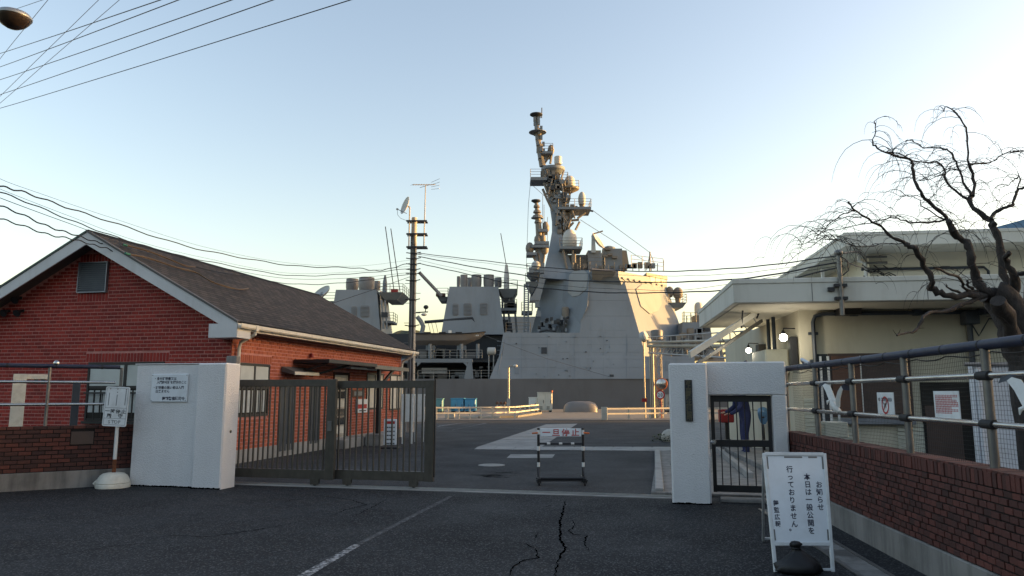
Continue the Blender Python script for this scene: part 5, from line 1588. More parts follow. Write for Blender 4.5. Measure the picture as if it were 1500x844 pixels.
for k in range(3):
    a, b = b1[1].lerp(b1[2], .64 + k*.12), b1[1].lerp(b1[2], .735 + k*.12)
    n = Vector((.707, -.707, 0)); q = MB(); q.add([a+n*.03+Vector((0,0,-.55)), b+n*.03+Vector((0,0,-.55)), b+n*.03+Vector((0,0,.02)), a+n*.03+Vector((0,0,.02))], [(0,1,2,3)], True); ship(q, 'window', 'glass_dark', bridge)
q = MB(); tp0 = [b1[1].lerp(b1[2], .55), b1[2]]; q.loft([sym([p + Vector((.1,-.1,.03)) for p in tp0]), sym([p + Vector((.1,-.1,.42)) for p in tp0])]); ship(q, 'wheelhouse_roof', 'ship_buff', bridge)
panel('wing_shelter', [(867,393),(902,396),(898,403),(884,404),(880,409),(868,407)], b1[0], b1[1], b0[1], .5, 'ship_buff', bridge)
ship(MB().box(X_(884,392,88), 87, zb1, X_(910,392,88), 93, zy(366.5, 88)), 'director_house', 'ship_grey')
ship(MB().prism([S(906,392,88.2), S(922,391,88.2), S(918,367,88.2), S(905,366,88.2)], (0, 4, 0)), 'director_house', 'ship_buff')
ship(MB().box(X_(861,392,87), 86.5, zb1, X_(880,392,87), 89, zy(368, 87)), 'director_house', 'ship_grey')
ship(MB().box(X_(826,394,88.5), 88.2, zb1-.6, X_(862,394,88.5), 94, zy(374, 88.5)), 'mast_house', 'ship_grey')
ship(MB().box(X_(840,394,87.5), 87.4, zb1-.6, X_(860,394,87.5), 88.19, zy(380, 87.5)), 'mast_house', 'ship_buff')
# railings
def railing(name, pts, h=1.0, n=3, rails=3, mat='ship_buff', parent=None, r=.035):
    q = MB()
    for a, b in zip(pts, pts[1:]):
        L = (b-a).length; m = max(1, int(L/1.5))
        for k in range(m+1): p = a.lerp(b, k/m); q.tube(p, p+Vector((0,0,h)), r, n=4)
        for j in range(rails): q.tube(a+Vector((0,0,h*(j+1)/rails)), b+Vector((0,0,h*(j+1)/rails)), r*.75, n=4)
    return ship(q, name, mat, parent)
railing('railing', [S(741, 487, YC+.3), S(777, 487, YC+.3)], 1.1)
railing('railing', [S(925, 391, 84.5), S(972, 396, 88)], 1.4)
railing('railing', [S(850, 395, 85), S(886, 396, 85)], 1.5)
# illuminator dish on its pedestal
ship(MB().loft([[S(866,370,86), S(873,370,86), S(873,370,87.5), S(866,370,87.5)], [S(866.5,345,86), S(871,345,86), S(871,345,87.3), S(866.5,345,87.3)]]), 'dish_pedestal', 'radome_grey')
def dish(name, c, r, axis, mat='radome', parent=None, deep=.35):
    prof = [(.02, -r*deep)] + [(r*math.sin(t), -r*deep*math.cos(t)) for t in [.3, .7, 1.1, 1.57]] + [(r*.97, .0)] + [(r*math.sin(t)*.95, -r*deep*math.cos(t)*.85+.03) for t in [1.3, .9, .5, .1]]
    return ship(MB().lathe(c, prof, 20, axis), name, mat, parent, smooth=50)
d1 = dish('dish', S(877, 352, 86.6), 1.15, (.75, -.35, .5))
q = MB(); q.path([S(867,347,86.4), S(868.5,343,86.4), S(878,340,86.4), S(883,338.5,86.4)], .09, 5); ship(q, 'feed_arm', 'ship_buff', d1)
# ------------------------------------------------------------------ mast
YM = 90.0
def ring4(xl, xr, y, Ya, Yb): return [S(xl,y,Ya), S(xr,y,Ya), S(xr,y,Yb), S(xl,y,Yb)]
mast = ship(MB().loft([ring4(794,845,409,85.2,95), ring4(803,831,371,87.2,93.4), ring4(808.5,822,340,88.4,92), ring4(808.5,822,325,88.6,91.7), ring4(805,824,301,88.6,91.7), ring4(802,822,284,88.8,91.4), ring4(799,813,258,89,91.2), ring4(796,808,242,89.2,91)]), 'mast', 'ship_light')
def tube_px(name, pts, r, mat='ship_buff', parent=None, Y=YM, n=6):
    return ship(MB().path([S(p[0], p[1], Y if len(p) < 3 else p[2]) for p in pts], r, n), name, mat, parent or mast, smooth=40)
def plat(name, x0, x1, y, Ya, Yb, th=.35, mat='ship_grey', rail=True, parent=None, taper=0):
    z = zy(y, (Ya+Yb)/2); xa, xb = X_(x0, y, Ya), X_(x1, y, Ya)
    o = ship(MB().hexa([(xa+taper, Ya+taper, z-th), (xb-taper, Ya+taper, z-th), (xb-taper, Yb, z-th), (xa+taper, Yb, z-th), (xa, Ya, z), (xb, Ya, z), (xb, Yb, z), (xa, Yb, z)]), name, mat, parent or mast)
    if rail: railing('railing', [Vector((xa, Ya, z)), Vector((xb, Ya, z))], 1.0, parent=o); railing('railing', [Vector((xb, Ya, z)), Vector((xb, Yb, z))], 1.0, parent=o)
    return o
# topmast, leaning aft
top = tube_px('topmast', [(795,244), (791,222), (788,204), (786,186), (785,170)], [.42,.38,.33,.28,.22], n=8)
for y_, r_ in ((232,.62),(222,.55),(213,.6),(204,.45),(197,.6),(190,.6),(183,.42),(177,.42)):
    x_ = 785 + (y_-170)*.135
    ship(MB().lathe(S(x_, y_, YM), [(r_*.3,-.26),(r_*.62,-.2),(r_*.58,.12),(r_*.3,.26)], 8), 'antenna_unit', 'ship_buff', top)
    for a_ in (0.6, 2.7, 4.6):
        c_ = S(x_, y_-2, YM) + Vector((math.cos(a_+y_), math.sin(a_+y_), 0))*r_*.75; ship(MB().box(c_.x-.16, c_.y-.16, c_.z-.3, c_.x+.16, c_.y+.16, c_.z+.25), 'equipment_box', 'ship_grey', top)
ship(MB().lathe(S(787.5,194.5,YM), [(.3,-.05),(1.12,0),(1.12,.06),(.3,.1)], 14), 'ring_platform', 'ship_grey', top)
ship(MB().lathe(S(785.5,168.5,YM), [(.2,-.35),(.82,-.02),(.80,.10),(.2,.2)], 16), 'top_disc', 'ship_dark', top, smooth=40)
tube_px('whip_antenna', [(786,172.5),(793.5,172.5),(793.7,158)], .07, 'ship_dark', top)
for k in range(5):
    y_ = 226 - k*12; x_ = 785 + (y_-170)*.135
    tube_px('spur', [(x_-4, y_), (x_+5, y_-1)], .10, 'ship_grey', top)
plat('platform', 795, 810, 226, 89, 91.5, .3)
tube_px('strut', [(797,240),(806,227)], .16); tube_px('strut', [(806,240),(808,227)], .16)
ship(MB().lathe(S(807,221,90), [(.25,-.5),(.45,0),(.3,.6),(.1,.8)], 8), 'antenna_unit', 'ship_buff')
# round platform with radar ring
ship(MB().lathe(S(810,248,YM), [(.95,-.7),(1.5,-.2),(1.5,.12),(1.42,.16)], 22), 'ring_platform', 'ship_grey', smooth=30)
ship(MB().lathe(S(817.5,238.5,89.2), [(.45,-.2),(.48,.0),(.48,.72),(.40,.80),(.1,.82)], 18), 'antenna_drum', 'radome', smooth=40)
for k in range(10):
    a = k*.63; c = S(806,252,YM) + Vector((1.0*math.cos(a), 1.0*math.sin(a), -.3)); ship(MB().box(c.x-.22, c.y-.2, c.z-.5, c.x+.22, c.y+.2, c.z+.35), 'equipment_box', 'ship_buff')
plat('platform', 777, 801, 264, 88.2, 91, .38, 'ship_grey')
plat('platform', 812, 832, 268, 88.5, 91, .3)
ship(MB().lathe(S(834,277,89.5), [(.4,-.5),(1.2,-.1),(1.25,.12)], 18), 'ring_platform', 'ship_buff')
def radome(name, px, y0, y1, wpx, Y, mat='radome', parent=None):
    zb, zt = zy(y1, Y), zy(y0, Y); r = wpx/2*Y/FPX; x = X_(px, (y0+y1)/2, Y); h = zt-zb
    prof = [(r*.85, 0), (r, h*.06), (r*1.02, h*.35)] + [(r*1.02*math.cos(t), h*.45 + h*.55*math.sin(t)) for t in [.1,.35,.6,.85,1.1,1.35,1.55]]
    return ship(MB().lathe((x, Y, zb), prof, 24), name, mat, parent, smooth=60)
radome('radome', 834.5, 257.5, 275, 16, 89.5)
railing('railing', [S(828,277,88.4), S(848,277,88.6)], 1.1)
tube_px('strut', [(834,291),(834,279)], .12)
for a, b in (((801,268),(808,283)),((797,268),(805,290)),((812,258),(816,276)),((806,258),(811,276)),((800,283),(820,291)),((795,277),(801,291)),((801,291),(810,310)),((823,262),(829,275)),((815,282),(826,300))):
    tube_px('strut', [a, b], .17, 'ship_buff', Y=88.7)
for k, (x_, y_) in enumerate(((806,262),(813,266),(820,271),(809,275),(817,281),(805,284),(813,290),(822,288),(819,297),(828,285),(811,268),(825,296),(808,297))):
    ship(MB().box(X_(x_,y_,88.9)-.26, 88.6, zy(y_,88.9)-.3, X_(x_,y_,88.9)+.26, 89.2, zy(y_,88.9)+.3), 'equipment_box', 'ship_buff' if k % 2 else 'ship_grey')
plat('platform', 812, 836, 290, 88.3, 91, .4)
# yard platform
ship(MB().loft([ring4(818,832,366,88.8,91.4), ring4(820,836,326,88.9,91.2), ring4(822,838,311,88.9,91.2)]), 'mast_leg', 'ship_buff')
plat('yard_platform', 818, 866, 308, 88, 91.5, .3, 'ship_grey')
tube_px('yard_end', [(860,308),(869,309.5)], .12, 'ship_dark')
ship(MB().ell(S(852.5,293,89), .48, .42, 1.05, 14, 10), 'search_radar', 'radome_grey', smooth=60)
ship(MB().lathe(S(852.5,307,89), [(.42,0),(.30,.45),(.38,.6)], 12), 'radar_base', 'ship_buff', smooth=40)
for a, b in (((836,310),(836,322)),((858,311),(846,320)),((846,311),(832,324)),((822,312),(830,326)),((828,324),(848,322)),((840,326),(820,348)),((849,325),(843,337))): tube_px('strut', [a, b], .15, 'ship_buff', Y=88.6)
for x_, y_ in ((824,316),(829,320),(838,303),(831,303),(843,305),(826,303),(833,327)): ship(MB().box(X_(x_,y_,88.6)-.24, 88.3, zy(y_,88.6)-.22, X_(x_,y_,88.6)+.24, 88.9, zy(y_,88.6)+.22), 'equipment_box', 'ship_buff')
for a, b in (((824,300),(828,340)),((830,326),(824,364)),((836,322),(830,340)),((820,312),(834,330)),((826,340),(824,366)),((842,320),(838,308)),((818,300),(814,330)),((830,290),(826,310)),((822,262),(826,290)),((809,262),(803,284)),((816,255),(822,270)),((826,250),(822,262)),((800,255),(795,262))): tube_px('strut', [a, b], .12, 'ship_buff', Y=88.3)
for k in range(34):
    y_ = random.uniform(252, 345); x_ = 806 + (y_-250)*.16 + random.uniform(-5, 16)*(1 if y_ > 262 else .5)
    s_ = random.uniform(.1, .28); ship(MB().box(X_(x_,y_,88.4)-s_, 88.2, zy(y_,88.4)-s_*1.2, X_(x_,y_,88.4)+s_, 88.7, zy(y_,88.4)+s_), 'equipment_box', ('ship_buff','ship_grey','ship_dark')[k % 3])
# big radome on a platform with struts
plat('radome_platform', 820, 853, 365, 85.5, 89, .3)
radome('radome', 834.5, 336, 363, 21, 86.8)
ship(MB().lathe(S(834.5,365,86.8), [(.75,0),(.8,.5)], 18), 'radome_base', 'ship_buff', smooth=40)
for a, b in (((825,367),(830,394)),((839,367),(839,394)),((842,372),(842,385))): tube_px('strut', [a, b], .16, 'ship_buff', Y=86.0)
tube_px('whip_antenna', [(812,300,92),(776,268,92)], .03, 'wire_grey'); tube_px('rigging_wire', [(777,268),(774,300),(771,392)], .028, 'wire_grey')
for a, b in (((869,309),(952,370)),((850,322),(944,382)),((952,370),(960,390))): tube_px('rigging_wire', [a, b], .03, 'wire_grey', Y=88.5)
tube_px('pole_antenna', [(952,398,86),(952,369,86)], .09, 'ship_buff'); tube_px('pole_antenna', [(947,396,86),(951.5,375,86)], .05)
for x_ in range(846, 975, 9):
    tube_px('stanchion', [(x_, 397 - (2 if x_ < 900 else 0), 85.5), (x_, 384 + random.uniform(-3, 5), 85.5)], .05, 'ship_buff', bridge)
for k in range(14):
    x_ = random.uniform(855, 965); y_ = random.uniform(384, 392)
    ship(MB().box(X_(x_,y_,86)-.25, 85.8, zy(393,86), X_(x_,y_,86)+.25, 86.3, zy(y_,86)), 'deck_box', 'ship_buff' if k % 3 else 'ship_grey', bridge)
for x_, y_ in ((886,374),(893,372),(900,376),(890,364)): ship(MB().box(X_(x_,y_,87)-.3, 86.6, zy(y_+3,87), X_(x_,y_,87)+.3, 86.98, zy(y_,87)), 'deck_box', 'ship_buff', bridge)
ship(MB().lathe(S(892,369,89), [(.3,0),(.9,.05),(.8,.5),(.3,.7)], 10), 'director_cap', 'ship_grey')
# left side of the tower: ladder tower, sponsons, small dome
for x_ in (767.5, 773.5): tube_px('ladder_rail', [(x_, 487, 84), (x_+.8, 416, 84)], .10, 'ship_grey', tower)
q = MB()
for k in range(22): q.tube(S(767.5+k*.04, 485-k*3.2, 84), S(773.5+k*.04, 485-k*3.2, 84), .05, n=4)
ship(q, 'ladder_rungs', 'ship_grey', tower)
plat('sponson', 770, 789, 416, 84.5, 88, 1.3, 'ship_grey', parent=tower, taper=.8); plat('sponson', 772, 792, 402, 84.5, 88, .6, 'ship_grey', parent=tower, taper=.5); plat('sponson', 764, 780, 457, 84.2, 86.5, .3, 'ship_grey', parent=tower)
ship(MB().ell(S(785,389.5,85.5), .55, .55, .6), 'small_radome', 'radome_grey', tower, smooth=60)
for x_, y_ in ((778,396),(794,396),(787,446),(789,460),(826,455),(795,474),(818,470),(829,472)):
    ship(MB().box(X_(x_,y_,83.4)-.25, 83.0, zy(y_,83.4)-.35, X_(x_,y_,83.4)+.25, 83.9, zy(y_,83.4)+.3), 'equipment_box', 'ship_grey', tower)
wb = ship(MB().lathe(S(828,458,83.2), [(.3,-.75),(.42,-.65),(.42,.55),(.3,.65)], 12), 'canister', 'ship_buff', tower, smooth=40)
for k in range(20):
    x_ = random.uniform(788, 832); y_ = random.uniform(466, 486)
    ship(MB().box(X_(x_,y_,82.6)-.16, 82.3, zy(y_,82.6)-.2, X_(x_,y_,82.6)+.16, 82.9, zy(y_,82.6)+.2), 'deck_gear', 'ship_dark' if k % 3 else 'ship_grey', tower)
tube_px('deck_pipe', [(826,483,82.4),(827,468,82.4),(833,464,82.4)], .14, 'ship_dark', tower); tube_px('deck_pipe', [(790,486,82.4),(800,484,82.4),(814,485,82.4),(816,478,82.4)], .14, 'ship_dark', tower)
# right side: sponson with domes, foredeck house, close-in gun
plat('sponson', 980, 1006, 446, 88, 92, .6, 'ship_grey', parent=tower, taper=.4)
ship(MB().ell(S(993,430,89), .62, .62, .78), 'small_radome', 'ship_buff', tower, smooth=60); ship(MB().lathe(S(993,443,89), [(.3,0),(.4,.9)], 10), 'radome_base', 'ship_buff', tower)
ship(MB().ell(S(981,428,89), .5, .5, .7), 'small_radome', 'ship_buff', tower, smooth=60)
fh = ship(MB().loft([sym([pt(998, 84, z1-.01), pt(1046, 84, z1-.01)]), sym([pt(1000, 85, zy(472,85)), pt(1040, 85, zy(472,85))])]), 'foredeck_house', 'ship_grey')
cw = ship(MB().lathe(S(1024,470,88), [(.62,0),(.62,.2),(.5,.3),(.5,1.7),(.44,2.0),(.25,2.2),(.05,2.25)], 16), 'gun_radome', 'radome', fh, smooth=40)
ship(MB().box(X_(1016,470,88), 87, zy(473,88), X_(1031,470,88), 89, zy(463,88)), 'gun_mount', 'ship_buff', fh)
for x_ in (1002, 1006, 1012, 1034, 1040): tube_px('stanchion', [(x_,473,85),(x_, 460 + random.uniform(-4,4),85)], .06, 'ship_buff', fh)
railing('railing', [S(1000,472,85.2), S(1040,472,85.2)], 1.1)
for k in range(16):
    x_ = random.uniform(985, 1040); y_ = random.uniform(478, 518)
    ship(MB().box(X_(x_,y_,83.6)-.3, 83.2, zy(y_,83.6)-.3, X_(x_,y_,83.6)+.3, 84.1, zy(y_,83.6)+.3), 'deck_gear', ('ship_grey', 'ship_buff', 'ship_dark')[k % 3], fh)
railing('railing', [S(960,522,80.9), S(1100,522,80.9)], 1.1)
gun = ship(MB().loft([ring4(1030,1062,530,84,90), ring4(1034,1058,512,85,89)]), 'gun_turret', 'ship_buff')
ship(MB().tube(S(1060,518,87), S(1098,508,87), .16), 'gun_barrel', 'ship_grey', gun)
# ------------------------------------------------------------------ funnels
def funnel(px, yt, yb, Y, louv, stacks):
    xl0, xl1, xr1, xr0 = px                  # bottom left, top left, top right, bottom right
    zt, zb = zy(yt, Y+1.2), zy(yb, Y)
    P0 = [pt(xl0, Y, zb), pt(xr0, Y, zb)]; P1 = [pt(xl1, Y+1.2, zt), pt(xr1, Y+1.2, zt)]
    f = ship(MB().loft([[P0[0], P0[1], P0[1]+Vector((-.3,12,0)), P0[0]+Vector((.3,12,0))], [P1[0], P1[1], P1[1]+Vector((-.3,9.6,0)), P1[0]+Vector((.3,9.6,0))]]), 'funnel', 'ship_light')
    for (xa, xb, ya, yb_) in louv:
        lv = panel('louvre', [(xa+1.5,ya),(xb-1.5,ya),(xb,ya+1.5),(xb,yb_-1.5),(xb-1.5,yb_),(xa+1.5,yb_),(xa,yb_-1.5),(xa,ya+1.5)], P0[0], P0[1], P1[0], .06, 'stack_grey', f)
        n = 8
        for k in range(n):
            y_ = ya + 1 + (yb_-ya-2)*(k+.5)/n
            panel('slat', [(xa+.8, y_-.35), (xb-.8, y_-.35), (xb-.8, y_+.45), (xa+.8, y_+.45)], P0[0], P0[1], P1[0], .14, 'ship_grey', lv)
    for (xa, xb, ya, dy) in stacks:
        r = (xb-xa)/2*(Y+dy)/FPX; c = S((xa+xb)/2, yt+1, Y+dy); h = zy(ya, Y+dy) - c.z
        ship(MB().lathe(c, [(r*.92,0),(r*1.0,h*.3),(r*1.02,h*.7),(r*.95,h*.92),(r*.97,h*.93),(r*.97,h),(r*.8,h),(r*.8,h*.8)], 18), 'exhaust', 'stack_grey', f, smooth=35)
    return f
fA = funnel((646, 658.5, 730, 739), 420, 490, 84, [(663,671.6,445,462.5),(679,691,444.5,462.5),(703,714,444,462)], [(669,674,405,7),(674,685,403,4),(684,691,407,8),(690,705.5,403,4),(708,724,403,4),(724,735,407,6)])
fB = funnel((476, 492, 552, 560), 424.5, 520, 84, [(515,523,449,464),(528,541,448,465)], [(506.5,525,409,6),(525,548.5,407,4),(547,557,412,7)])
plat('platform', 730, 758, 428, 86, 92, 1.0, 'ship_grey', parent=fA, taper=.6); plat('platform', 732, 757, 454, 86, 90, .3, 'ship_grey', parent=fA)
for a, b in (((738,455),(739,487)),((744,455),(750,487)),((752,430),(757,487)),((736,437),(736,455)),((745,430),(747,455))): tube_px('strut', [a, b], .14, 'ship_grey', fA, Y=87)
for x_, y_ in ((748,447),(743,451),(752,451),(740,475),(745,480)): ship(MB().box(X_(x_,y_,86.5)-.4, 86.2, zy(y_,86.5)-.4, X_(x_,y_,86.5)+.4, 87, zy(y_,86.5)+.5), 'equipment_box', 'ship_dark', fA)
ship(MB().path([S(742,424,89), S(742,404,89), S(741.8,388,89)], [.34,.32,.16], 12), 'cone_mast', 'radome', fA, smooth=50)
tube_px('whip_antenna', [(741.5,388,89),(733.5,342,89)], .05, 'cable_black', fA)
plat('platform', 640, 656, 437, 86, 89, .5, 'ship_grey', parent=fA, taper=.3)
tube_px('derrick', [(647,434,85.5),(614,399,85.5)], .22, 'stack_grey', fA); ship(MB().box(X_(645,433,86)-.5, 85.7, zy(434,86), X_(652,433,86), 86.6, zy(430,86)), 'derrick_base', 'brown_board', fA)
plat('platform', 552, 590, 433, 85, 91, .8, 'ship_light', parent=fB, taper=.8); plat('platform', 558, 576, 472, 86, 89, .25, 'ship_grey', parent=fB)
for a, b in (((577,425,86),(564.5,332,86)),((586,428,86),(572.5,335,86))): tube_px('whip_antenna', [a, b], .055, 'cable_black', fB); 
ship(MB().box(X_(577,426,86)-.3, 85.6, zy(430,86), X_(577,426,86)+.5, 86.4, zy(424,86)), 'antenna_base', 'red_paint', fB)
ship(MB().lathe(S(563.5,430,87), [(.3,0),(.25,1.4),(.1,2.2)], 10), 'antenna_unit', 'ship_grey', fB, smooth=40)
dish('dish', S(470, 428, 86), 1.2, (-.4, -.5, .6), 'radome_grey', fB, .4); ship(MB().tube(S(470,440,86.3), S(470,431,86.3), .3), 'dish_pedestal', 'ship_grey', fB)
ship(MB().prism([S(556,424.6,85.3), S(560,520,84.2), S(574,520,88), S(566,430,88)], (.02, .8, 0)), 'funnel_lit_side', 'radome', fB)  # pale colour paints in the light on the funnel's right face
for x_ in (560, 565): tube_px('pipe', [(x_-1,440,84.7),(x_+2,482,84.7)], .10, 'ship_grey', fB)
ship(MB().box(X_(564,462,85)-.35, 84.5, zy(465,85), X_(564,462,85)+.35, 85.1, zy(458,85)), 'equipment_box', 'ship_dark', fB)
# ------------------------------------------------------------------ midships: boat deck and openings
xm0, xm1 = X_(470, 540, SY), pt(736, YA, ZD).x
YI = SY + 5.0
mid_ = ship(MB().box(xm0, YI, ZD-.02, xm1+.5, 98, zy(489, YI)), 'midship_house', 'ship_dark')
zdk1, zdk0 = zy(525.5, SY), zy(531, SY)
ship(MB().box(X_(560,526,SY), SY+.1, zdk0, X_(692,526,SY), YI-.01, zdk1), 'boat_deck', 'ship_grey', mid_)
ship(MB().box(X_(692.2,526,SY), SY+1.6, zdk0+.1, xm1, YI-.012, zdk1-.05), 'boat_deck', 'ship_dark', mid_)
for xa, xb in ((684.5, 692),): ship(MB().hexa([pt(xa-5,SY+.12,ZD), pt(xb+1.5,SY+.12,ZD), pt(xb+1.5,SY+.5,ZD), pt(xa-5,SY+.5,ZD), pt(xa+.5,SY+.12,zdk0-.005), pt(xb-.5,SY+.12,zdk0-.005), pt(xb-.5,SY+.5,zdk0-.005), pt(xa+.5,SY+.5,zdk0-.005)]), 'column', 'ship_grey', mid_)
for (xa, ya, xb, yb) in ((611,531,617,537),(684,531,678,537)): q = MB(); q.prism([S(xa,ya,SY+.12), S(xb,ya,SY+.12), S(xa,yb,SY+.12)], (0,.3,0)); ship(q, 'gusset', 'ship_grey', mid_)
ship(MB().prism([pt(728, YA, ZD), pt(735, YB, z1), pt(740.5, YC, z2), pt(737.5, YC, z2), pt(731, YB, z1), pt(717, YA, ZD+.0), ], (0, .5, 0)), 'side_edge', 'ship_light', mid_)
railing('railing', [S(612,525,SY+.25), S(706,525,SY+.25)], .9, mat='ship_panel', parent=mid_, r=.03)
railing('railing', [S(612,555,SY+.3), S(728,555,SY+.3)], .9, mat='ship_panel', parent=mid_, r=.028)
for x_ in (630, 676, 700): tube_px('boat_cradle', [(x_,525,SY+1),(x_,504,SY+1)], .22, 'ship_grey', mid_)
for x_ in (630.5, 676): ship(MB().box(X_(x_,510,SY+1.3)-.5, SY+1.2, zy(513,SY+1), X_(x_,510,SY+1.3)+.5, SY+2.5, zy(506,SY+1)), 'davit', 'ship_grey', mid_)
for k in range(26):
    x_ = random.uniform(612, 730); up_ = k % 2; yb_ = 525 if up_ else 555; h_ = random.uniform(5, 17)
    if x_ > 690: yb_ = 553
    ship(MB().box(X_(x_,yb_,SY+3)-random.uniform(.2,.7), SY+2.4, zy(yb_,SY+3), X_(x_,yb_,SY+3)+random.uniform(.2,.7), SY+3.6, zy(yb_-h_,SY+3)), 'deck_gear', ('ship_grey','ship_hull','stack_grey')[k % 3], mid_)
for j in range(2):
    ship(MB().tube(S(618,546-j*5,SY+1.2), S(655,546-j*5,SY+1.2), .17, n=10), 'torpedo_tube', 'ship_panel', mid_, smooth=40)
can = ship(MB().lathe(S(713.5,514.5,SY+.9), [(.25,0),(.42,.08),(.42,.88),(.25,.96)], 14, (1,0,0)), 'raft_canister', 'radome_grey', mid_, smooth=40)
for x_ in (716, 723): tube_px('canister_leg', [(x_,520,SY+.9),(x_,555,SY+.9)], .07, 'ship_panel', mid_)
q = MB()
for k in range(9): q.tube(S(728+k*.0,553-k*6.6,SY+2.5), S(734,553-k*6.6,SY+2.5), .05, n=4)
ship(q, 'ladder_rungs', 'ship_grey', mid_)
tube_px('crane_arm', [(622,472,84.5),(692,466.5,84.5),(697,474,84.5),(697,489,84.5)], .20, 'ship_dark', mid_); tube_px('crane_arm', [(611,464,83.5),(616,470,83.5),(620,478,83.5),(618,488,83.5)], .28, 'ship_grey', mid_)
for x_ in (627, 632, 638): tube_px('fall_wire', [(x_,472,84.5),(x_+4,489,84.5)], .03, 'wire_grey', mid_)
tube_px('mooring_line', [(706,490,SY-.2),(740,503,SY-.6),(800,525,SY-1.2),(893,552,SY-.3)], .022, 'wire_grey', mid_)
# aft deckhouse seen over the roof of the brick house
ship(MB().box(X_(470,500,86), 86, ZD, X_(640,500,86), 97, zy(500,86)), 'aft_house', 'ship_grey')
railing('railing', [S(470,441,86.5), S(493,441,86.5)], 1.0)
ship(MB().box(X_(455,441,87), 87, ZD, X_(495,441,87), 96, zy(441,87)), 'aft_house', 'ship_grey')
# workboat on its cradle, a thing of its own
wb_ = thing('workboat', 'grey open workboat lifted on the warship side deck', 'boat', tuple(S(660, 506, SY+1.4)))
rg = []
xs_ = [(607,1.0,0),(620,1.15,0),(650,1.2,0),(680,1.1,0),(698,.7,.12),(711,.06,.28)]
for px, wd, rise in xs_:
    x = X_(px, 498, SY+1.4); zt = zy(490, SY+1.4) + rise; zb = zy(506, SY+1.4) + (rise*2.6 if rise else 0)
    rg.append([(x, SY+1.4-wd, zt), (x - (.25 if rise else 0), SY+1.4-wd*.72, (zt*.4+zb*.6)), (x - (.6 if rise else 0), SY+1.4, zb), (x-(.25 if rise else 0), SY+1.4+wd*.72, (zt*.4+zb*.6)), (x, SY+1.4+wd, zt)])
MB().loft(rg).build('boat_hull', 'boat_grey', wb_, smooth=30)
q = MB(); q.path([(r[0][0], r[0][1]-.03, r[0][2]) for r in rg], .075, 6); q.path([(r[4][0], r[4][1]+.03, r[4][2]) for r in rg], .075, 6); q.build('rub_rail', 'rubber', wb_)
for px in (626, 648, 672): MB().box(X_(px,489,SY+1.2)-.35, SY+1.0, zy(490,SY+1.2), X_(px,489,SY+1.2)+.35, SY+1.6, zy(486.5,SY+1.2)).build('seat', 'rubber', wb_)
MB().box(X_(659,488,SY+1.2)-.15, SY+1.1, zy(490,SY+1.2), X_(659,488,SY+1.2)+.15, SY+1.4, zy(484,SY+1.2)).build('console', 'white_enamel', wb_)
for k in range(4): MB().box(X_(692+k*2.4,491,SY+.45), SY+.80, zy(492.2,SY+.6), X_(693.6+k*2.4,491,SY+.45), SY+.86, zy(490.4,SY+.6)).build('hull_number', 'white_enamel', wb_)

# ------------------------------------------------------------------ a second warship beyond: only its mast shows
s2 = thing('warship', 'mast of a second grey warship rising behind the first one, left of the tall mast', 'ship', (3, 128, -2.2))
Y2 = 128.0
def S2(x, y): return at(x, y, Y2)
MB().loft([[(-70,118,-2.5),(-70,138,-2.5),(-70,137,3.2),(-70,119,3.2)], [(50,118,-2.5),(50,138,-2.5),(50,137.5,3.2),(50,118.5,3.2)], [(78,127.5,-2.5),(78,128.5,-2.5),(84,128.3,5.5),(84,127.7,5.5)]]).build('hull', 'ship_hull', s2)
MB().box(-2, 120, 3, 14, 136, 14).build('superstructure', 'ship_light', s2)
m2 = MB().loft([[S2(776,440), S2(800,440), S2(800,440)+Vector((0,4,0)), S2(776,440)+Vector((0,4,0))], [S2(784,372), S2(797,372), S2(797,372)+Vector((0,2.6,0)), S2(784,372)+Vector((0,2.6,0))], [S2(786,345), S2(793,345), S2(793,345)+Vector((0,1.6,0)), S2(786,345)+Vector((0,1.6,0))]]).build('mast', 'ship_grey', s2)
MB().path([S2(790,346), S2(788,322), S2(785.5,296)], [.6,.5,.3], 8).build('topmast', 'ship_buff', s2, smooth=50)
MB().lathe(S2(785,294.5), [(.3,-.4),(.85,-.05),(.8,.15),(.2,.3)], 14).build('top_disc', 'ship_dark', s2, smooth=50)
for y_, r_ in ((303,.6),(311,.75),(318,1.0),(326,.7)): MB().lathe(S2(785.5+(y_-296)*.09, y_), [(r_*.5,-.3),(r_,-.1),(r_*.8,.3)], 10).build('antenna_unit', 'ship_buff', s2, smooth=40)
MB().lathe(S2(787,320), [(.2,-.1),(1.1,0),(1.1,.15),(.2,.2)], 14).build('ring_platform', 'ship_grey', s2)
for x0, x1, y_ in ((788,802,337),(783,804,355),(771,786,371),(778,804,360)):
    a, b = S2(x0, y_), S2(x1, y_); MB().box(a.x, Y2-1, a.z-.5, b.x, Y2+2, a.z).build('platform', 'ship_grey', s2)
for x_, y_, r_ in ((799,331,.55),(800,334,.6),(776,364,.75),(795,350,.6),(788,352,.7),(798,365,.7)): MB().ell(S2(x_, y_), r_, r_, r_*1.5, 10, 6).build('antenna_unit', 'ship_buff', s2, smooth=50)
for a, b in (((789,372),(792,400)),((800,356),(796,385)),((783,358),(788,372)),((779,372),(784,382)),((797,338),(793,352))): MB().tube(S2(*a), S2(*b), .18).build('strut', 'ship_buff', s2)
for x_, y0_, y1_ in ((797,300,372),(802,318,360),(795,286,340)): MB().tube(S2(x_, y1_), S2(x_, y0_), .045, n=5).build('whip_antenna', 'wire_grey', s2)
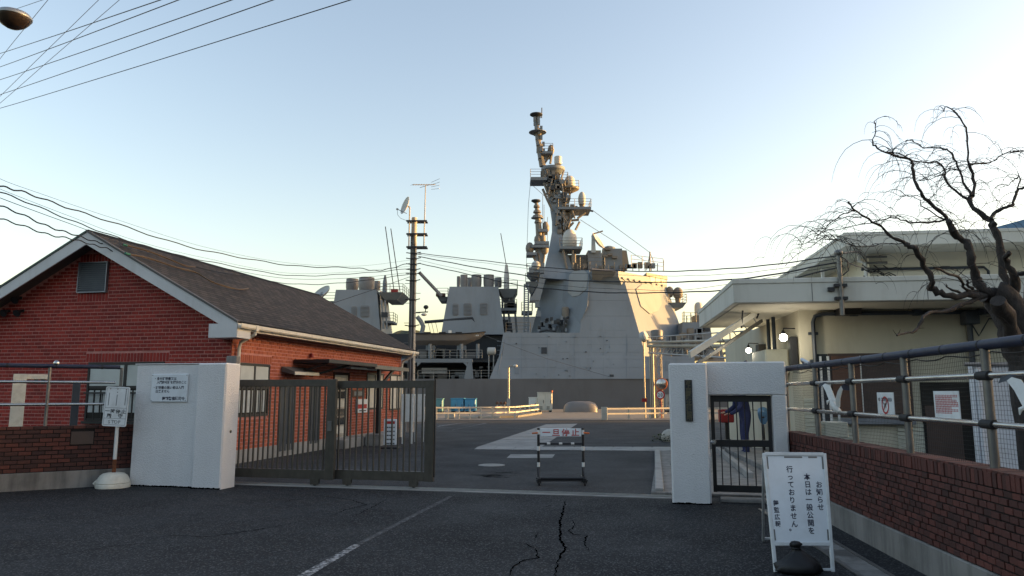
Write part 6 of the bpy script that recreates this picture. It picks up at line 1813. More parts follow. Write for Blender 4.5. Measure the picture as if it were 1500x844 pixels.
# ================================================================== quay side
def railing_q(label, base, h, nm, npost, group='white quay railings'):
    c = sum(base, Vector())/len(base)
    t_ = thing('quay_railing', label, 'railing', (c.x, c.y, .05), group)
    L = [0]
    for a, b in zip(base, base[1:]): L.append(L[-1] + (b-a).length)
    def along(s):
        for i in range(len(base)-1):
            if s <= L[i+1] + 1e-6: return base[i].lerp(base[i+1], (s-L[i])/(L[i+1]-L[i]))
        return base[-1].copy()
    for k in range(npost):
        p = along(L[-1]*k/(npost-1))
        MB().box(p.x-.05, p.y-.05, .05, p.x+.05, p.y+.05, .05+h+.02).build('post', 'quay_white', t_)
    for j, hh in enumerate((h*.5, h*.95)):
        for a, b in zip(base, base[1:]):
            q = MB(); q.bar(Vector((a.x, a.y-.06, .05+hh)), Vector((b.x, b.y-.06, .05+hh)), .035, .09); q.build('rail', 'quay_white', t_)
    return t_
railing_q('white double railing on the quay, left of the lamp post', [gnd(622, 614.5, .05), gnd(720, 613.5, .05)], .72, 0, 7)
railing_q('white double railing turning back along the quay kerb, right of the lamp post', [gnd(722, 613.4, .05), gnd(754, 612.5, .05), gnd(789, 606.8, .05)], .72, 1, 7)
rr_ = railing_q('white double railing on the quay, right of the pale hump', [gnd(889, 614.5, .05), gnd(985, 613, .05), gnd(1160, 613, .05)], .66, 2, 9)
p = gnd(885.5, 615.5, .05); w_ = .17
MB().box(p.x-w_, p.y-.05, .05, p.x+w_, p.y+.05, .80).build('end_panel', 'quay_white', rr_, bevel=.01)
k1 = [gnd(700, 612.8, .05), gnd(756, 612, .05), gnd(792, 606.4, .05)]
q = MB()
for a, b in zip(k1, k1[1:]): q.bar(a+Vector((0,0,.07)), b+Vector((0,0,.07)), .22, .14)
q.build('kerb', 'quay_concrete', kind='structure', bevel=.015)
# small stone and yellow crate by the rail
for px, py, nm in ((601 + 58, 613, 0),):
    p = gnd(px, py, .05); MB().box(p.x-.30, p.y-.2, .05, p.x+.30, p.y+.2, .40).build('wheel_stop', 'quay_white', bevel=.03)
    tag(bpy.data.objects['wheel_stop'], 'low pale concrete block below the left quay railing', 'block')
p = gnd(700, 612.6, .05)
q = thing('lumber', 'long pale beam lying under the quay railing, left of the lamp post', 'beam', (p.x, p.y, .05))
MB().bar(Vector((p.x-1.2, p.y-.25, .12)), Vector((p.x+1.4, p.y-.15, .12)), .22, .13).build('beam', 'quay_white', q, bevel=.01)
# containers and cabinets
def cont(name, label, x0, y0, x1, y1, Y, dep, mat, group=None, doors=2, cat='container'):
    a, b = at(x0, y1, Y), at(x1, y0, Y); zb = .05
    t_ = thing(name, label, cat, ((a.x+b.x)/2, Y+dep/2, zb), group)
    MB().box(a.x, Y, zb+.12, b.x, Y+dep, b.z).build('body', mat, t_, bevel=.03)
    n = doors; W = (b.x-a.x)
    for k in range(n):
        d = MB().box(a.x+.05+W*k/n, Y-.025, zb+.22, a.x-.05+W*(k+1)/n, Y-.001, b.z-.10).build('door', mat, t_, bevel=.012)
        MB().box(a.x+W*(k+.72)/n, Y-.06, zb+.45*(b.z-zb), a.x+W*(k+.78)/n, Y-.026, zb+.62*(b.z-zb)).build('handle', 'black_metal', d)
        for j in range(3): MB().box(a.x+W*(k+.2)/n, Y-.034, zb+.24+j*.09, a.x+W*(k+.62)/n, Y-.026, zb+.28+j*.09).build('louvre', 'dark_sash', d)
    for x in (a.x+.05, b.x-.25): MB().box(x, Y+.05, zb, x+.2, Y+dep-.05, zb+.119).build('skid', 'black_metal', t_)
    MB().box(a.x-.03, Y-.03, b.z+.002, b.x+.03, Y+dep+.03, b.z+.06).build('roof', mat, t_)
    return t_
cont('blue_unit', 'bright blue machine unit on the quay, left of its twin', 660, 584.5, 679, 601, 60, 2, 'container_blue', 'blue machine units on the quay')
cont('blue_unit', 'bright blue machine unit on the quay, right of its twin', 680.5, 585, 697, 601, 60, 2, 'container_blue', 'blue machine units on the quay')
cont('teal_cabinet', 'dull teal cabinet on the quay left of the blue units', 636, 585, 648.5, 600, 59, 1.4, 'container_teal', None, 1, 'cabinet')
cb_ = cont('control_cabinet', 'tall cream control cabinet on the quay beside the hull', 788, 575.5, 809, 602.5, 62, 1.2, 'cabinet_cream', None, 2, 'cabinet')
MB().tube(at(808.5, 575, 61.9), at(808.5, 572, 61.9), .06).build('beacon', 'orange', cb_)
cont('small_cabinet', 'low white cabinet left of the tall cream control cabinet', 775, 583, 787, 602, 63, 1.0, 'white_enamel', None, 1, 'cabinet')
cont('low_cabinet', 'narrow grey cabinet behind the steel trestle on the quay', 976, 579, 986, 604, 62, 1.0, 'galvanised', None, 2, 'cabinet')
# bench-like brown valves on the quay
vb = thing('valve_stand', 'row of brown valve wheels on a low stand left of the lamp post', 'valves', tuple(at(733, 597, 60)))
zb = .05; a, b = at(726, 596, 60), at(741, 594, 60)
MB().box(a.x, 60, .45, b.x, 60.6, .55).build('stand', 'galvanised', vb)
for x in (a.x+.05, b.x-.1): MB().box(x, 60.1, zb, x+.06, 60.5, .449).build('leg', 'galvanised', vb)
for k in range(3):
    x = a.x + .12 + k*.30; MB().lathe((x, 60.2, .80), [(.10,0),(.13,.03),(.10,.06)], 14, (0,1,0)).build('valve_wheel', 'brown_board', vb); MB().tube((x, 60.23, .55), (x, 60.23, .8), .03).build('stem', 'galvanised', vb)
# pale rounded hump
hp = []
a, b = at(826, 603, 61), at(878, 603, 61)
ztp_ = at(850, 588, 61).z
cx_ = (a.x+b.x)/2; rx = (b.x-a.x)/2
for i in range(9):
    t = i/8*math.pi/2; k = max(.02, math.cos(t)**.45)
    hp.append([(cx_ + rx*k*math.copysign(abs(math.cos(2*math.pi*j/28))**.6, math.cos(2*math.pi*j/28)), 61.9 + .9*k*math.copysign(abs(math.sin(2*math.pi*j/28))**.6, math.sin(2*math.pi*j/28)), .05 + (ztp_-.05)*math.sin(t)**.9) for j in range(28)])
MB().loft(hp).build('fender_hump', 'boat_grey', smooth=60)
tag(bpy.data.objects['fender_hump'], 'pale rounded hump like an upturned tub at the quay edge', 'fender')
# lamp post on the quay
def qpost(name, label, cat, px, yb, ytop, Y, r=.06):
    a = at(px, ytop, Y); t_ = thing(name, label, cat, (a.x, Y, .05))
    MB().tube((a.x, Y, .05), (a.x, Y, a.z), r, r*.9, 10).build('pole', 'lit_steel', t_, smooth=40)
    return t_, a
lp, a = qpost('quay_lamp', 'slim tan lamp post with one short arm on the quay before the hull', 'lamp post', 745, 604, 538, 58, .09)
MB().path([a, a+Vector((.05,0,.10)), a+Vector((.25,0,.12)), a+Vector((.38,0,.10))], .05, 8).build('arm', 'lit_steel', lp, smooth=40)
MB().ell(a+Vector((.52,0,.10)), .20, .14, .11).build('lamp_head', 'radome_grey', lp, smooth=60)
MB().box(a.x-.13, 57.85, .6, a.x+.13, 58.1, 1.2).build('control_box', 'galvanised', lp)
for z_ in (1.6, 2.6): MB().lathe((a.x, 58, z_), [(.105,0),(.105,.06)], 10).build('band', 'steel_dull', lp)
# tall floodlight pole
fp, a = qpost('floodlight_pole', 'tall thin pole with a round grey floodlight, left of the steel trestle', 'floodlight', 942.5, 613, 497, 47.5, .05)
MB().lathe(a + Vector((.02,-.05,.15)), [(.1,-.25),(.34,-.12),(.36,.10),(.30,.16)], 18, (.6,-.5,.2)).build('lamp_head', 'radome_grey', fp, smooth=40)
MB().box(a.x-.20, 47.45, 1.05, a.x+.12, 47.53, 1.28).build('red_plate', 'red_paint', fp)
# steel trestle with pipes
tre = thing('pipe_trestle', 'pale steel lattice trestle carrying pipes from the quay toward the cream building', 'trestle', tuple(gnd(962, 614, .05)))
TYY = 47.0
def T(x, y, dy=0): return at(x, y, TYY+dy)
zt_t = T(960, 508).z
xl_, xr2 = T(962, 560).x, T(970, 560).x
for x in (xl_, xr2):
    for dy in (0, .4): MB().tube((x, TYY+dy, .05), (x, TYY+dy, zt_t), .03, n=6).build('leg', 'lit_steel', tre)
q = MB(); n = 10
for k in range(n):
    za, zb = .05 + (zt_t-.05)*k/n, .05 + (zt_t-.05)*(k+1)/n
    q.tube((xl_, TYY, za), (xr2, TYY, zb), .02, n=5); q.tube((xr2, TYY, za), (xl_, TYY, zb), .02, n=5); q.tube((xl_, TYY, zb), (xr2, TYY, zb), .02, n=5)
    q.tube((xr2, TYY, za), (xr2, TYY+.4, zb), .02, n=5)
q.build('lattice', 'lit_steel', tre)
for x_, r in ((956, .10), (952.5, .04)):
    p = T(x_, 560); MB().path([(p.x, TYY-.1, .05), (p.x, TYY-.1, zt_t-.15), (p.x+.05, TYY-.1, zt_t+.05), (p.x+.3, TYY-.1, zt_t+.12)], r, 10).build('riser_pipe', 'lit_steel', tre, smooth=45)
# overhead run to the right, ending at the building wall
e1 = at(1118, 508, 24.0)
s1 = Vector((xl_-.5, TYY, zt_t+.05)); e1 = Vector((e1.x, 24.0, e1.z))
zz_ = e1.z
for off, r, mat in ((0, .09, 'lit_steel'), (.22, .07, 'lit_steel'), (-.45, .04, 'galvanised')):
    MB().tube(s1+Vector((0,off*.3,off)), e1+Vector((0,off*.3,off)), r, n=8).build('pipe', mat, tre, smooth=45)
MB().tube(s1+Vector((0,0,.55)), e1+Vector((0,0,.55)), .03, n=6).build('hand_rail', 'galvanised', tre)
for k in range(16):
    p = s1.lerp(e1, (k+.3)/16); MB().bar(p+Vector((0,0,-.48)), p+Vector((0,0,.55)), .035).build('hanger', 'galvanised', tre)
    if k < 15: MB().bar(p+Vector((0,0,-.45)), s1.lerp(e1, (k+1.3)/16)+Vector((0,0,.0)), .025).build('brace', 'galvanised', tre)
for dx in (-.05, .9):
    for j in range(2): MB().lathe(s1+Vector((dx, -.05, .05+j*.22)), [(.14,0),(.14,.05)], 12, (1,0,0)).build('flange', 'lit_steel', tre)
c = T(962, 490); MB().lathe(c+Vector((0,0,-.35)), [(.25,0),(.36,.05),(.38,.5),(.34,.62),(.1,.66)], 16).build('siren_drum', 'stack_grey', tre, smooth=40)
MB().tube((c.x, TYY, zt_t), (c.x, TYY, c.z-.33), .05).build('siren_post', 'lit_steel', tre)
q = MB(); 
for k in range(6): q.lathe(c+Vector((0,0,-.30+k*.10)), [(.395,0),(.395,.03)], 16)
q.build('siren_band', 'ship_grey', tre)
# convex mirror and speed sign on the trestle
mr = thing('traffic_mirror', 'round convex traffic mirror catching the sun on the trestle post', 'mirror', tuple(T(969, 568, -.3)))
c = T(969, 562.5, -.35)
MB().lathe(c, [(.02,-.12),(.22,-.09),(.36,.0),(.38,.02),(.38,-.02),(.30,.06),(.02,.10)], 22, (.45,.85,0)).build('hood', 'orange', mr, smooth=40)
MB().lathe(c+Vector((-.02,-.08,0)), [(.33,0),(.22,-.05),(.02,-.08)], 22, (.25,1,0)).build('glass', 'steel', mr, smooth=60)
MB().tube((c.x+.05, c.y+.15, c.z), (c.x+.05, c.y+.35, c.z), .03).build('bracket', 'lit_steel', mr)
spd = thing('speed_sign', 'round red ringed speed sign reading 20 on the steel trestle', 'sign', tuple(T(967, 590, -.3)))
c = T(967, 578.5, -.3); c.y = TYY - .3
MB().lathe(c, [(.29,0),(.29,.02)], 28, (0,-1,0)).build('plate', 'sign_white', spd)
q = MB(); ring(q, c+Vector((0,-.024,0)), .21, .292, Vector((1,0,0)), uz); q.build('ring', 'ink_red', spd)
q = MB(); put_row(q, '20', c+Vector((-.085,-.026,0)), Vector((1,0,0)), uz, .30, .17, .9); q.build('lettering', 'ink_navy', spd)
MB().tube((c.x+.06, TYY-.25, .05), (c.x+.06, TYY-.25, c.z+.2), .03).build('post', 'red_paint', spd)

# ------------------------------------------------------------------ things seen through the small gate
c = at(1064, 610, 24.0)
mbx = thing('letter_box', 'red letter box on a post seen through the bars of the small gate', 'letter box', (c.x, 24.0, 0))
z0_, z1_ = at(1060, 619, 24).z, at(1060, 599.5, 24).z
MB().box(c.x-.21, 23.85, z0_, c.x+.21, 24.2, z1_).build('box', 'red_paint', mbx, bevel=.03)
MB().box(c.x-.13, 23.84, z1_-.14, c.x+.13, 23.849, z1_-.10).build('slot', 'black_metal', mbx)
MB().box(c.x-.045, 23.97, 0, c.x+.045, 24.06, z0_-.001).build('post', 'black_metal', mbx); MB().box(c.x-.2, 23.9, 0, c.x+.2, 24.15, .05).build('foot', 'concrete', mbx)
# bicycle wrapped in a blue sheet beside the wall
bk = thing('bicycle', 'bicycle under a blue and white sheet against the building, behind the small gate', 'bicycle', tuple(gnd(1118, 672)))
BX = gnd(1126, 668); BF = Frame(BX.x, BX.y+.3, -72)
wr = .31
def wheel(x, nm):
    q = MB(BF); q.path([(x+wr*math.cos(t), 0, wr+.17+wr*math.sin(t)) for t in [k*math.pi/10 for k in range(21)]], .022, 6, cap=False); w = q.build('wheel', 'rubber', bk, smooth=60)
    q = MB(BF)
    for k in range(10): a = k*math.pi/10; q.tube((x+.29*math.cos(a),0,wr+.17+.29*math.sin(a)), (x-.29*math.cos(a),0,wr+.17-.29*math.sin(a)), .003, n=3)
    q.build('spokes', 'steel', w)
wheel(-.5, 0); wheel(.52, 1)
q = MB(BF)
zc2 = wr+.17
for a, b in (((-.5,0,zc2),(-.05,0,zc2-.02)),((-.05,0,zc2-.02),(-.2,0,zc2+.45)),((-.05,0,zc2-.02),(.38,0,zc2+.42)),((-.18,0,zc2+.40),(.38,0,zc2+.45)),((.52,0,zc2),(.36,0,zc2+.62)),((-.5,0,zc2),(-.18,0,zc2+.40))): q.tube(a, b, .017)
q.build('frame', 'black_metal', bk)
MB(BF).ell((-.22,0,zc2+.50), .14, .08, .05).build('saddle', 'black_metal', bk, smooth=60)
q = MB(BF); q.path([(.28,-.28,zc2+.68),(.38,-.12,zc2+.66),(.38,.12,zc2+.66),(.28,.28,zc2+.68)], .013, 6); q.build('handlebar', 'steel', bk, smooth=50)
q = MB(BF); rg = []
for i in range(7):
    t = i/6; x = -.34 + .62*t
    rg.append([(x + .02*noise.noise(Vector((i*1.7, j, 3))), .13*math.cos(a)*(1+.3*noise.noise(Vector((i, j*.9, 1)))), zc2+.58 + .10*math.sin(t*3) + .26*math.sin(a)*(1 if math.sin(a) < 0 else .3)*(1+.4*noise.noise(Vector((i*.8, j*.7, 7))))) for j, a in enumerate([k*2*math.pi/12 for k in range(12)])])
q.loft(rg); q.build('sheet', 'tarp_blue', bk, smooth=70)

# ------------------------------------------------------------------ person in blue overalls bending forward behind the small gate
P0 = gnd(1093, 668, .05)
pe = thing('person', 'person in dark blue overalls and cap leaning forward behind the small gate', 'person', (P0.x, P0.y, .05))
sk = [(0,0,.92), (0,0,1.08), (-.06,-.02,1.26), (-.13,-.03,1.40), (-.19,-.03,1.49),                 # pelvis, waist, chest, shoulders, neck root
      (-.25,-.04,1.555), (-.30,-.05,1.64),                                                      # neck, head base
      (.02,.11,.88), (.0,.13,.50), (.03,.13,.09), (-.10,.15,.045),                                # right leg, foot
      (.02,-.11,.88), (-.05,-.13,.50), (-.01,-.14,.09), (-.14,-.15,.045),
      (-.12,.19,1.40), (-.14,.25,1.12), (-.34,.20,1.00), (-.40,.18,.99),
      (-.12,-.22,1.40), (-.15,-.27,1.12), (-.33,-.22,.98), (-.40,-.20,.97)]
rad_ = [.18,.165,.185,.17,.09,.06,.055,.125,.095,.075,.05,.125,.095,.075,.05,.085,.068,.054,.036,.085,.068,.054,.036]
ed = [(0,1),(1,2),(2,3),(3,4),(4,5),(5,6),(0,7),(7,8),(8,9),(9,10),(0,11),(11,12),(12,13),(13,14),(3,15),(15,16),(16,17),(17,18),(3,19),(19,20),(20,21),(21,22)]
me = bpy.data.meshes.new('body'); me.from_pydata([Vector(p)*1.08 for p in sk], ed, [])
body = bpy.data.objects.new('body', me); COL.objects.link(body); body.parent = pe; ORG[body.name] = ORG[pe.name]
me.materials.append(M['overall_blue'])
sm = body.modifiers.new('skin', 'SKIN'); 
bpy.context.view_layer.update()
for i, v in enumerate(me.skin_vertices[0].data): v.radius = (rad_[i], rad_[i]*(.72 if i in (0,1,2,3) else 1)); v.use_root = (i == 0)
sb_ = body.modifiers.new('sub', 'SUBSURF'); sb_.levels = 2; sb_.render_levels = 2
for p_ in me.polygons: p_.use_smooth = True
sm.use_smooth_shade = True
def PL(x, y, z): return (P0.x+x*1.08, P0.y+y*1.08, .05+z*1.08)
MB().ell(PL(-.325,-.05,1.70), .10, .078, .122, 16, 12).build('head', 'skin', pe, smooth=80)
hd_ = bpy.data.objects['head'] if 'head' in bpy.data.objects else None
ORGh = hd_
MB().ell(PL(-.43,-.05,1.685), .02, .016, .025, 8, 6).build('nose', 'skin', hd_, smooth=80)
for s_ in (-1, 1):
    MB().ell(PL(-.415,-.05+s_*.034,1.715), .012, .012, .009, 8, 6).build('eye', 'ink_black', hd_, smooth=80)
    MB().ell(PL(-.32,-.05+s_*.08,1.69), .022, .012, .034, 8, 6).build('ear', 'skin', hd_, smooth=80)
MB().box(*PL(-.412,-.075,1.638), *PL(-.404,-.025,1.645)).build('mouth', 'brown_board', hd_)
MB().ell(PL(-.30,-.05,1.735), .105, .088, .085, 16, 8).build('hair', 'ink_black', hd_, smooth=80)
MB().lathe(PL(-.315,-.05,1.765), [(.106,0),(.110,.03),(.10,.07),(.06,.10),(.01,.105)], 20).build('cap', 'overall_blue', pe, smooth=60)
MB().prism([PL(-.40,-.11,1.768), PL(-.50,-.09,1.755), PL(-.515,-.05,1.752), PL(-.50,-.01,1.755), PL(-.40,.01,1.768)], (0,0,.008)).build('cap_peak', 'overall_blue', pe)
for s_, hx, hy, hz in ((1,-.43,.18,.985), (-1,-.43,-.20,.965)):
    pm = MB().ell(PL(hx,hy,hz), .045, .038, .022, 10, 6).build('hand', 'skin', pe, smooth=80)
    for k in range(4): MB().path([PL(hx-.03,hy-.027+k*.018,hz), PL(hx-.068-.006*(k in (1,2)),hy-.027+k*.018,hz-.012), PL(hx-.085-.008*(k in (1,2)),hy-.026+k*.0175,hz-.034)], [.010,.009,.007], 6).build('finger', 'skin', pm, smooth=80)
    MB().path([PL(hx+.0,hy-s_*.032,hz), PL(hx-.03,hy-s_*.052,hz-.012), PL(hx-.05,hy-s_*.048,hz-.03)], [.012,.010,.008], 6).build('thumb', 'skin', pm, smooth=80)
for (x, y) in ((-.05,.14), (-.09,-.148)):
    q = MB(); rg = []
    for i, (dx, w_, h_) in enumerate(((.10,.035,.06),(.06,.045,.10),(.0,.048,.085),(-.08,.05,.06),(-.14,.045,.05),(-.17,.02,.03))):
        rg.append([PL(x+dx, y-w_, .0), PL(x+dx, y+w_, .0), PL(x+dx, y+w_*.8, h_), PL(x+dx, y-w_*.8, h_)])
    q.loft(rg); q.build('boot', 'boot', pe, smooth=60)

# ================================================================== utility pole, aerials and overhead lines
UY = 31.0
ub = at(605, 600, UY); utop = at(607, 319, UY)
up_ = thing('utility_pole', 'round concrete utility pole with cross arms behind the brick house', 'utility pole', (at(602, 640, UY).x, UY, 0))
ubx = at(601.5, 590, UY).x
base_p = Vector((ubx, UY, 0)); top_p = Vector((utop.x, UY, utop.z))
MB().path([base_p, base_p.lerp(top_p, .5), top_p], [.17, .145, .115], 14).build('pole', 'pole_concrete', up_, smooth=50)
for y_ in (325, 344, 363):
    z_ = at(607, y_, UY).z; xl2, xr3 = at(596, y_, UY).x, at(626, y_, UY).x
    for dy in (-.16, .16): MB().box(xl2, UY+dy-.03, z_-.035, xr3, UY+dy+.03, z_+.035).build('cross_arm', 'black_metal', up_)
    MB().lathe((utop.x, UY, z_-.04), [(.135,0),(.135,.08)], 12).build('band', 'steel_dull', up_)
for y_ in (372, 380, 388, 396, 402, 412, 440, 478):
    z_ = at(607, y_, UY).z; k = (z_)/(top_p.z); px_ = base_p.lerp(top_p, k)
    MB().lathe((px_.x, UY, z_-.04), [(.185-.05*k,0),(.185-.05*k,.07)], 12).build('band', 'black_metal', up_)
    MB().tube((px_.x+.1, UY-.12, z_), (px_.x+.32, UY-.12, z_+.05), .02).build('insulator', 'rubber', up_)
    MB().tube((px_.x-.1, UY-.12, z_), (px_.x-.30, UY-.12, z_+.03), .02).build('insulator', 'rubber', up_)
for k in range(14):
    z_ = 2.0 + k*.42; px_ = base_p.lerp(top_p, z_/top_p.z); s_ = 1 if k % 2 else -1
    MB().tube((px_.x, UY-.1, z_), (px_.x+s_*.34, UY-.1, z_), .012, n=5).build('step_bolt', 'steel_dull', up_)
for dx in (-.11, -.06, .02, .07): MB().path([base_p.lerp(top_p, k)+Vector((dx, -.16+.03*k, 0)) for k in (.05, .4, .75, .92)], .018, 5).build('riser_cable', 'cable_black', up_)
# two antenna masts clamped to the cross arms
am = thing('satellite_dish', 'white satellite dish on a thin mast at the left of the utility pole top', 'satellite dish', tuple(at(599.5, 364, UY)))
a, b = at(599.5, 364, UY), at(601, 305, UY)
MB().tube((a.x, UY-.16, a.z), (b.x, UY-.16, b.z), .028).build('mast', 'lit_steel', am)
c = at(594.5, 303, UY); c.y -= .25
r = .40; axis = Vector((-.84, -.46, .28)).normalized()
prof = [(.02,-.10)] + [(r*k, -.10+.10*k*k) for k in (.3,.55,.8,1.0)] + [(r*k*.99, -.085+.10*k*k) for k in (1.0,.8,.55,.3,.02)]
MB().lathe(c, prof, 24, axis).build('dish', 'radome', am, smooth=60)
MB().path([c - axis*.08, Vector((b.x, UY-.16, b.z))], .03).build('mount', 'lit_steel', am)
f_ = at(583.5, 309, UY); f_.y -= .3
MB().path([c+Vector((.08,0,-.36)), f_], .014, 6).build('feed_arm', 'steel_dull', am); MB().ell(f_, .055, .05, .045).build('feed_horn', 'radome', am, smooth=60)
q = MB(); q.path([f_, f_+Vector((.02,0,-.25)), f_+Vector((.15,0,-.40)), at(597, 324, UY)], .008, 5); q.build('lead', 'cable_black', am)
ya_ = thing('yagi_aerial', 'long thin yagi aerial on a mast at the right of the utility pole top', 'aerial', tuple(at(621.5, 362, UY)))
a, b = at(621.5, 362, UY), at(624, 272, UY)
MB().tube((a.x, UY-.16, a.z), (b.x, UY-.16, b.z), .028, .02).build('mast', 'lit_steel', ya_)
p, q_ = at(606, 274.5, UY), at(636, 266, UY); p.y -= .4; q_.y += .5
MB().tube(p, q_, .016).build('boom', 'steel_dull', ya_)
bd = (q_-p).normalized(); sd = bd.cross(Vector((0,0,1))).normalized()
for k in range(9):
    c = p.lerp(q_, k/9.2); MB().tube(c-sd*.14, c+sd*.14, .006, n=5).build('element', 'steel_dull', ya_)
for j in (-.16, -.05, .05, .16): MB().path([q_+Vector((-.02,0,j))-sd*.25, q_+Vector((.03,0,j*1.4))+sd*.25], .008, 5).build('reflector', 'steel_dull', ya_)
MB().tube(at(615, 275, UY), at(629, 271, UY), .010).build('brace', 'steel_dull', ya_)
# street lamp bracket lower on the pole
sl_ = thing('flood_lamp', 'lamp bracket with two round heads low on the utility pole', 'lamp', tuple(at(607, 457, UY)))
a = at(608, 458, UY); MB().tube(a, at(627, 457, UY), .025).build('arm', 'black_metal', sl_)
MB().ell(at(624, 450, UY), .11, .10, .09).build('lamp_head', 'black_metal', sl_, smooth=60); MB().ell(at(621, 461, UY), .12, .11, .06).build('lamp_head', 'radome', sl_, smooth=60)
MB().tube(at(624, 450, UY), at(623, 457, UY), .02).build('stem', 'black_metal', sl_)
# overhead cables
def cable(name, label, pts, r, mat='cable_black', group='overhead cables', wav=0.0, sub=10, far=0, far2=0):
    pts = [Vector(p) for p in pts]
    if far: d_ = (pts[0]-pts[1]); pts = [pts[0] + d_.normalized()*k*far + Vector((0,0,.02*k*k*far)) for k in (3, 2, 1)] + pts
    if far2: d_ = (pts[-1]-pts[-2]); pts = pts + [pts[-1] + d_.normalized()*far2]
    P = smooth_path(pts, sub)
    if wav: P = [p + Vector((0, 0, wav*math.sin(i*1.25) + wav*.6*math.sin(i*.43+1))) for i, p in enumerate(P)]
    o = MB().path(P, r*.72, 5).build(name, mat, smooth=60)
    return tag(o, label, 'cable', group)
def C(lst): return [at(*p) for p in lst]
left = [
    ([(-40,248,11),(0,272,13),(60,290,15),(160,325,18.5),(300,367,23),(420,388,27),(520,393,29.5),(560,396,30.4),(600,385,31)], .022, .02, 'bundled black cable sagging over the house roof, uppermost of those from the pole'),
    ([(-40,264,11),(0,281,13),(100,321,16),(200,357,20),(300,382,23.5),(420,403,27.5),(520,401,30),(601,393,31)], .018, .015, 'black cable over the house roof, second from the top of those from the pole'),
    ([(-40,272,11),(0,290,13),(100,327,16),(200,362,20),(300,387,23.5),(420,408,27.5),(520,407,30),(602,399,31)], .010, 0, 'thin black wire over the house roof, close below the second cable'),
    ([(-40,283,11),(0,301,13),(60,327,14.5),(110,345,15.8),(150,356,17)], .020, .018, 'black cable dipping to the green joint on the gable verge'),
    ([(250,386,20),(330,402,23.5),(430,416,27.5),(520,413,30),(601,401,31)], .018, .015, 'black cable skimming the house ridge toward the pole'),
    ([(-40,303,11),(0,320,13),(60,340,14.5),(110,352,15.8),(150,362,16.8),(182,376,17)], .018, .018, 'lowest black cable crossing the gable to the second green joint'),
    ([(470,450,28),(545,425,30),(602,405,31)], .014, 0, 'black wire from the pole down to the house roof'),
]
for pts, r, wv, lab in left: cable('overhead_cable', lab, C(pts), r, wav=wv, far=6 if pts[0][0] < 0 else 0)
for pts, lab in ((((-40,236,11),(0,262,13),(60,284,15),(160,318,18.5),(300,362,23),(420,385,27),(520,390,29.5),(601,381,31)), 'thin messenger wire carrying the uppermost bundled cable over the roof'), (((-40,258,11),(0,277,13),(100,316,16),(200,353,20),(300,378,23.5),(420,400,27.5),(520,398,30),(601,390,31)), 'thin messenger wire above the second cable over the roof')):
    cable('messenger_wire', lab, C(pts), .006, far=6)
# tan protective sleeves lying over the roof
def on_roof(px, py, lift=.07):
    n = Vector((slope, 0, 1)).normalized(); nw = HS.ex*n.x + Vector((0,0,n.z)); p0_ = HS(xr, 0, zr) ; d = ray(px, py); o = Vector((0,0,EYE))
    return o + d*((p0_-o).dot(nw)/d.dot(nw)) + nw*lift
for pp, lab in ((((178,362),(210,370),(245,383),(270,393),(284,394)), 'tan sleeved cable running over the roof shingles, upper of two'), (((184,376),(215,382),(255,395),(285,403),(310,417),(345,427),(362,426)), 'tan sleeved cable running over the roof shingles, lower of two')):
    cable('sleeved_cable', lab, [on_roof(*p) for p in pp], .03, 'cable_tan', 'sleeved cables on the roof')
for pp, lab in (((on_roof(178,362), on_roof(184,364)), 'small green cable joint on the roof verge, upper'), ((on_roof(181,375), on_roof(188,377)), 'small green cable joint on the roof verge, lower')):
    tag(MB().tube(pp[0], pp[1], .028, n=8).build('cable_joint', 'cable_green'), lab, 'cable joint', 'green cable joints')
cable('sleeved_cable', 'dark cable lying along the roof shingles toward the ridge end', [on_roof(*p) for p in ((284,394),(320,402),(365,408))], .02, 'cable_black', 'sleeved cables on the roof')
right = [
    ([(612,371,31),(700,381,28),(800,392,25),(900,397,22.5),(1000,397,20),(1100,391,17.5),(1234,374,14.7)], .020, 'black cable from the pole to the cream building, uppermost of the span'),
    ([(613,376,31),(700,392,28),(800,408,25),(900,413,22.5),(1000,413,20),(1100,407,17.5),(1234,383,14.7)], .026, 'thick black cable from the pole to the cream building, middle of the span'),
    ([(613,386,31),(660,396,29.4),(740,414,26.5),(800,423,25),(900,429,22.5),(1000,428,20),(1100,421,17.5),(1234,390,14.7)], .024, 'black cable from the pole to the cream building, lowest of the span'),
    ([(612,373,31),(700,384,28),(800,397,25),(900,403,22.5),(1000,404,20),(1100,399,17.5),(1234,378,14.7)], .008, 'thin wire from the pole to the cream building, below the uppermost cable'),
    ([(612,381,31),(720,404,27.5),(820,418,24.5),(920,424,22),(1020,423,19.5),(1234,388,14.7)], .008, 'thin wire from the pole to the cream building, above the lowest cable'),
]
for pts, r, lab in right: cable('overhead_cable', lab, C(pts), r, wav=.006)
q = C([(1234,380,14.7),(1255,390,15.5),(1280,395,18.8)])
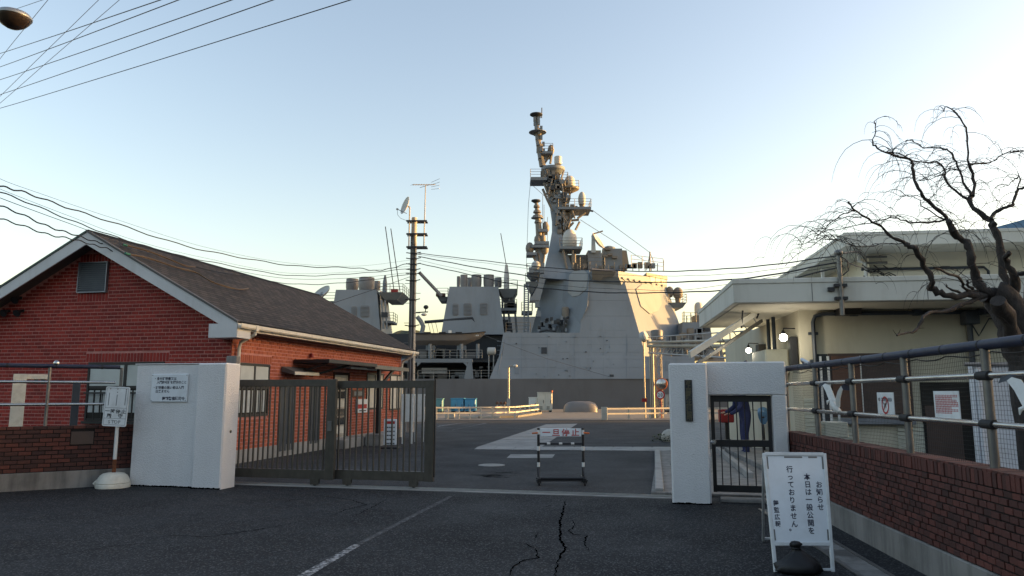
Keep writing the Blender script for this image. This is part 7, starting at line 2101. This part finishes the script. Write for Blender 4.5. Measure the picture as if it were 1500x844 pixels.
cable('overhead_cable', 'black cable from the service post to the rack under the upper roof', q, .016)
cable('overhead_cable', 'thick black cable from the service post up under the upper roof', C([(1236,371,14.7),(1258,370,17),(1270,385,18.7)]), .024)
# high-voltage wires at the upper left
for (a, b), lab in ((((-30,87),(300,-22)), 'first'), (((-30,108),(330,-26)), 'second'), (((-30,126),(420,-28)), 'third'), (((-30,148),(480,-28)), 'fourth'), (((-30,167),(600,-27)), 'fifth')):
    p0_, p1_ = at(a[0], a[1], 22), at(b[0], b[1], 9); md = (p0_+p1_)/2 - Vector((0,0,.03))
    cable('power_line', 'slanting power line in the upper left sky, %s counted from the top' % lab, [p0_, md, p1_], .011, 'cable_black', 'power lines in the upper left sky', far=10, far2=20)
for (a, b), lab in ((((-20,110),(80,-12)), 'leftmost'), (((-20,160),(165,-20)), 'middle'), (((-20,168),(198,-20)), 'rightmost'), (((-20,28),(80,-6)), 'topmost short')):
    p0_, p1_ = at(a[0], a[1], 17), at(b[0], b[1], 12)
    cable('steep_wire', 'steep thin wire crossing the power lines at upper left, %s' % lab, [p0_, (p0_+p1_)/2, p1_], .007, 'wire_grey', 'steep wires in the upper left sky', far=8, far2=20)
# street lamp overhead at the top left corner
ov = at(20, 28, 8.0)
lm = thing('street_lamp', 'brown dome street lamp head cut by the upper left corner', 'street lamp', (ov.x, ov.y, ov.z))
MB().lathe(ov, [(.02,-.115),(.07,-.105),(.125,-.07),(.165,-.02),(.178,.01),(.18,.03)], 24).build('glass_bowl', 'lamp_brown', lm, smooth=60)
MB().lathe(ov, [(.184,.012),(.188,.03),(.16,.065),(.09,.09),(.02,.10)], 24).build('hood', 'galvanised', lm, smooth=60)
lmb = Vector((ov.x-2.3, ov.y+.6, 0))
MB().path([ov+Vector((-.12,.03,.05)), ov+Vector((-.6,.15,.0)), ov+Vector((-1.5,.4,-.25)), Vector((lmb.x, lmb.y, ov.z-.7)), Vector((lmb.x, lmb.y, 0))], [.03,.032,.035,.05,.07], 10).build('arm', 'galvanised', lm, smooth=50)
